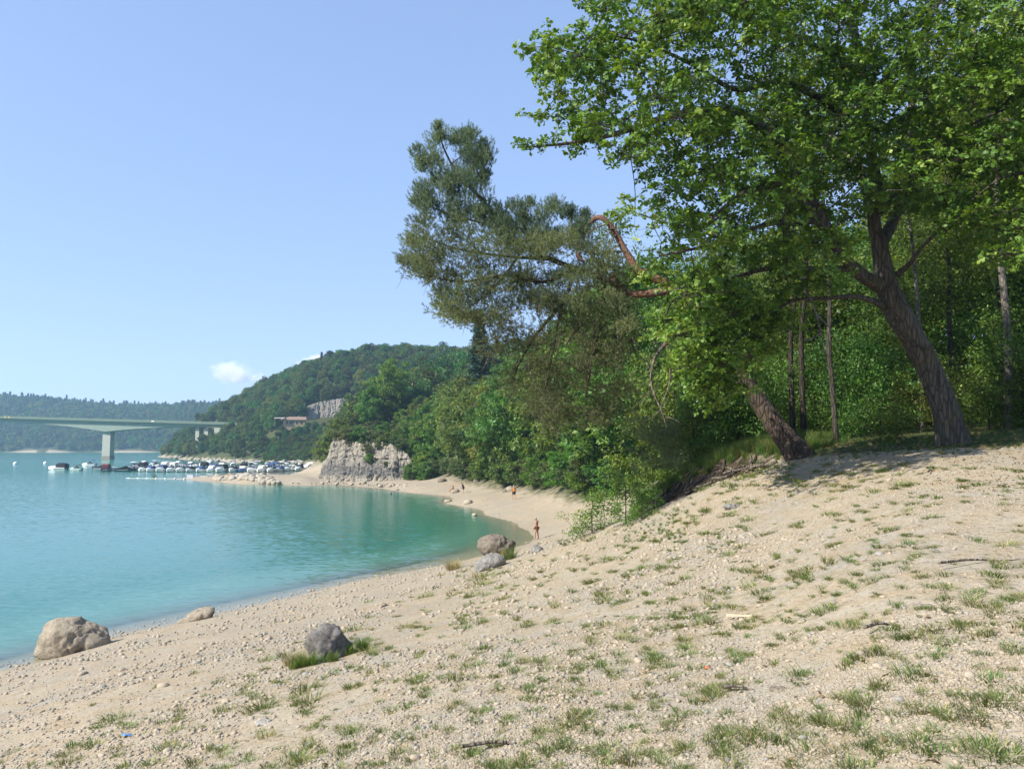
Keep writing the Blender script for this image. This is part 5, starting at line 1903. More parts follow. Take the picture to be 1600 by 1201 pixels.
def make_boat(style, hull, cover, Lg=5.6, Bm=2.2):
    e = empty('motorboat')
    hu = MB().add(*hull_mesh(Lg, Bm, 0.95)).build('hull', hull, e)
    MB().box((Lg * 0.32, 0, 0.42), (Lg * 0.6, Bm * 1.012, 0.10)).build('rub_rail', M_HULLK if hull is M_HULL else M_HULL, hu)
    sec = lambda x, w_, z0_, z1_: [(x, -w_ / 2, z0_), (x, -w_ / 2 * 0.86, z1_), (x, w_ / 2 * 0.86, z1_), (x, w_ / 2, z0_)]

    def loft(rows):
        V, F = [], []
        for r in rows: V += sec(*r)
        for i in range(len(rows) - 1):
            for j in range(3): F.append((i * 4 + j, (i + 1) * 4 + j, (i + 1) * 4 + j + 1, i * 4 + j + 1))
        F += [(3, 2, 1, 0), tuple((len(rows) - 1) * 4 + j for j in range(4))]
        return V, F
    # foredeck / cuddy
    MB().add(*loft([(Lg * .52, Bm * .86, .85, 1.32), (Lg * .66, Bm * .76, .9, 1.30), (Lg * .82, Bm * .50, .98, 1.18), (Lg * .93, Bm * .2, 1.02, 1.08)])).build('foredeck', hull if hull is not M_HULLK else M_HULL, e)
    # wrap-round windshield
    MB().add([(Lg * .60, -Bm * .34, 1.28), (Lg * .60, Bm * .34, 1.28), (Lg * .50, Bm * .31, 1.72), (Lg * .50, -Bm * .31, 1.72), (Lg * .40, -Bm * .44, 1.05), (Lg * .40, -Bm * .38, 1.66), (Lg * .40, Bm * .44, 1.05), (Lg * .40, Bm * .38, 1.66)],
             [(0, 1, 2, 3), (0, 3, 5, 4), (1, 6, 7, 2), (3, 2, 1, 0)][:3]).build('windshield', M_SCREEN, e)
    if style in ('canopy', 'cabin'):
        MB().add(*loft([(-.05, Bm * .94, .85, 1.7), (Lg * .12, Bm * .95, .85, 2.05), (Lg * .36, Bm * .93, .9, 2.08), (Lg * .50, Bm * .8, 1.1, 1.74)])).build('canopy_cover', cover, e)
    if style == 'tarp':
        MB().add(*loft([(-.05, Bm * .98, .80, 1.0), (Lg * .25, Bm * 1.0, .82, 1.3), (Lg * .5, Bm * .96, .9, 1.78), (Lg * .62, Bm * .84, .95, 1.38), (Lg * .8, Bm * .55, 1.0, 1.22)])).build('canopy_cover', cover, e)
    if style == 'bimini':
        MB().add([(Lg * .08, -Bm * .42, 2.15), (Lg * .08, Bm * .42, 2.15), (Lg * .50, Bm * .42, 2.2), (Lg * .50, -Bm * .42, 2.2), (Lg * .10, -Bm * .32, 2.3), (Lg * .10, Bm * .32, 2.3), (Lg * .48, Bm * .32, 2.33), (Lg * .48, -Bm * .32, 2.33)],
                 [(3, 2, 1, 0), (4, 5, 6, 7), (0, 1, 5, 4), (1, 2, 6, 5), (2, 3, 7, 6), (3, 0, 4, 7)]).build('bimini_top', cover, e)
        for sx in (.1, .48):
            for sy in (-1, 1):
                MB().tube([(Lg * .28, sy * Bm * .45, .9), (Lg * sx, sy * Bm * .41, 2.16)], .03, 6).build('pole', M_METAL, e)
    if style == 'open':
        for sy in (-1, 1):
            MB().box((Lg * .22, sy * Bm * .22, .8), (.55, .5, .75)).build('seat', M_COVW, e)
    if style == 'cabin':
        MB().box((Lg * .50, 0, 1.5), (Lg * .18, Bm * .7, .7), 0, .85).build('cabin', M_HULL, e)
    mo = MB().box((-.38, 0, 1.0), (.5, .42, .55), 0, .75).build('outboard_motor', M_MOTOR if style != 'open' else M_HULL, e)
    MB().box((-.34, 0, .3), (.22, .16, 1.0)).build('motor_leg', M_MOTOR, mo)
    return e


protos = {}
for st, hu, cv in (('canopy', M_HULL, M_COVK), ('tarp', M_HULL, M_COVK), ('tarp', M_HULL, M_COVB), ('bimini', M_HULL, M_COVB), ('bimini', M_HULLT, M_COVK), ('open', M_HULL, M_COVW), ('cabin', M_HULL, M_COVW),
                   ('tarp', M_HULLK, M_COVK), ('canopy', M_HULL, M_COVB), ('tarp', M_HULLB, M_COVW), ('canopy', M_HULLK, M_COVM), ('bimini', M_HULL, M_COVW)):
    b_ = make_boat(st, hu, cv)
    protos[(st, hu.name, cv.name)] = b_
PK = list(protos)
used_first = set()
CN = {'black_canvas': 'black', 'navy_canvas': 'navy blue', 'cream_canvas': 'cream', 'maroon_canvas': 'maroon'}
HN = {'white_gelcoat': 'white', 'blue_gelcoat': 'blue', 'dark_gelcoat': 'dark', 'pale_green_gelcoat': 'pale green'}
def place_boat(px, py, key, heading, s, label, group='boats moored at the marina'):
    p = Pz(px, py, 0.0)
    o = protos[key] if key not in used_first else copy_tree(protos[key])
    used_first.add(key)
    o.location = (p[0], p[1], 0.0)
    o.rotation_euler = (0, 0, heading)
    o.scale = (s, s, s)
    tag(o, label, 'boat', group)
    return o


K = lambda a, b, c: (a, b, c)
W_, D_, Bl, Gn = 'white_gelcoat', 'dark_gelcoat', 'blue_gelcoat', 'pale_green_gelcoat'
front = [  # the row seen nearest, left to right
    (104, 734.5, K('canopy', W_, 'black_canvas'), math.radians(172), 1.1), (127, 735, K('bimini', Gn, 'black_canvas'), math.radians(165), .78), (147, 735.5, K('tarp', W_, 'black_canvas'), math.radians(10), 1.1), (163, 736, K('canopy', D_, 'maroon_canvas'), math.radians(100), 1.05),
    (182, 736, K('tarp', D_, 'black_canvas'), math.radians(20), .9), (196, 735.5, K('bimini', W_, 'navy_canvas'), math.radians(15), .85), (212, 735.5, K('tarp', D_, 'black_canvas'), math.radians(8), .9),
    (226, 736, K('open', W_, 'cream_canvas'), math.radians(-80), .9), (241, 736, K('tarp', W_, 'navy_canvas'), math.radians(-85), .98), (257, 736.3, K('canopy', W_, 'navy_canvas'), math.radians(-88), 1.0),
    (272, 736.3, K('open', W_, 'cream_canvas'), math.radians(-88), .9), (288, 736.5, K('bimini', W_, 'cream_canvas'), math.radians(-90), .95), (303, 736.6, K('tarp', W_, 'black_canvas'), math.radians(-90), .92),
    (318, 736.8, K('tarp', W_, 'navy_canvas'), math.radians(-88), .95), (335, 736.8, K('cabin', W_, 'cream_canvas'), math.radians(-90), .92), (351, 737, K('canopy', W_, 'black_canvas'), math.radians(-90), 1.1),
    (369, 736.6, K('tarp', W_, 'black_canvas'), math.radians(-88), 1.0), (384, 736.4, K('tarp', Bl, 'cream_canvas'), math.radians(-90), .95), (398, 736.8, K('open', W_, 'cream_canvas'), math.radians(-92), .95),
    (412, 737, K('cabin', W_, 'cream_canvas'), math.radians(-90), .95), (427, 736.8, K('bimini', W_, 'navy_canvas'), math.radians(-90), .9), (441, 736, K('tarp', W_, 'navy_canvas'), math.radians(-90), .95),
    (455, 735.5, K('open', W_, 'cream_canvas'), math.radians(-95), .95), (470, 735, K('canopy', W_, 'black_canvas'), math.radians(-90), .95), (484, 734.2, K('cabin', W_, 'cream_canvas'), math.radians(-100), .9), (497, 732.8, K('open', W_, 'cream_canvas'), math.radians(-150), 1.0)]
for i, (px, py, key, hd, s) in enumerate(front):
    lab = '%s motorboat with %s in the front mooring row, %s from its outer end' % (HN[key[1]], {'canopy': CN[key[2]] + ' canopy', 'tarp': CN[key[2]] + ' cover', 'bimini': CN[key[2]] + ' bimini', 'open': 'open cockpit', 'cabin': 'small cabin'}[key[0]], ordinal(i))
    if i == 0: lab = 'white motorboat with black canopy at the outer end of the moorings'
    place_boat(px, py, key, hd, s, lab)
g_ = np.random.default_rng(4)
for row, (py, x0, x1, st, nm) in enumerate(((731.5, 206, 496, 15.5, 'second'), (727.8, 232, 500, 17.0, 'back'))):
    px = x0; i = 0
    while px < x1:
        key = PK[int(g_.choice([2, 3, 5, 5, 6, 6, 9, 11, 11, 0]))]
        lab = '%s motorboat with %s in the %s mooring row, %s from its outer end' % (HN[key[1]], {'canopy': CN[key[2]] + ' canopy', 'tarp': CN[key[2]] + ' cover', 'bimini': CN[key[2]] + ' bimini', 'open': 'open cockpit', 'cabin': 'small cabin'}[key[0]], nm, ordinal(i))
        place_boat(px + g_.uniform(-3, 3), py + g_.uniform(-.5, .5), key, math.radians(90 if row == 0 else -90) + g_.normal() * 0.08, g_.uniform(.85, 1.1), lab)
        px += st; i += 1
place_boat(149, 728.5, K('bimini', W_, 'navy_canvas'), math.radians(170), 1.0, 'white motorboat with raised navy bimini behind the outer moorings')
for key, o in protos.items():
    if key not in used_first:
        for ch in list(o.children_recursive): bpy.data.objects.remove(ch)
        bpy.data.objects.remove(o)
for nm, a, b_ in (('outer', (172, 733.8), (500, 734.3)), ('inner', (226, 729.3), (500, 729.6))):
    p, q = Pz(a[0], a[1], 0.25), Pz(b_[0], b_[1], 0.25)
    c = (p + q) / 2
    ln = np.linalg.norm(q - p)
    rz = math.atan2(q[1] - p[1], q[0] - p[0])
    e = empty('floating_pontoon', (c[0], c[1], 0), rz)
    tag(e, 'long plank walkway floating between the %s rows of moored boats' % ('front and second' if nm == 'outer' else 'second and back'), 'pontoon')
    MB().box((0, 0, .42), (ln, 1.8, .14)).build('deck', M_WOODP, e)
    for k in range(14):
        MB().box((-ln / 2 + (k + .5) * ln / 14, 0, .12), (1.6, 1.5, .44)).build('float', M_HULLK, e)
# low landing stage beside the ramp
p, q = Pz(318, 744.6, .5), Pz(341, 743.2, .5)
c = (p + q) / 2
e = empty('landing_stage', (c[0], c[1], 0), math.atan2(q[1] - p[1], q[0] - p[0]))
tag(e, 'low concrete landing stage at the tip of the boat ramp', 'jetty')
MB().box((0, 0, .35), (np.linalg.norm(q - p), 2.0, .7)).build('slab', M_PIER, e)
MB().box((0, -1.06, .5), (np.linalg.norm(q - p) * .98, .12, .2)).build('edge_beam', M_WOODP, e)
p, q = Pz(356, 741.4, .3), Pz(372, 740.2, .3)
c = (p + q) / 2
e = empty('landing_stage', (c[0], c[1], 0), math.atan2(q[1] - p[1], q[0] - p[0]))
tag(e, 'short dark wooden landing stage on the basin side of the ramp', 'jetty')
MB().box((0, 0, .4), (np.linalg.norm(q - p), 1.6, .16)).build('deck', M_WOODP, e)
MB().box((0, 0, .15), (np.linalg.norm(q - p) * .9, 1.2, .36)).build('float', M_HULLK, e)


def buoy(px, py, s, mat, label):
    p = Pz(px, py, 0)
    e = empty('mooring_buoy', (p[0], p[1], 0))
    tag(e, label, 'buoy')
    r = [0.12, .42, .55, .5, .3, .1]; z = [-.35, -.2, .1, .4, .62, .7]
    MB().tube([(0, 0, a) for a in z], np.array(r), 14).build('float', mat, e, True).scale = (s,) * 3
    o_ = MB().tube([(0, 0, .68), (0, 0, .95)], .06, 8).build('ring', M_METAL, e); o_.scale = (s,) * 3
    return e


buoy(24, 725.5, 1.6, M_WHITE, 'white mooring buoy farthest out on the open water')
buoy(71, 724.5, 1.5, M_WHITE, 'white mooring buoy between the outer buoy and the boats')
# floating boom with a weed clump, white block on the spit tip
p0, p1 = Pz(196, 747, 0), Pz(292, 748, 0)
e = empty('floating_boom', tuple((p0 + p1) / 2))
tag(e, 'thin pale floating line running out from the spit tip', 'boom')
pts = np.linspace(p0, p1, 60) - (p0 + p1) / 2
pts[:, 2] = 0.03
MB().tube(pts, .055, 6).build('line', plain('pale_rope', (.6, .6, .55), .8), e)
for k in range(3, 60, 9):
    MB().tube([pts[k] + np.array((-.3, 0, .03)), pts[k] + np.array((0, 0, .06)), pts[k] + np.array((.3, 0, .03))], np.array((.06, .12, .06)), 7).build('float', M_HULLK if k > 28 else M_WHITE, e)
gb = shrub_protos[0]
p = Pz(240.5, 746.5, 0)
put_tree('water_bush', gb, (p[0], p[1], -0.15), .42, 0, 'small dark bush standing in the water off the spit', None, 'bush')
p = Pz(297, 746.0, .25)
e = empty('concrete_block', (p[0], p[1], .1), .3)
tag(e, 'white concrete mooring block on the spit tip', 'block')
MB().box((0, 0, .35), (1.5, 1.1, .9), 0, .85).build('block', M_WHITE, e)
MB().tube([(-.2, 0, .78), (-.2, 0, 1.05), (.2, 0, 1.05), (.2, 0, .78)], .04, 6).build('lifting_ring', M_METAL, e)

# ------------------------------------------------------------------ boulders
def blob_boulder(lobes, sub=ICO5, rough=0.1, seed=0, facet=6):
    """Boulder as the hull of several ellipsoid lobes (centre, radii), chipped and weathered."""
    D = sub[0]
    r = np.zeros(len(D))
    for c, a in lobes:
        c = np.array(c, float); a = np.array(a, float)
        d = D / a; q = -c / a
        A_ = (d * d).sum(1); B_ = (d * q).sum(1); C_ = (q * q).sum() - 1
        dis = np.maximum(B_ * B_ - A_ * C_, 0)
        r = np.maximum(r, np.where(B_ * B_ - A_ * C_ > 0, (-B_ + np.sqrt(dis)) / A_, 0))
    g = np.random.default_rng(seed)
    V = D * r[:, None]
    ext = np.abs(V).max()
    for k in range(facet):
        n = unit(g.normal(size=3)); d = (V @ n).max() * g.uniform(.72, .92)
        ex = np.maximum(V @ n - d, 0)
        V = V - np.outer(ex * .8, n)
    nn = unit(V)
    V = V + nn * (rough * ext * (0.8 * fbm(V / ext, 2.0, 3, seed) + 0.55 * fbm(V / ext, 7, 4, seed + 3)))[:, None]
    q_ = V / ext + 0.12 * np.c_[fbm(V / ext, 3, 2, 1.0), fbm(V / ext, 3, 2, 5.0), fbm(V / ext, 3, 2, 9.0)]
    cr = smooth(.07, 0, np.abs(vnoise(q_, 2.6, seed + 21)))
    V = V - nn * (cr * .045 * ext)[:, None]
    pit = smooth(.25, .8, vnoise(V / ext, 11, seed + 8))
    V = V - nn * (pit * .035 * ext)[:, None]
    return fast_mesh('boulder', V, sub[1], True)


M_BTAN = rock_mat('tan_boulder', (0.31, 0.26, 0.195), (0.52, 0.45, 0.355), None, 1.6, 1.0)
M_BGREY = rock_mat('grey_boulder', (0.12, 0.113, 0.105), (0.33, 0.31, 0.285), None, 2.6, 1.0)
M_BBROWN = rock_mat('brown_boulder', (0.16, 0.135, 0.11), (0.33, 0.28, 0.225), None, 1.4, 1.0)
M_BSLATE = rock_mat('slate_boulder', (0.20, 0.195, 0.185), (0.40, 0.385, 0.365), None, 2.0, 0.8)


def boulder(px, py, lobes, mat, label, rz=0, z=None, **kw):
    g = ground_hit(px, py, 6, 110)
    me = blob_boulder(lobes, **kw)
    o = obj('boulder', me, mat, None, (g[0], g[1], g[2] if z is None else z))
    o.rotation_euler = (0, 0, rz)
    tag(o, label, 'boulder')
    return o


def at_shore(px, py, z):
    return Pz(px, py, z)


b1 = at_shore(118, 1016, 0.12)
s1 = b1[1] / FPX * .9
o = obj('boulder', blob_boulder([((-12 * s1, 0, 5 * s1), (46 * s1, 34 * s1, 40 * s1)), ((30 * s1, .1, -2 * s1), (36 * s1, 26 * s1, 27 * s1)), ((-28 * s1, -.2, -14 * s1), (30 * s1, 24 * s1, 22 * s1))], rough=.06, seed=3, facet=13), M_BTAN, None, (b1[0], b1[1], 0.42))
tag(o, 'largest tan double humped boulder standing at the water edge', 'boulder')
b2 = at_shore(308, 968, 0.1)
s2 = b2[1] / FPX
o = obj('boulder', blob_boulder([((8 * s2, 0, 3 * s2), (24 * s2, 16 * s2, 11 * s2)), ((-14 * s2, 0, -3 * s2), (20 * s2, 14 * s2, 8 * s2))], rough=.06, seed=5, facet=4), M_BTAN, None, (b2[0], b2[1], 0.16))
o.rotation_euler = (0, -0.22, 0)
tag(o, 'low flat tan boulder at the water edge beyond the double humped one', 'boulder')
b3 = ground_hit(512, 1028, 6, 40)
s3 = b3[1] / FPX
o = obj('boulder', blob_boulder([((-6 * s3, 0, 8 * s3), (33 * s3, 28 * s3, 38 * s3)), ((16 * s3, 0, 2 * s3), (26 * s3, 24 * s3, 26 * s3))], rough=.09, seed=9, facet=16), M_BGREY, None, (b3[0], b3[1], b3[2] + 4 * s3))
o.rotation_euler = (0, 0.2, 0.2)
tag(o, 'dark grey pitted boulder half buried in the gravel slope with grass round it', 'boulder')
G3 = b3
b4 = at_shore(776, 866, .15)
s4 = b4[1] / FPX
o = obj('boulder', blob_boulder([((-3 * s4, 0, 8 * s4), (27 * s4, 22 * s4, 20 * s4)), ((14 * s4, 0, 4 * s4), (18 * s4, 17 * s4, 17 * s4))], rough=.08, seed=12, facet=6), M_BBROWN, None, (b4[0], b4[1], .35))
tag(o, 'brown pitted boulder at the cove edge behind the smooth grey one', 'boulder')
b5 = ground_hit(766, 888, 12, 60)
s5 = b5[1] / FPX
o = obj('boulder', blob_boulder([((4 * s5, 0, 5 * s5), (21 * s5, 17 * s5, 13 * s5)), ((-12 * s5, 0, -1 * s5), (15 * s5, 14 * s5, 10 * s5))], rough=.05, seed=15, facet=5), M_BSLATE, None, (b5[0], b5[1], b5[2] + 5 * s5))
o.rotation_euler = (0, -0.12, 0)
tag(o, 'smooth grey boulder lying in front of the brown pitted one', 'boulder')
b6 = ground_hit(839, 862, 20, 70)
s6 = b6[1] / FPX
o = obj('boulder', blob_boulder([((0, 0, 2 * s6), (10 * s6, 9 * s6, 8 * s6))], rough=.06, seed=18, facet=4), M_BSLATE, None, (b6[0], b6[1], b6[2] + 1 * s6))
tag(o, 'small grey boulder on the slope edge just below the wading man', 'boulder')
for px, py, r0, r1, mt, lab, sd_ in ((790, 768.5, 6, 5, M_BBROWN, 'brown rock under the bushes left of the man in orange', 31), (797, 767, 8, 6, M_BTAN, 'tan rock under the bushes right behind the man in orange', 32),
                                     (711, 770, 8, 4.5, M_BTAN, 'tan rock beside the person sitting on the beach', 33), (700, 784, 7, 3, M_STONE, 'pale flat rock at the cove waterline below the seated person', 34),
                                     (731, 787, 8, 5, M_STONE, 'large pale rock on the cove beach near the waterline', 35), (741, 805, 5, 3, M_STONE, 'pale rock in the shallow water of the cove', 36),
                                     (636, 757, 10, 4, M_BTAN, 'flat tan rock slab on the beach below the cliff end', 37), (604, 757, 8, 4, M_BTAN, 'tan rock at the foot of the cliff beside the water', 38),
                                     (621, 766, 3.2, 2, M_BGREY, 'small dark rock at the waterline below the cliff', 39), (610, 771, 2.8, 1.6, M_BGREY, 'smallest dark rock awash below the cliff', 40), (691, 753, 8, 4, M_BBROWN, 'dark brown rock under the bushes above the beach', 41),
                                     (744, 754, 5, 7, M_BBROWN, 'reddish brown stump like rock in the shade above the beach', 42), (1143, 794, 14, 5, M_BSLATE, 'flat grey stone sunk into the gravel below the bare roots', 43),
                                     (1217, 1078, 16, 4, M_BTAN, 'flat tan stone half sunk beside the stick', 46), (415, 1130, 18, 3, M_STONEGREY, 'flat pale grey stone sunk in the shingle near the bottom', 47)):
    g0 = ground_hit(px, py, 3 if py > 900 else 10, 190) if (py < 800 or py > 900) and (px > 640 or py > 900) and px not in (700, 741) else Pz(px, py, .05)
    sc_ = g0[1] / FPX
    o = obj('rock', blob_boulder([((0, 0, r1 * .35 * sc_), (r0 * sc_, r0 * .8 * sc_, r1 * sc_))], sub=ICO2 if sc_ > .06 else ICO5, rough=.12, seed=sd_, facet=5), mt, None, (g0[0], g0[1], max(g0[2], 0)))
    tag(o, lab, 'rock')

# ------------------------------------------------------------------ people
M_SKIN = plain('skin', (0.42, 0.23, 0.155), 0.55, 0.3, 0.08, 8.0)
M_SKINT = plain('tanned_skin', (0.33, 0.165, 0.10), 0.55, 0.3, 0.08, 8.0)
M_HAIRG = plain('grey_hair', (0.30, 0.28, 0.27), 0.8, 0.2, 0.15, 30)
M_HAIRD = plain('dark_hair', (0.02, 0.016, 0.014), 0.7, 0.3, 0.2, 30)
M_ORANGE = plain('orange_shirt', (0.75, 0.26, 0.05), 0.85, 0.1, 0.12, 9)
M_BLACKC = plain('black_cloth', (0.018, 0.018, 0.022), 0.85, 0.1, 0.2, 9)
M_NAVYC = plain('dark_purple_cloth', (0.045, 0.03, 0.055), 0.85, 0.1, 0.2, 9)
M_TRUNKS = plain('brown_trunks', (0.15, 0.06, 0.04), 0.85, 0.1, 0.2, 9)


def skin_fig(name, verts, edges, rads, root, mat, parent, sub=2):
    me = bpy.data.meshes.new(name)
    me.from_pydata([tuple(v) for v in verts], edges, [])
    o = obj(name, me, mat, parent)
    md = o.modifiers.new('skin', 'SKIN')
    md.use_smooth_shade = True
    sv = me.skin_vertices[0].data
    for i, r in enumerate(rads):
        rr = r if isinstance(r, tuple) else (r, r)
        sv[i].radius = rr
        sv[i].use_root = (i == root)
    sb = o.modifiers.new('subdivision', 'SUBSURF')
    sb.levels = sub; sb.render_levels = sub
    return o


def person(loc, rz, pose, label, skin, hair, cloth, s=1.0):
    """Figure 1.75 m tall; pose gives joint positions (x right, y forward, z up) by name."""
    J = dict(pelvis=(0, 0, .93), waist=(0, 0, 1.08), chest=(0, .01, 1.28), upchest=(0, 0, 1.42), neck=(0, .01, 1.50), skull=(0, .03, 1.60), crown=(0, .02, 1.70))
    for sd_, sx in (('l', -1), ('r', 1)):
        J.update({'hip' + sd_: (.10 * sx, 0, .90), 'knee' + sd_: (.11 * sx, .02, .49), 'ank' + sd_: (.11 * sx, -.02, .08), 'toe' + sd_: (.12 * sx, .15, .035),
                  'sh' + sd_: (.19 * sx, 0, 1.42), 'elb' + sd_: (.25 * sx, -.03, 1.14), 'wri' + sd_: (.26 * sx, .06, .90), 'palm' + sd_: (.26 * sx, .08, .82)})
    J.update(pose)
    R_ = dict(pelvis=(.15, .11), waist=(.135, .10), chest=(.155, .11), upchest=(.14, .09), neck=.055, skull=(.078, .095), crown=(.055, .065))
    for q in 'lr':
        R_.update({'hip' + q: .088, 'knee' + q: .055, 'ank' + q: .037, 'toe' + q: .032, 'sh' + q: .055, 'elb' + q: .040, 'wri' + q: .027, 'palm' + q: .032})
    E = [('pelvis', 'waist'), ('waist', 'chest'), ('chest', 'upchest'), ('upchest', 'neck'), ('neck', 'skull'), ('skull', 'crown')]
    for q in 'lr':
        E += [('pelvis', 'hip' + q), ('hip' + q, 'knee' + q), ('knee' + q, 'ank' + q), ('ank' + q, 'toe' + q), ('upchest', 'sh' + q), ('sh' + q, 'elb' + q), ('elb' + q, 'wri' + q), ('wri' + q, 'palm' + q)]
    # fingers and thumb
    for q, sx in (('l', -1), ('r', 1)):
        pm = np.array(J['palm' + q]); dw = unit(pm - np.array(J['wri' + q]))
        side = unit(np.cross(dw, np.array((sx * 1.0, 0.2, 0.1))))
        for k, (off_, ln) in enumerate(((-.024, .070), (-.008, .082), (.008, .078), (.024, .062))):
            a = 'f%d%s' % (k, q)
            J[a + 'a'] = tuple(pm + side * off_ + dw * .035); J[a + 'b'] = tuple(pm + side * off_ * 1.2 + dw * (.035 + ln * .55) + np.array((0, .008, 0))); J[a + 'c'] = tuple(pm + side * off_ * 1.2 + dw * (.03 + ln) + np.array((-sx * .012, .018, 0)))
            for z_, r in (('a', .0095), ('b', .0088), ('c', .0075)): R_[a + z_] = r
            E += [('palm' + q, a + 'a'), (a + 'a', a + 'b'), (a + 'b', a + 'c')]
        J['t' + q] = tuple(pm - side * .045 + dw * .015); J['u' + q] = tuple(pm - side * .055 + dw * .05)
        R_['t' + q] = .011; R_['u' + q] = .009
        E += [('palm' + q, 't' + q), ('t' + q, 'u' + q)]
    names = list(J)
    ix = {n: i for i, n in enumerate(names)}
    e = empty('person', loc, rz)
    e.scale = (s, s, s)
    tag(e, label, 'person', None)
    skin_fig('body', [J[n] for n in names], [(ix[a], ix[b]) for a, b in E], [R_[n] for n in names], 0, skin, e)
    sk, cr = np.array(J['skull']), np.array(J['crown'])
    up = unit(cr - sk); fw = unit(np.array((0, 1.0, 0)) - up * up[1])
    hd = sk + up * .035
    # hair cap
    V = ICO2[0].copy()
    b = V @ np.eye(3)
    keepv = V
    rt = np.cross(fw, up)
    hv = hd + np.outer(keepv[:, 0] * .088, rt) + np.outer(keepv[:, 1] * .108 - .022, fw) + np.outer(keepv[:, 2] * .105 + .028, up)
    face_ = (keepv[:, 1] > .35) & (keepv[:, 2] < .35)
    hv[face_] -= np.outer((keepv[face_, 1]) * .06, fw)
    me = fast_mesh('hair', hv, ICO2[1], True)
    obj('hair', me, hair, e)
    nm = MB()
    c = hd + fw * .105 - up * .012
    nm.add([c - fw * .02 + up * .025, c - fw * .02 - rt * .016 - up * .02, c - fw * .02 + rt * .016 - up * .02, c + fw * .016 - up * .016], [(0, 1, 3), (0, 3, 2), (1, 2, 3), (0, 2, 1)])
    nm.build('nose', skin, e)
    for sx in (-1, 1):
        MB().add(*[(hd + rt * sx * .033 + fw * .088 + up * .01 + ICO1[0] * .010), ICO1[1]]).build('eye', M_HAIRD, e)
        MB().add(*[(hd + rt * sx * .088 - fw * .005 - up * .005 + ICO1[0] * np.array((.012, .02, .03))), ICO1[1]]).build('ear', skin, e)
    MB().box(hd + fw * .085 - up * .055, (.045, .012, .010)).build('mouth', plain('lips', (.25, .09, .07), .6), e)
    for nm_, joints, edges, grow_, mt in cloth:
        jj = [J[j] if isinstance(j, str) else mid(J[j[0]], J[j[1]], j[2]) for j in joints]
        rr = []
        for j in joints:
            r = R_[j] if isinstance(j, str) else j[3]
            rr.append(tuple(x + grow_ for x in r) if isinstance(r, tuple) else r + grow_)
        skin_fig(nm_, jj, edges, rr, 0, mt, e)
    return e


def mid(a, b, f): return tuple(np.array(a) * (1 - f) + np.array(b) * f)


shorts = lambda m, n='shorts': (n, ['pelvis', 'hipl', 'hipr', ('hipl', 'kneel', .35, .08), ('hipr', 'kneer', .35, .08)], [(0, 1), (0, 2), (1, 3), (2, 4)], .014, m)
# wading man, seen from the side, head bent
g0 = Pz(839, 843.5, 0.0)
person((g0[0], g0[1], max(h1(g0[0], g0[1]), -.05) + .0), math.radians(72), dict(skull=(0, .10, 1.57), crown=(0, .14, 1.66), neck=(0, .04, 1.48), kneel=(-.10, .10, .50), ankl=(-.10, .10, .08), toel=(-.10, .27, .035), kneer=(.10, -.04, .49), ankr=(.10, -.12, .08), toer=(.11, .04, .035),
       elbl=(-.24, .02, 1.14), wril=(-.2, .17, .95), palml=(-.19, .22, .88), elbr=(.24, .0, 1.14), wrir=(.2, .15, .95), palmr=(.19, .2, .88)),
       'bare chested man in brown swim trunks standing at the cove waterline looking down', M_SKINT, M_HAIRG, [shorts(M_TRUNKS, 'swim_trunks')], 1.0)
# man in orange walking away
g0 = ground_hit(803, 780.5, 70, 110)
person((g0[0], g0[1], g0[2]), math.radians(15), dict(kneel=(-.10, .14, .50), ankl=(-.10, .16, .10), toel=(-.10, .33, .05), kneer=(.10, -.05, .49), ankr=(.10, -.22, .10), toer=(.11, -.08, .04), skull=(0, .05, 1.58), crown=(0, .06, 1.68)),
       'man in orange top and black shorts walking up the cove beach', M_SKIN, M_HAIRG,
       [('orange_shirt', ['waist', 'pelvis', 'chest', 'upchest', 'shl', 'shr'], [(0, 1), (0, 2), (2, 3), (3, 4), (3, 5)], .03, M_ORANGE),
        ('shorts', ['pelvis', 'hipl', 'hipr', ('hipl', 'kneel', .85, .065), ('hipr', 'kneer', .85, .065)], [(0, 1), (0, 2), (1, 3), (2, 4)], .022, M_BLACKC)], 1.0)
# person in dark clothes
g0 = ground_hit(724, 771, 90, 150)
person((g0[0], g0[1], g0[2]), math.radians(100), dict(chest=(0, .08, 1.25), upchest=(0, .14, 1.36), neck=(0, .2, 1.42), skull=(0, .26, 1.49), crown=(0, .29, 1.58), shl=(-.19, .14, 1.36), shr=(.19, .14, 1.36), elbl=(-.24, .2, 1.1), elbr=(.24, .2, 1.1), wril=(-.2, .32, .92), wrir=(.2, .32, .92), palml=(-.2, .36, .85), palmr=(.2, .36, .85)),
       'person in dark clothes standing bent beside the one sitting on the beach', M_SKIN, M_HAIRD,
       [('dark_shirt', ['waist', 'pelvis', 'chest', 'upchest', 'shl', 'shr', 'elbl', 'elbr'], [(0, 1), (0, 2), (2, 3), (3, 4), (3, 5), (4, 6), (5, 7)], .03, M_NAVYC), ('shorts', ['pelvis', 'hipl', 'hipr', ('hipl', 'kneel', .85, .065), ('hipr', 'kneer', .85, .065)], [(0, 1), (0, 2), (1, 3), (2, 4)], .022, M_NAVYC)], 1.0)
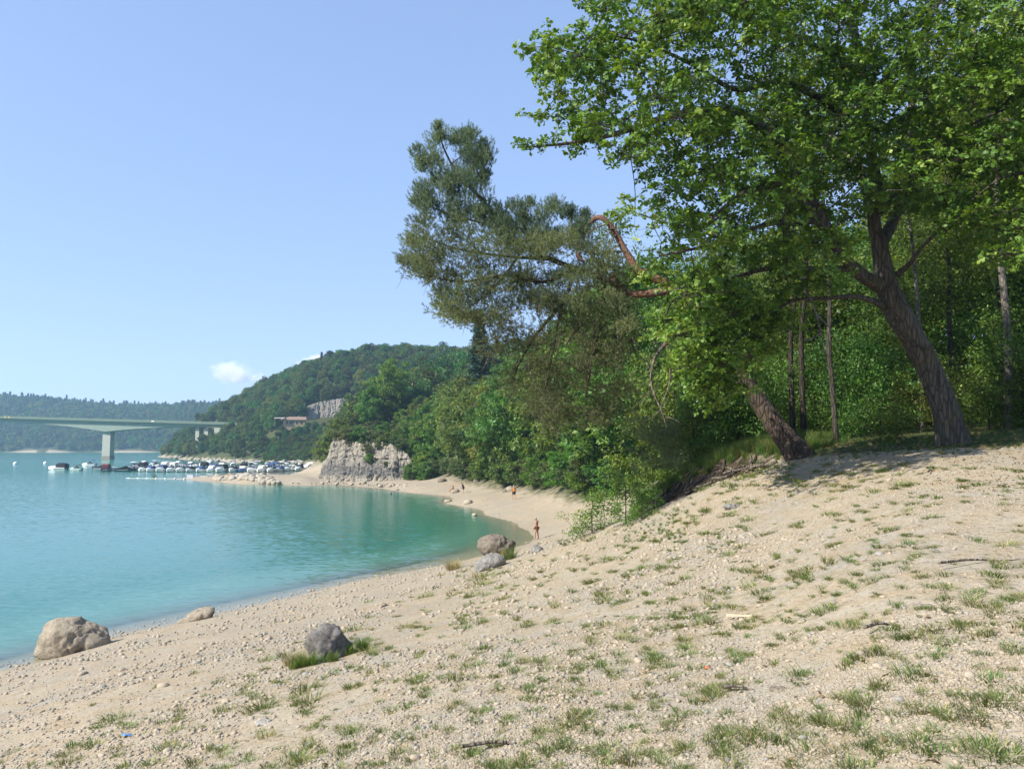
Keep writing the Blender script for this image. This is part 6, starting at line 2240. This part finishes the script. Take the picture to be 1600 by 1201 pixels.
# person sitting
g0 = ground_hit(708, 768.5, 90, 160)
dz = -.80
sit = dict(pelvis=(0, 0, .13), waist=(0, -.03, .28), chest=(0, -.03, .48), upchest=(0, 0, .62), neck=(0, .02, .70), skull=(0, .05, .80), crown=(0, .06, .90))
for q, sx in (('l', -1), ('r', 1)):
    sit.update({'hip' + q: (.10 * sx, .02, .11), 'knee' + q: (.14 * sx, .38, .42), 'ank' + q: (.12 * sx, .60, .07), 'toe' + q: (.13 * sx, .75, .035), 'sh' + q: (.19 * sx, 0, .62), 'elb' + q: (.25 * sx, .14, .40), 'wri' + q: (.16 * sx, .34, .44), 'palm' + q: (.12 * sx, .40, .46)})
person((g0[0], g0[1], g0[2]), math.radians(60), sit, 'dark haired person sitting on the cove beach beside a tan rock', M_SKINT, M_HAIRD,
       [('swimwear', ['pelvis', 'hipl', 'hipr'], [(0, 1), (0, 2)], .02, M_BLACKC)], 1.05)

# ------------------------------------------------------------------ clouds: white vapour far beyond the haze
def cloud(px, py, wpx, hpx, d, seed, dens, label):
    p = P(px, py, d)
    s = d / FPX
    g = np.random.default_rng(seed)
    V = ICO2[0] * np.array((wpx / 2 * s, wpx / 2.6 * s, hpx / 2 * s))
    me = fast_mesh('cloud', V, ICO2[1], True)
    m = bpy.data.materials.new('cloud_vapour')
    m.use_nodes = True
    t = m.node_tree
    t.nodes.clear()
    out = N(t, 'ShaderNodeOutputMaterial')
    pv = N(t, 'ShaderNodeVolumePrincipled')
    pv.inputs['Color'].default_value = (1, 1, 1, 1)
    pv.inputs['Anisotropy'].default_value = 0.0
    tc = t.nodes.new('ShaderNodeTexCoord')
    mp = N(t, 'ShaderNodeMapping')
    mp.inputs['Scale'].default_value = (2.0 / (wpx * s), 2.6 / (wpx * s), 2.0 / (hpx * s))
    L(t, tc.outputs['Object'], mp.inputs['Vector'])
    ln = N(t, 'ShaderNodeVectorMath'); ln.operation = 'LENGTH'
    L(t, mp.outputs[0], ln.inputs[0])
    fall = math_n(t, 'SUBTRACT', 1.0, ln.outputs['Value'], True)
    mp2 = N(t, 'ShaderNodeMapping')
    mp2.inputs['Scale'].default_value = (1 / (hpx * s),) * 3
    mp2.inputs['Location'].default_value = (seed * 1.7, 0, 0)
    L(t, tc.outputs['Object'], mp2.inputs['Vector'])
    nz = noise_n(t, 2.2, 5, 0.6, vec=mp2.outputs[0])
    q = math_n(t, 'ADD', math_n(t, 'MULTIPLY', fall, 1.25), math_n(t, 'MULTIPLY_ADD', nz, 3.2))
    q.node.inputs[1].links[0].from_node.inputs[2].default_value = -2.0
    dn = math_n(t, 'MULTIPLY', math_n(t, 'MULTIPLY', q, 1.6, True), dens / (hpx * s))
    L(t, dn, pv.inputs['Density'])
    L(t, pv.outputs[0], out.inputs['Volume'])
    o = obj('cloud', me, m, None, tuple(p))
    tag(o, label, 'cloud')
    return o


cloud(368, 585, 104, 54, 4200, 1, 3.0, 'largest of the three small white clouds above the bridge')
cloud(494, 567, 66, 36, 4200, 6, 4.5, 'small white cloud touching the top of the wooded hill')
cloud(414, 607, 66, 36, 4200, 7, 4.5, 'lowest small white cloud behind the hill shoulder')

# ------------------------------------------------------------------ gravel, loose stones, grass
def slope_points(n, px0, px1, py0, py1, seed, bias=1.0):
    """Random points of the camera slope, evenly spread over the view."""
    g = np.random.default_rng(seed)
    pxs = g.uniform(px0, px1, n); pys = py0 + (py1 - py0) * g.random(n) ** bias
    return pxs, pys, g


# a fast table of the ground distance along each pixel ray
TX = np.linspace(-160, 1760, 97); TY = np.linspace(700, 1330, 85)
ds = np.exp(np.linspace(math.log(2.0), math.log(200), 260))
TD = np.full((len(TY), len(TX)), np.nan)
u_ = (600.5 - TY) / FPX
for i, px in enumerate(TX):
    r = (px - 800) / FPX
    yy = _ct - u_ * _st; zz = _st + u_ * _ct
    X = (r / yy)[:, None] * ds[None]; Yv = np.repeat(ds[None], len(TY), 0); Zv = CAM_Z + (zz / yy)[:, None] * ds[None]
    H_ = height(X.ravel(), Yv.ravel(), False).reshape(X.shape)
    bel = Zv < H_
    for j in range(len(TY)):
        k = np.argmax(bel[j])
        if bel[j, k]: TD[j, i] = ds[k]


def table_d(px, py):
    fx = np.interp(px, TX, np.arange(len(TX))); fy = np.interp(py, TY, np.arange(len(TY)))
    i = np.clip(fx.astype(int), 0, len(TX) - 2); j = np.clip(fy.astype(int), 0, len(TY) - 2)
    a = fx - i; b_ = fy - j
    return TD[j, i] * (1 - a) * (1 - b_) + TD[j, i + 1] * a * (1 - b_) + TD[j + 1, i] * (1 - a) * b_ + TD[j + 1, i + 1] * a * b_


def pix_to_ground(px, py):
    d = table_d(px, py)
    ok = np.isfinite(d)
    d = np.where(ok, d, 10)
    r = (px - 800) / FPX; u = (600.5 - py) / FPX
    x = r / (_ct - u * _st) * d
    z = height(x, d)
    return np.c_[x, d, z], ok


pebbles = [stone_mesh(400 + i, ICO1, 0.4, 0.62, 0.4) for i in range(9)]
peb_m = [M_STONE, rock_mat('cream_pebble', (0.38, 0.325, 0.245), (0.52, 0.455, 0.365), None, 6.0, 0.3), rock_mat('rosy_pebble', (0.40, 0.32, 0.23), (0.53, 0.45, 0.35), None, 6.0, 0.3), M_STONEGREY]
for i, q in enumerate(pebbles): q.materials.append(peb_m[(0, 1, 1, 2, 0, 1, 3, 0, 2)[i]])
pts_all, sc_all = [], []
for n, y0, y1, smin, smax, sd_, bias in ((90000, 760, 1310, .7, 2.6, 1, 1.0), (26000, 830, 1310, 1.8, 5.0, 2, 1.0), (5000, 750, 850, .5, 1.6, 3, 1.0), (34000, 730, 930, .8, 1.9, 4, 1.0)):
    pxs, pys, g_ = slope_points(n, -150, 1750, y0, y1, sd_, bias)
    q, ok = pix_to_ground(pxs, pys)
    # stones lie in drifts
    ok &= (g_.random(n) < 0.10 + 0.95 * smooth(-0.45, 0.45, fbm(np.c_[q[:, :2], np.zeros(n)], 0.55, 3, 2.2))) & (q[:, 2] > -0.15) & (q[:, 1] < (150 if sd_ == 3 else 62)) & (q[:, 1] > (50 if sd_ == 3 else 0))
    s = (smin + (smax - smin) * g_.random(n) ** 3) * q[:, 1] / FPX          # seen size in photograph pixels -> metres
    s = np.clip(s, 0.008, 0.16 if sd_ == 3 else 0.075)
    pts_all.append(q[ok]); sc_all.append(s[ok])
q = np.concatenate(pts_all); s = np.concatenate(sc_all)
dB, alB = brow_dist(q[:, 0], q[:, 1])
k_ = ~((dB > 0.2) & (q[:, 1] > 15) & (q[:, 0] > 3)); q, s = q[k_], s[k_]
n = len(q)
g_ = np.random.default_rng(8)
q[:, 2] += s * 0.15
gv = scatter('gravel', q, np.c_[g_.normal(size=n) * .35, g_.normal(size=n) * .35, g_.random(n) * 6.28], np.c_[s, s, s], g_.integers(0, 9, n), pebbles)
tag(gv, 'loose pale gravel covering the slope and the shore', 'gravel', None, 'stuff')
# single stones one can pick out
LS = [(192, 1048), (190, 1055), (255, 1073), (310, 1027), (308, 1038), (352, 1098), (218, 1178), (262, 1175), (328, 1168), (318, 1078), (160, 1075), (130, 1055), (455, 1018), (570, 1180), (650, 1190), (735, 1155), (960, 945), (997, 1034), (815, 1113), (938, 1133), (1035, 1169), (1135, 1125), (1141, 1042),
      (1160, 1068), (1346, 1024), (1372, 1047), (1398, 977), (1302, 946), (1406, 1100), (1388, 1131), (1443, 1043), (1516, 1061), (1494, 1180), (1430, 1190), (1254, 1158), (1318, 1117), (1246, 1120), (1460, 1020), (1440, 1142), (1495, 857), (1375, 870), (1390, 752), (1165, 866), (1062, 790), (1496, 1195), (1445, 1195), (478, 1057), (420, 1090)]
g_ = np.random.default_rng(12)
loose = [stone_mesh(500 + i, ICO2, 0.3, 0.62, 0.35) for i in range(6)]
for i, q_ in enumerate(loose): q_.materials.append(peb_m[i % 3] if i != 4 else M_STONEGREY)
STN = []
for i, (px, py) in enumerate(LS):
    q, ok = pix_to_ground(np.array([px], float), np.array([py], float))
    q = q[0]
    o = obj('stone', loose[i % 6], None, None, (q[0], q[1], q[2] + .006))
    sz = g_.uniform(5.0, 8.5) * q[1] / FPX
    if (px, py) == (1516, 1061): sz *= 1.5
    o.scale = (sz, sz, sz)
    o.rotation_euler = (g_.normal() * .2, g_.normal() * .2, g_.random() * 6.28)
    ar = 'on bare shingle near the tan boulders' if px < 480 else ('among grass tufts in mid slope' if px < 1200 else ('beside grass clumps on the near gravel' if py > 930 else 'on bare gravel before the oak'))
    STN.append(tag(o, 'pale stone ' + ar, 'stone', 'loose stones ' + ar))
number_labels(STN, 'counted from the lake side')


def tuft_mesh(seed, blades, h, spread, mat, dry=0.25, lie=0.5):
    g = np.random.default_rng(seed)
    V, F, R_ = [], [], []
    for b in range(blades):
        a = g.random() * 6.283; r0 = spread * g.random() ** .6
        base = np.array((r0 * math.cos(a), r0 * math.sin(a), -.01))
        out = np.array((math.cos(a + g.normal() * .7), math.sin(a + g.normal() * .7), 0))
        hh = h * g.uniform(.45, 1.15)
        le = lie * g.uniform(.3, 1.5) * hh
        w_ = g.uniform(.0022, .0045)
        sd_ = np.array((-out[1], out[0], 0)) * w_
        p1 = base + np.array((0, 0, hh * .5)) + out * le * .28
        p2 = base + np.array((0, 0, hh * .88)) + out * le
        n0 = len(V)
        V += [base - sd_, base + sd_, p1 + sd_ * .9, p1 - sd_ * .9, p2]
        F += [(n0, n0 + 1, n0 + 2), (n0, n0 + 2, n0 + 3), (n0 + 3, n0 + 2, n0 + 4)]
        t_ = g.random() * .6 if g.random() > dry else g.uniform(.75, 1)
        R_ += [t_] * 5
    me = fast_mesh('tuft', np.array(V), np.array(F), False, {'rnd': np.array(R_)})
    me.materials.append(mat)
    return me


tufts = [tuft_mesh(600 + i, 66 + 14 * i, .045 + .008 * i, .07 + .018 * i, M_GRASS, .30, 1.1) for i in range(5)]
big_tufts = [tuft_mesh(650 + i, 170, .075 + .008 * i, .12 + .025 * i, M_GRASS, .32, 1.3) for i in range(4)]
tall_tufts = [tuft_mesh(670 + i, 90, .32 + .06 * i, .10, M_DRY if i == 1 else M_LUSH, .25 if i != 1 else .45, .55) for i in range(3)]
# spread of small tufts
pxs, pys, g_ = slope_points(17000, -100, 1700, 728, 1320, 21)
q, ok = pix_to_ground(pxs, pys)
gd = grass_density(q[:, 0], q[:, 1], q[:, 2])
clus = smooth(-.1, .55, fbm(np.c_[q[:, :2], np.zeros(len(q))], 1.6, 3, 7.7))
ok &= (g_.random(len(q)) < gd * (0.22 + 0.24 * clus) * (0.5 + 0.85 * smooth(6, 11, q[:, 1]))) & (q[:, 2] > .8) & (q[:, 1] < 45)
q = q[ok]; n = len(q)
s = np.clip(g_.uniform(.45, 1.15, n) * (0.46 + 0.050 * q[:, 1]), .35, 1.7)
gr = scatter('grass', q, np.c_[g_.normal(size=n) * .12, g_.normal(size=n) * .12, g_.random(n) * 6.28], np.c_[s, s, s * g_.uniform(.8, 1.2, n)], g_.integers(0, 5, n), tufts)
tag(gr, 'sparse short grass tufts spread over the gravel slope', 'grass', None, 'stuff')
# larger tufts in the foreground
BT = [(1435, 995, 1.1), (1460, 990, 1.1), (1410, 998, .8), (1430, 1062, 1.2), (1450, 1058, 1.0), (1362, 1108, 1.2), (1350, 1098, .9), (1255, 1065, 1.0), (1290, 1132, 1.3), (1320, 1143, 1.0), (1185, 1165, 1.3), (1200, 1150, .9), (1375, 1175, 1.3), (1390, 1165, 1.0), (1440, 1165, 1.2), (1460, 1155, 1.0), (1545, 1100, 1.2), (1570, 1105, 1.3),
      (1535, 1128, 1.1), (1550, 1190, 1.5), (1580, 1185, 1.3), (1530, 1175, 1.0), (1265, 1178, 1.0), (1225, 1120, .8), (1490, 960, .9), (1407, 950, .9), (1340, 980, .9), (1288, 958, .9), (1375, 975, .7), (485, 1098, 1.4), (480, 1080, 1.4), (178, 1130, 1.3), (150, 1166, 1.2), (105, 1195, 1.1), (410, 1110, 1.4), (470, 1190, 1.2), (625, 1185, 1.1), (540, 1185, 1.1),
      (550, 1145, 1.0), (850, 1040, 1.0), (820, 1035, 1.0), (975, 1000, .9), (1025, 1035, 1.0), (920, 1130, .9), (1000, 1090, .9), (1095, 1100, 1.0), (1125, 1085, 1.0), (890, 1170, 1.0), (990, 1195, 1.2), (1050, 1140, 1.0), (760, 905, 1.6), (755, 915, 1.2), (1600, 935, 1.0), (1558, 912, .8), (1590, 1020, 1.0), (1250, 1140, .9), (930, 1175, .8), (1480, 1120, 1.0), (1440, 1112, 1.0)]
BTA = np.array(BT, float)
BTA[:, 2] *= .95
q, ok = pix_to_ground(BTA[:, 0], BTA[:, 1])
n = len(q)
sc_ = BTA[:, 2] * np.clip(0.62 + 0.055 * (q[:, 1] - 4), .62, 2.0)
q[:, 2] -= .005
bt = scatter('grass_clumps', q, np.c_[g_.normal(size=n) * .06, g_.normal(size=n) * .06, g_.random(n) * 6.28], np.c_[sc_ * g_.uniform(.85, 1.25, n), sc_ * g_.uniform(.8, 1.1, n), sc_], np.arange(n) % 4, big_tufts)
tag(bt, 'larger green grass clumps standing out on the gravel slope', 'grass', None, 'stuff')
# grass round the grey boulder and along the brow
rows = []
for k in range(8): rows.append((G3[0] + g_.normal() * .10 - .36, G3[1] + g_.normal() * .12 - .22, 1 if k % 2 else 0, .75))
for k in range(8): rows.append((G3[0] + g_.normal() * .12 + .38, G3[1] + g_.normal() * .12 + .05, 0, .8))
for k in range(12): rows.append((G3[0] + g_.normal() * .15 - .1, G3[1] + g_.normal() * .08 - .42, 0, .6))
for px, py, n_ in ((712, 890, 4), (883, 838, 10), (795, 875, 5)):
    q, ok = pix_to_ground(np.array([px], float), np.array([py], float))
    for k in range(n_): rows.append((q[0][0] + g_.normal() * .25, q[0][1] + g_.normal() * .3, int(g_.integers(0, 3)) if px != 712 else 1, 1.3))
for k in range(1500):
    t_ = g_.random()
    s0 = t_ * (len(_BROW) - 1); i0 = min(int(s0), len(_BROW) - 2)
    b_ = _BROW[i0] + (_BROW[i0 + 1] - _BROW[i0]) * (s0 - i0)
    nv_ = unit(np.array((-(_BROW[i0 + 1] - _BROW[i0])[1], (_BROW[i0 + 1] - _BROW[i0])[0]))); nv_ = nv_ if nv_[1] > 0 else -nv_
    off_ = .25 + 2.2 * g_.random() ** 1.3
    rows.append((b_[0] + nv_[0] * off_ + g_.normal() * .15, b_[1] + nv_[1] * off_ + g_.normal() * .15, int(g_.choice([0, 2, 1], p=[.55, .38, .07])), g_.uniform(.5, 1.0)))
for k in range(900):
    px = g_.uniform(1245, 1720); d_ = float(np.interp(px, [1245, 1490, 1720], [18.0, 15.0, 14.5])) + 4.5 * g_.random()
    rows.append(((px - 800) / FPX * d_, d_, int(g_.choice([0, 2, 1], p=[.55, .2, .25])), g_.uniform(.12, .32)))
for k in range(500):
    px = g_.uniform(975, 1075); py = g_.uniform(795, 850)
    q, ok = pix_to_ground(np.array([px], float), np.array([py], float))
    if ok[0] and py > np.interp(px, [975, 1075], [812, 790]) and g_.random() < .3: rows.append((q[0][0], q[0][1], 0, g_.uniform(.15, .32)))
rows = np.array(rows); n = len(rows)
zz = height(rows[:, 0], rows[:, 1])
tg = scatter('tall_grass', np.c_[rows[:, :2], zz - .01], np.c_[g_.normal(size=n) * .1, g_.normal(size=n) * .1, g_.random(n) * 6.28], np.repeat(rows[:, 3:4], 3, 1), rows[:, 2].astype(int), tall_tufts)
tag(tg, 'taller green and dry grass along the brow, the wood edge and the boulders', 'grass', None, 'stuff')

# fallen leaves, thick under the trees and thin on the slope
lf = []
for i in range(4):
    g2 = np.random.default_rng(900 + i)
    V, F = tpl_oak() if i % 2 else tpl_leaf(.3, .2)
    me_ = fast_mesh('fallen_leaf', (V + np.array((-.5, 0, .12))) * .05, F, False, {'rnd': np.full(len(V), g2.random())})
    me_.materials.append(plain('dead_leaf_%s' % 'abcd'[i], ((.22, .15, .085), (.29, .21, .12), (.17, .12, .075), (.33, .26, .16))[i], .8, .2, .25, 20))
    lf.append(me_)
pxs, pys, g_ = slope_points(3600, 960, 1720, 690, 770, 51, 2.0)
pxt, pyt, _ = slope_points(260, 300, 1700, 780, 1300, 52)
q, ok = pix_to_ground(np.r_[pxs, pxt], np.r_[pys, pyt])
q = q[ok & (q[:, 2] > 1.5) & (q[:, 1] < 40)]
n = len(q)
q[:, 2] += .004
fl = scatter('fallen_leaves', q, np.c_[g_.normal(size=n) * .35, g_.normal(size=n) * .35, g_.random(n) * 6.28], np.repeat(g_.uniform(.6, 1.2, n)[:, None], 3, 1), g_.integers(0, 4, n), lf)
tag(fl, 'brown fallen leaves strewn below the oak and pine', 'leaf litter', None, 'stuff')

# ------------------------------------------------------------------ small litter
def on_slope(px, py):
    q, ok = pix_to_ground(np.array([px], float), np.array([py], float))
    return q[0]


q = on_slope(1160, 967)
e = MB().add([(-.16, -.014, 0), (.17, -.010, 0), (.17, .012, 0), (-.16, .015, 0), (-.155, -.012, .018), (.165, -.008, .014), (.168, .010, .016), (-.158, .012, .02)], [(3, 2, 1, 0), (4, 5, 6, 7), (0, 1, 5, 4), (1, 2, 6, 5), (2, 3, 7, 6), (3, 0, 4, 7)]).build('wood_splinter', plain('pale_wood', (.62, .5, .34), .8), None, loc=tuple(q + np.array((0, 0, .012))))
e.rotation_euler = (0, 0, -.1)
tag(e, 'pale split piece of wood lying on the gravel slope', 'wood')
q = on_slope(1107, 1049)
o = obj('brick_fragment', stone_mesh(801, ICO2, .25, .5, .6), plain('red_brick', (.34, .13, .075), .9), None, tuple(q + np.array((0, 0, .01)))); o.scale = (.04,) * 3
tag(o, 'small orange red brick fragment among the grass tufts', 'brick fragment')
q = on_slope(1335, 1036)
o = obj('brick_fragment', stone_mesh(802, ICO2, .25, .5, .6), plain('orange_plastic', (.42, .13, .07), .6), None, tuple(q + np.array((0, 0, .008)))); o.scale = (.014,) * 3
tag(o, 'tiny orange fragment beside a tuft on the slope', 'fragment')
q = on_slope(198, 1154)
V = [(-.06, -.01, .012), (0, -.035, .03), (.055, -.005, .01), (.05, .022, .028), (0, .012, .012), (-.05, .03, .034)]
e = MB().add(V + [(a, b_, c - .004) for a, b_, c in V], [(0, 1, 4, 5), (1, 2, 3, 4), (11, 10, 7, 6), (10, 9, 8, 7), (0, 6, 7, 1), (1, 7, 8, 2), (2, 8, 9, 3), (3, 9, 10, 4), (4, 10, 11, 5), (5, 11, 6, 0)]).build('plastic_scrap', plain('blue_plastic', (.10, .28, .65), .4), None, loc=tuple(q + np.array((0, 0, .012))))
tag(e, 'crumpled blue plastic scrap on the gravel', 'litter')
for px, py, ln, rz, lab in ((1455, 741, .5, .9, 'short dark stick standing out on the gravel before the oak'), (1535, 882, .9, .15, 'long thin twig lying on the bare gravel'), (1160, 1083, .28, -.5, 'brownish stick lying by the grass tufts'), (785, 1170, .6, .1, 'thin dark twig near the bottom of the slope'), (1380, 985, .35, .3, 'curved thin twig before the double grass tuft')):
    q = on_slope(px, py)
    pts = spline(np.array([(-ln / 2, 0, .012), (-ln * .1, .03 * ln, .03), (ln * .2, -.03 * ln, .02), (ln / 2, .04 * ln, .02)]), 12)
    m_ = trunk_mesh('stick', pts, np.linspace(.014, .006, 12), 6, 18, B_DEAD if rz != .9 else B_DARK, rough=.2)
    o = obj('stick', m_, None, None, tuple(q)); o.rotation_euler = (0, 0, rz)
    tag(o, lab, 'stick')

# ------------------------------------------------------------------ haze over the lake
hz = MB().box((-80, 700, 42), (2300, 2000, 156)).build('haze', None)
m = bpy.data.materials.new('lake_haze')
m.use_nodes = True
t = m.node_tree
t.nodes.clear()
out = N(t, 'ShaderNodeOutputMaterial')
pv = N(t, 'ShaderNodeVolumePrincipled')
pv.inputs['Color'].default_value = (0.50, 0.74, 1.0, 1)
pv.inputs['Density'].default_value = 0.00024
pv.inputs['Anisotropy'].default_value = 0.2
L(t, pv.outputs[0], out.inputs['Volume'])
hz.data.materials.append(m)
tag(hz, 'thin bluish summer haze over the lake', 'haze', None, 'stuff')
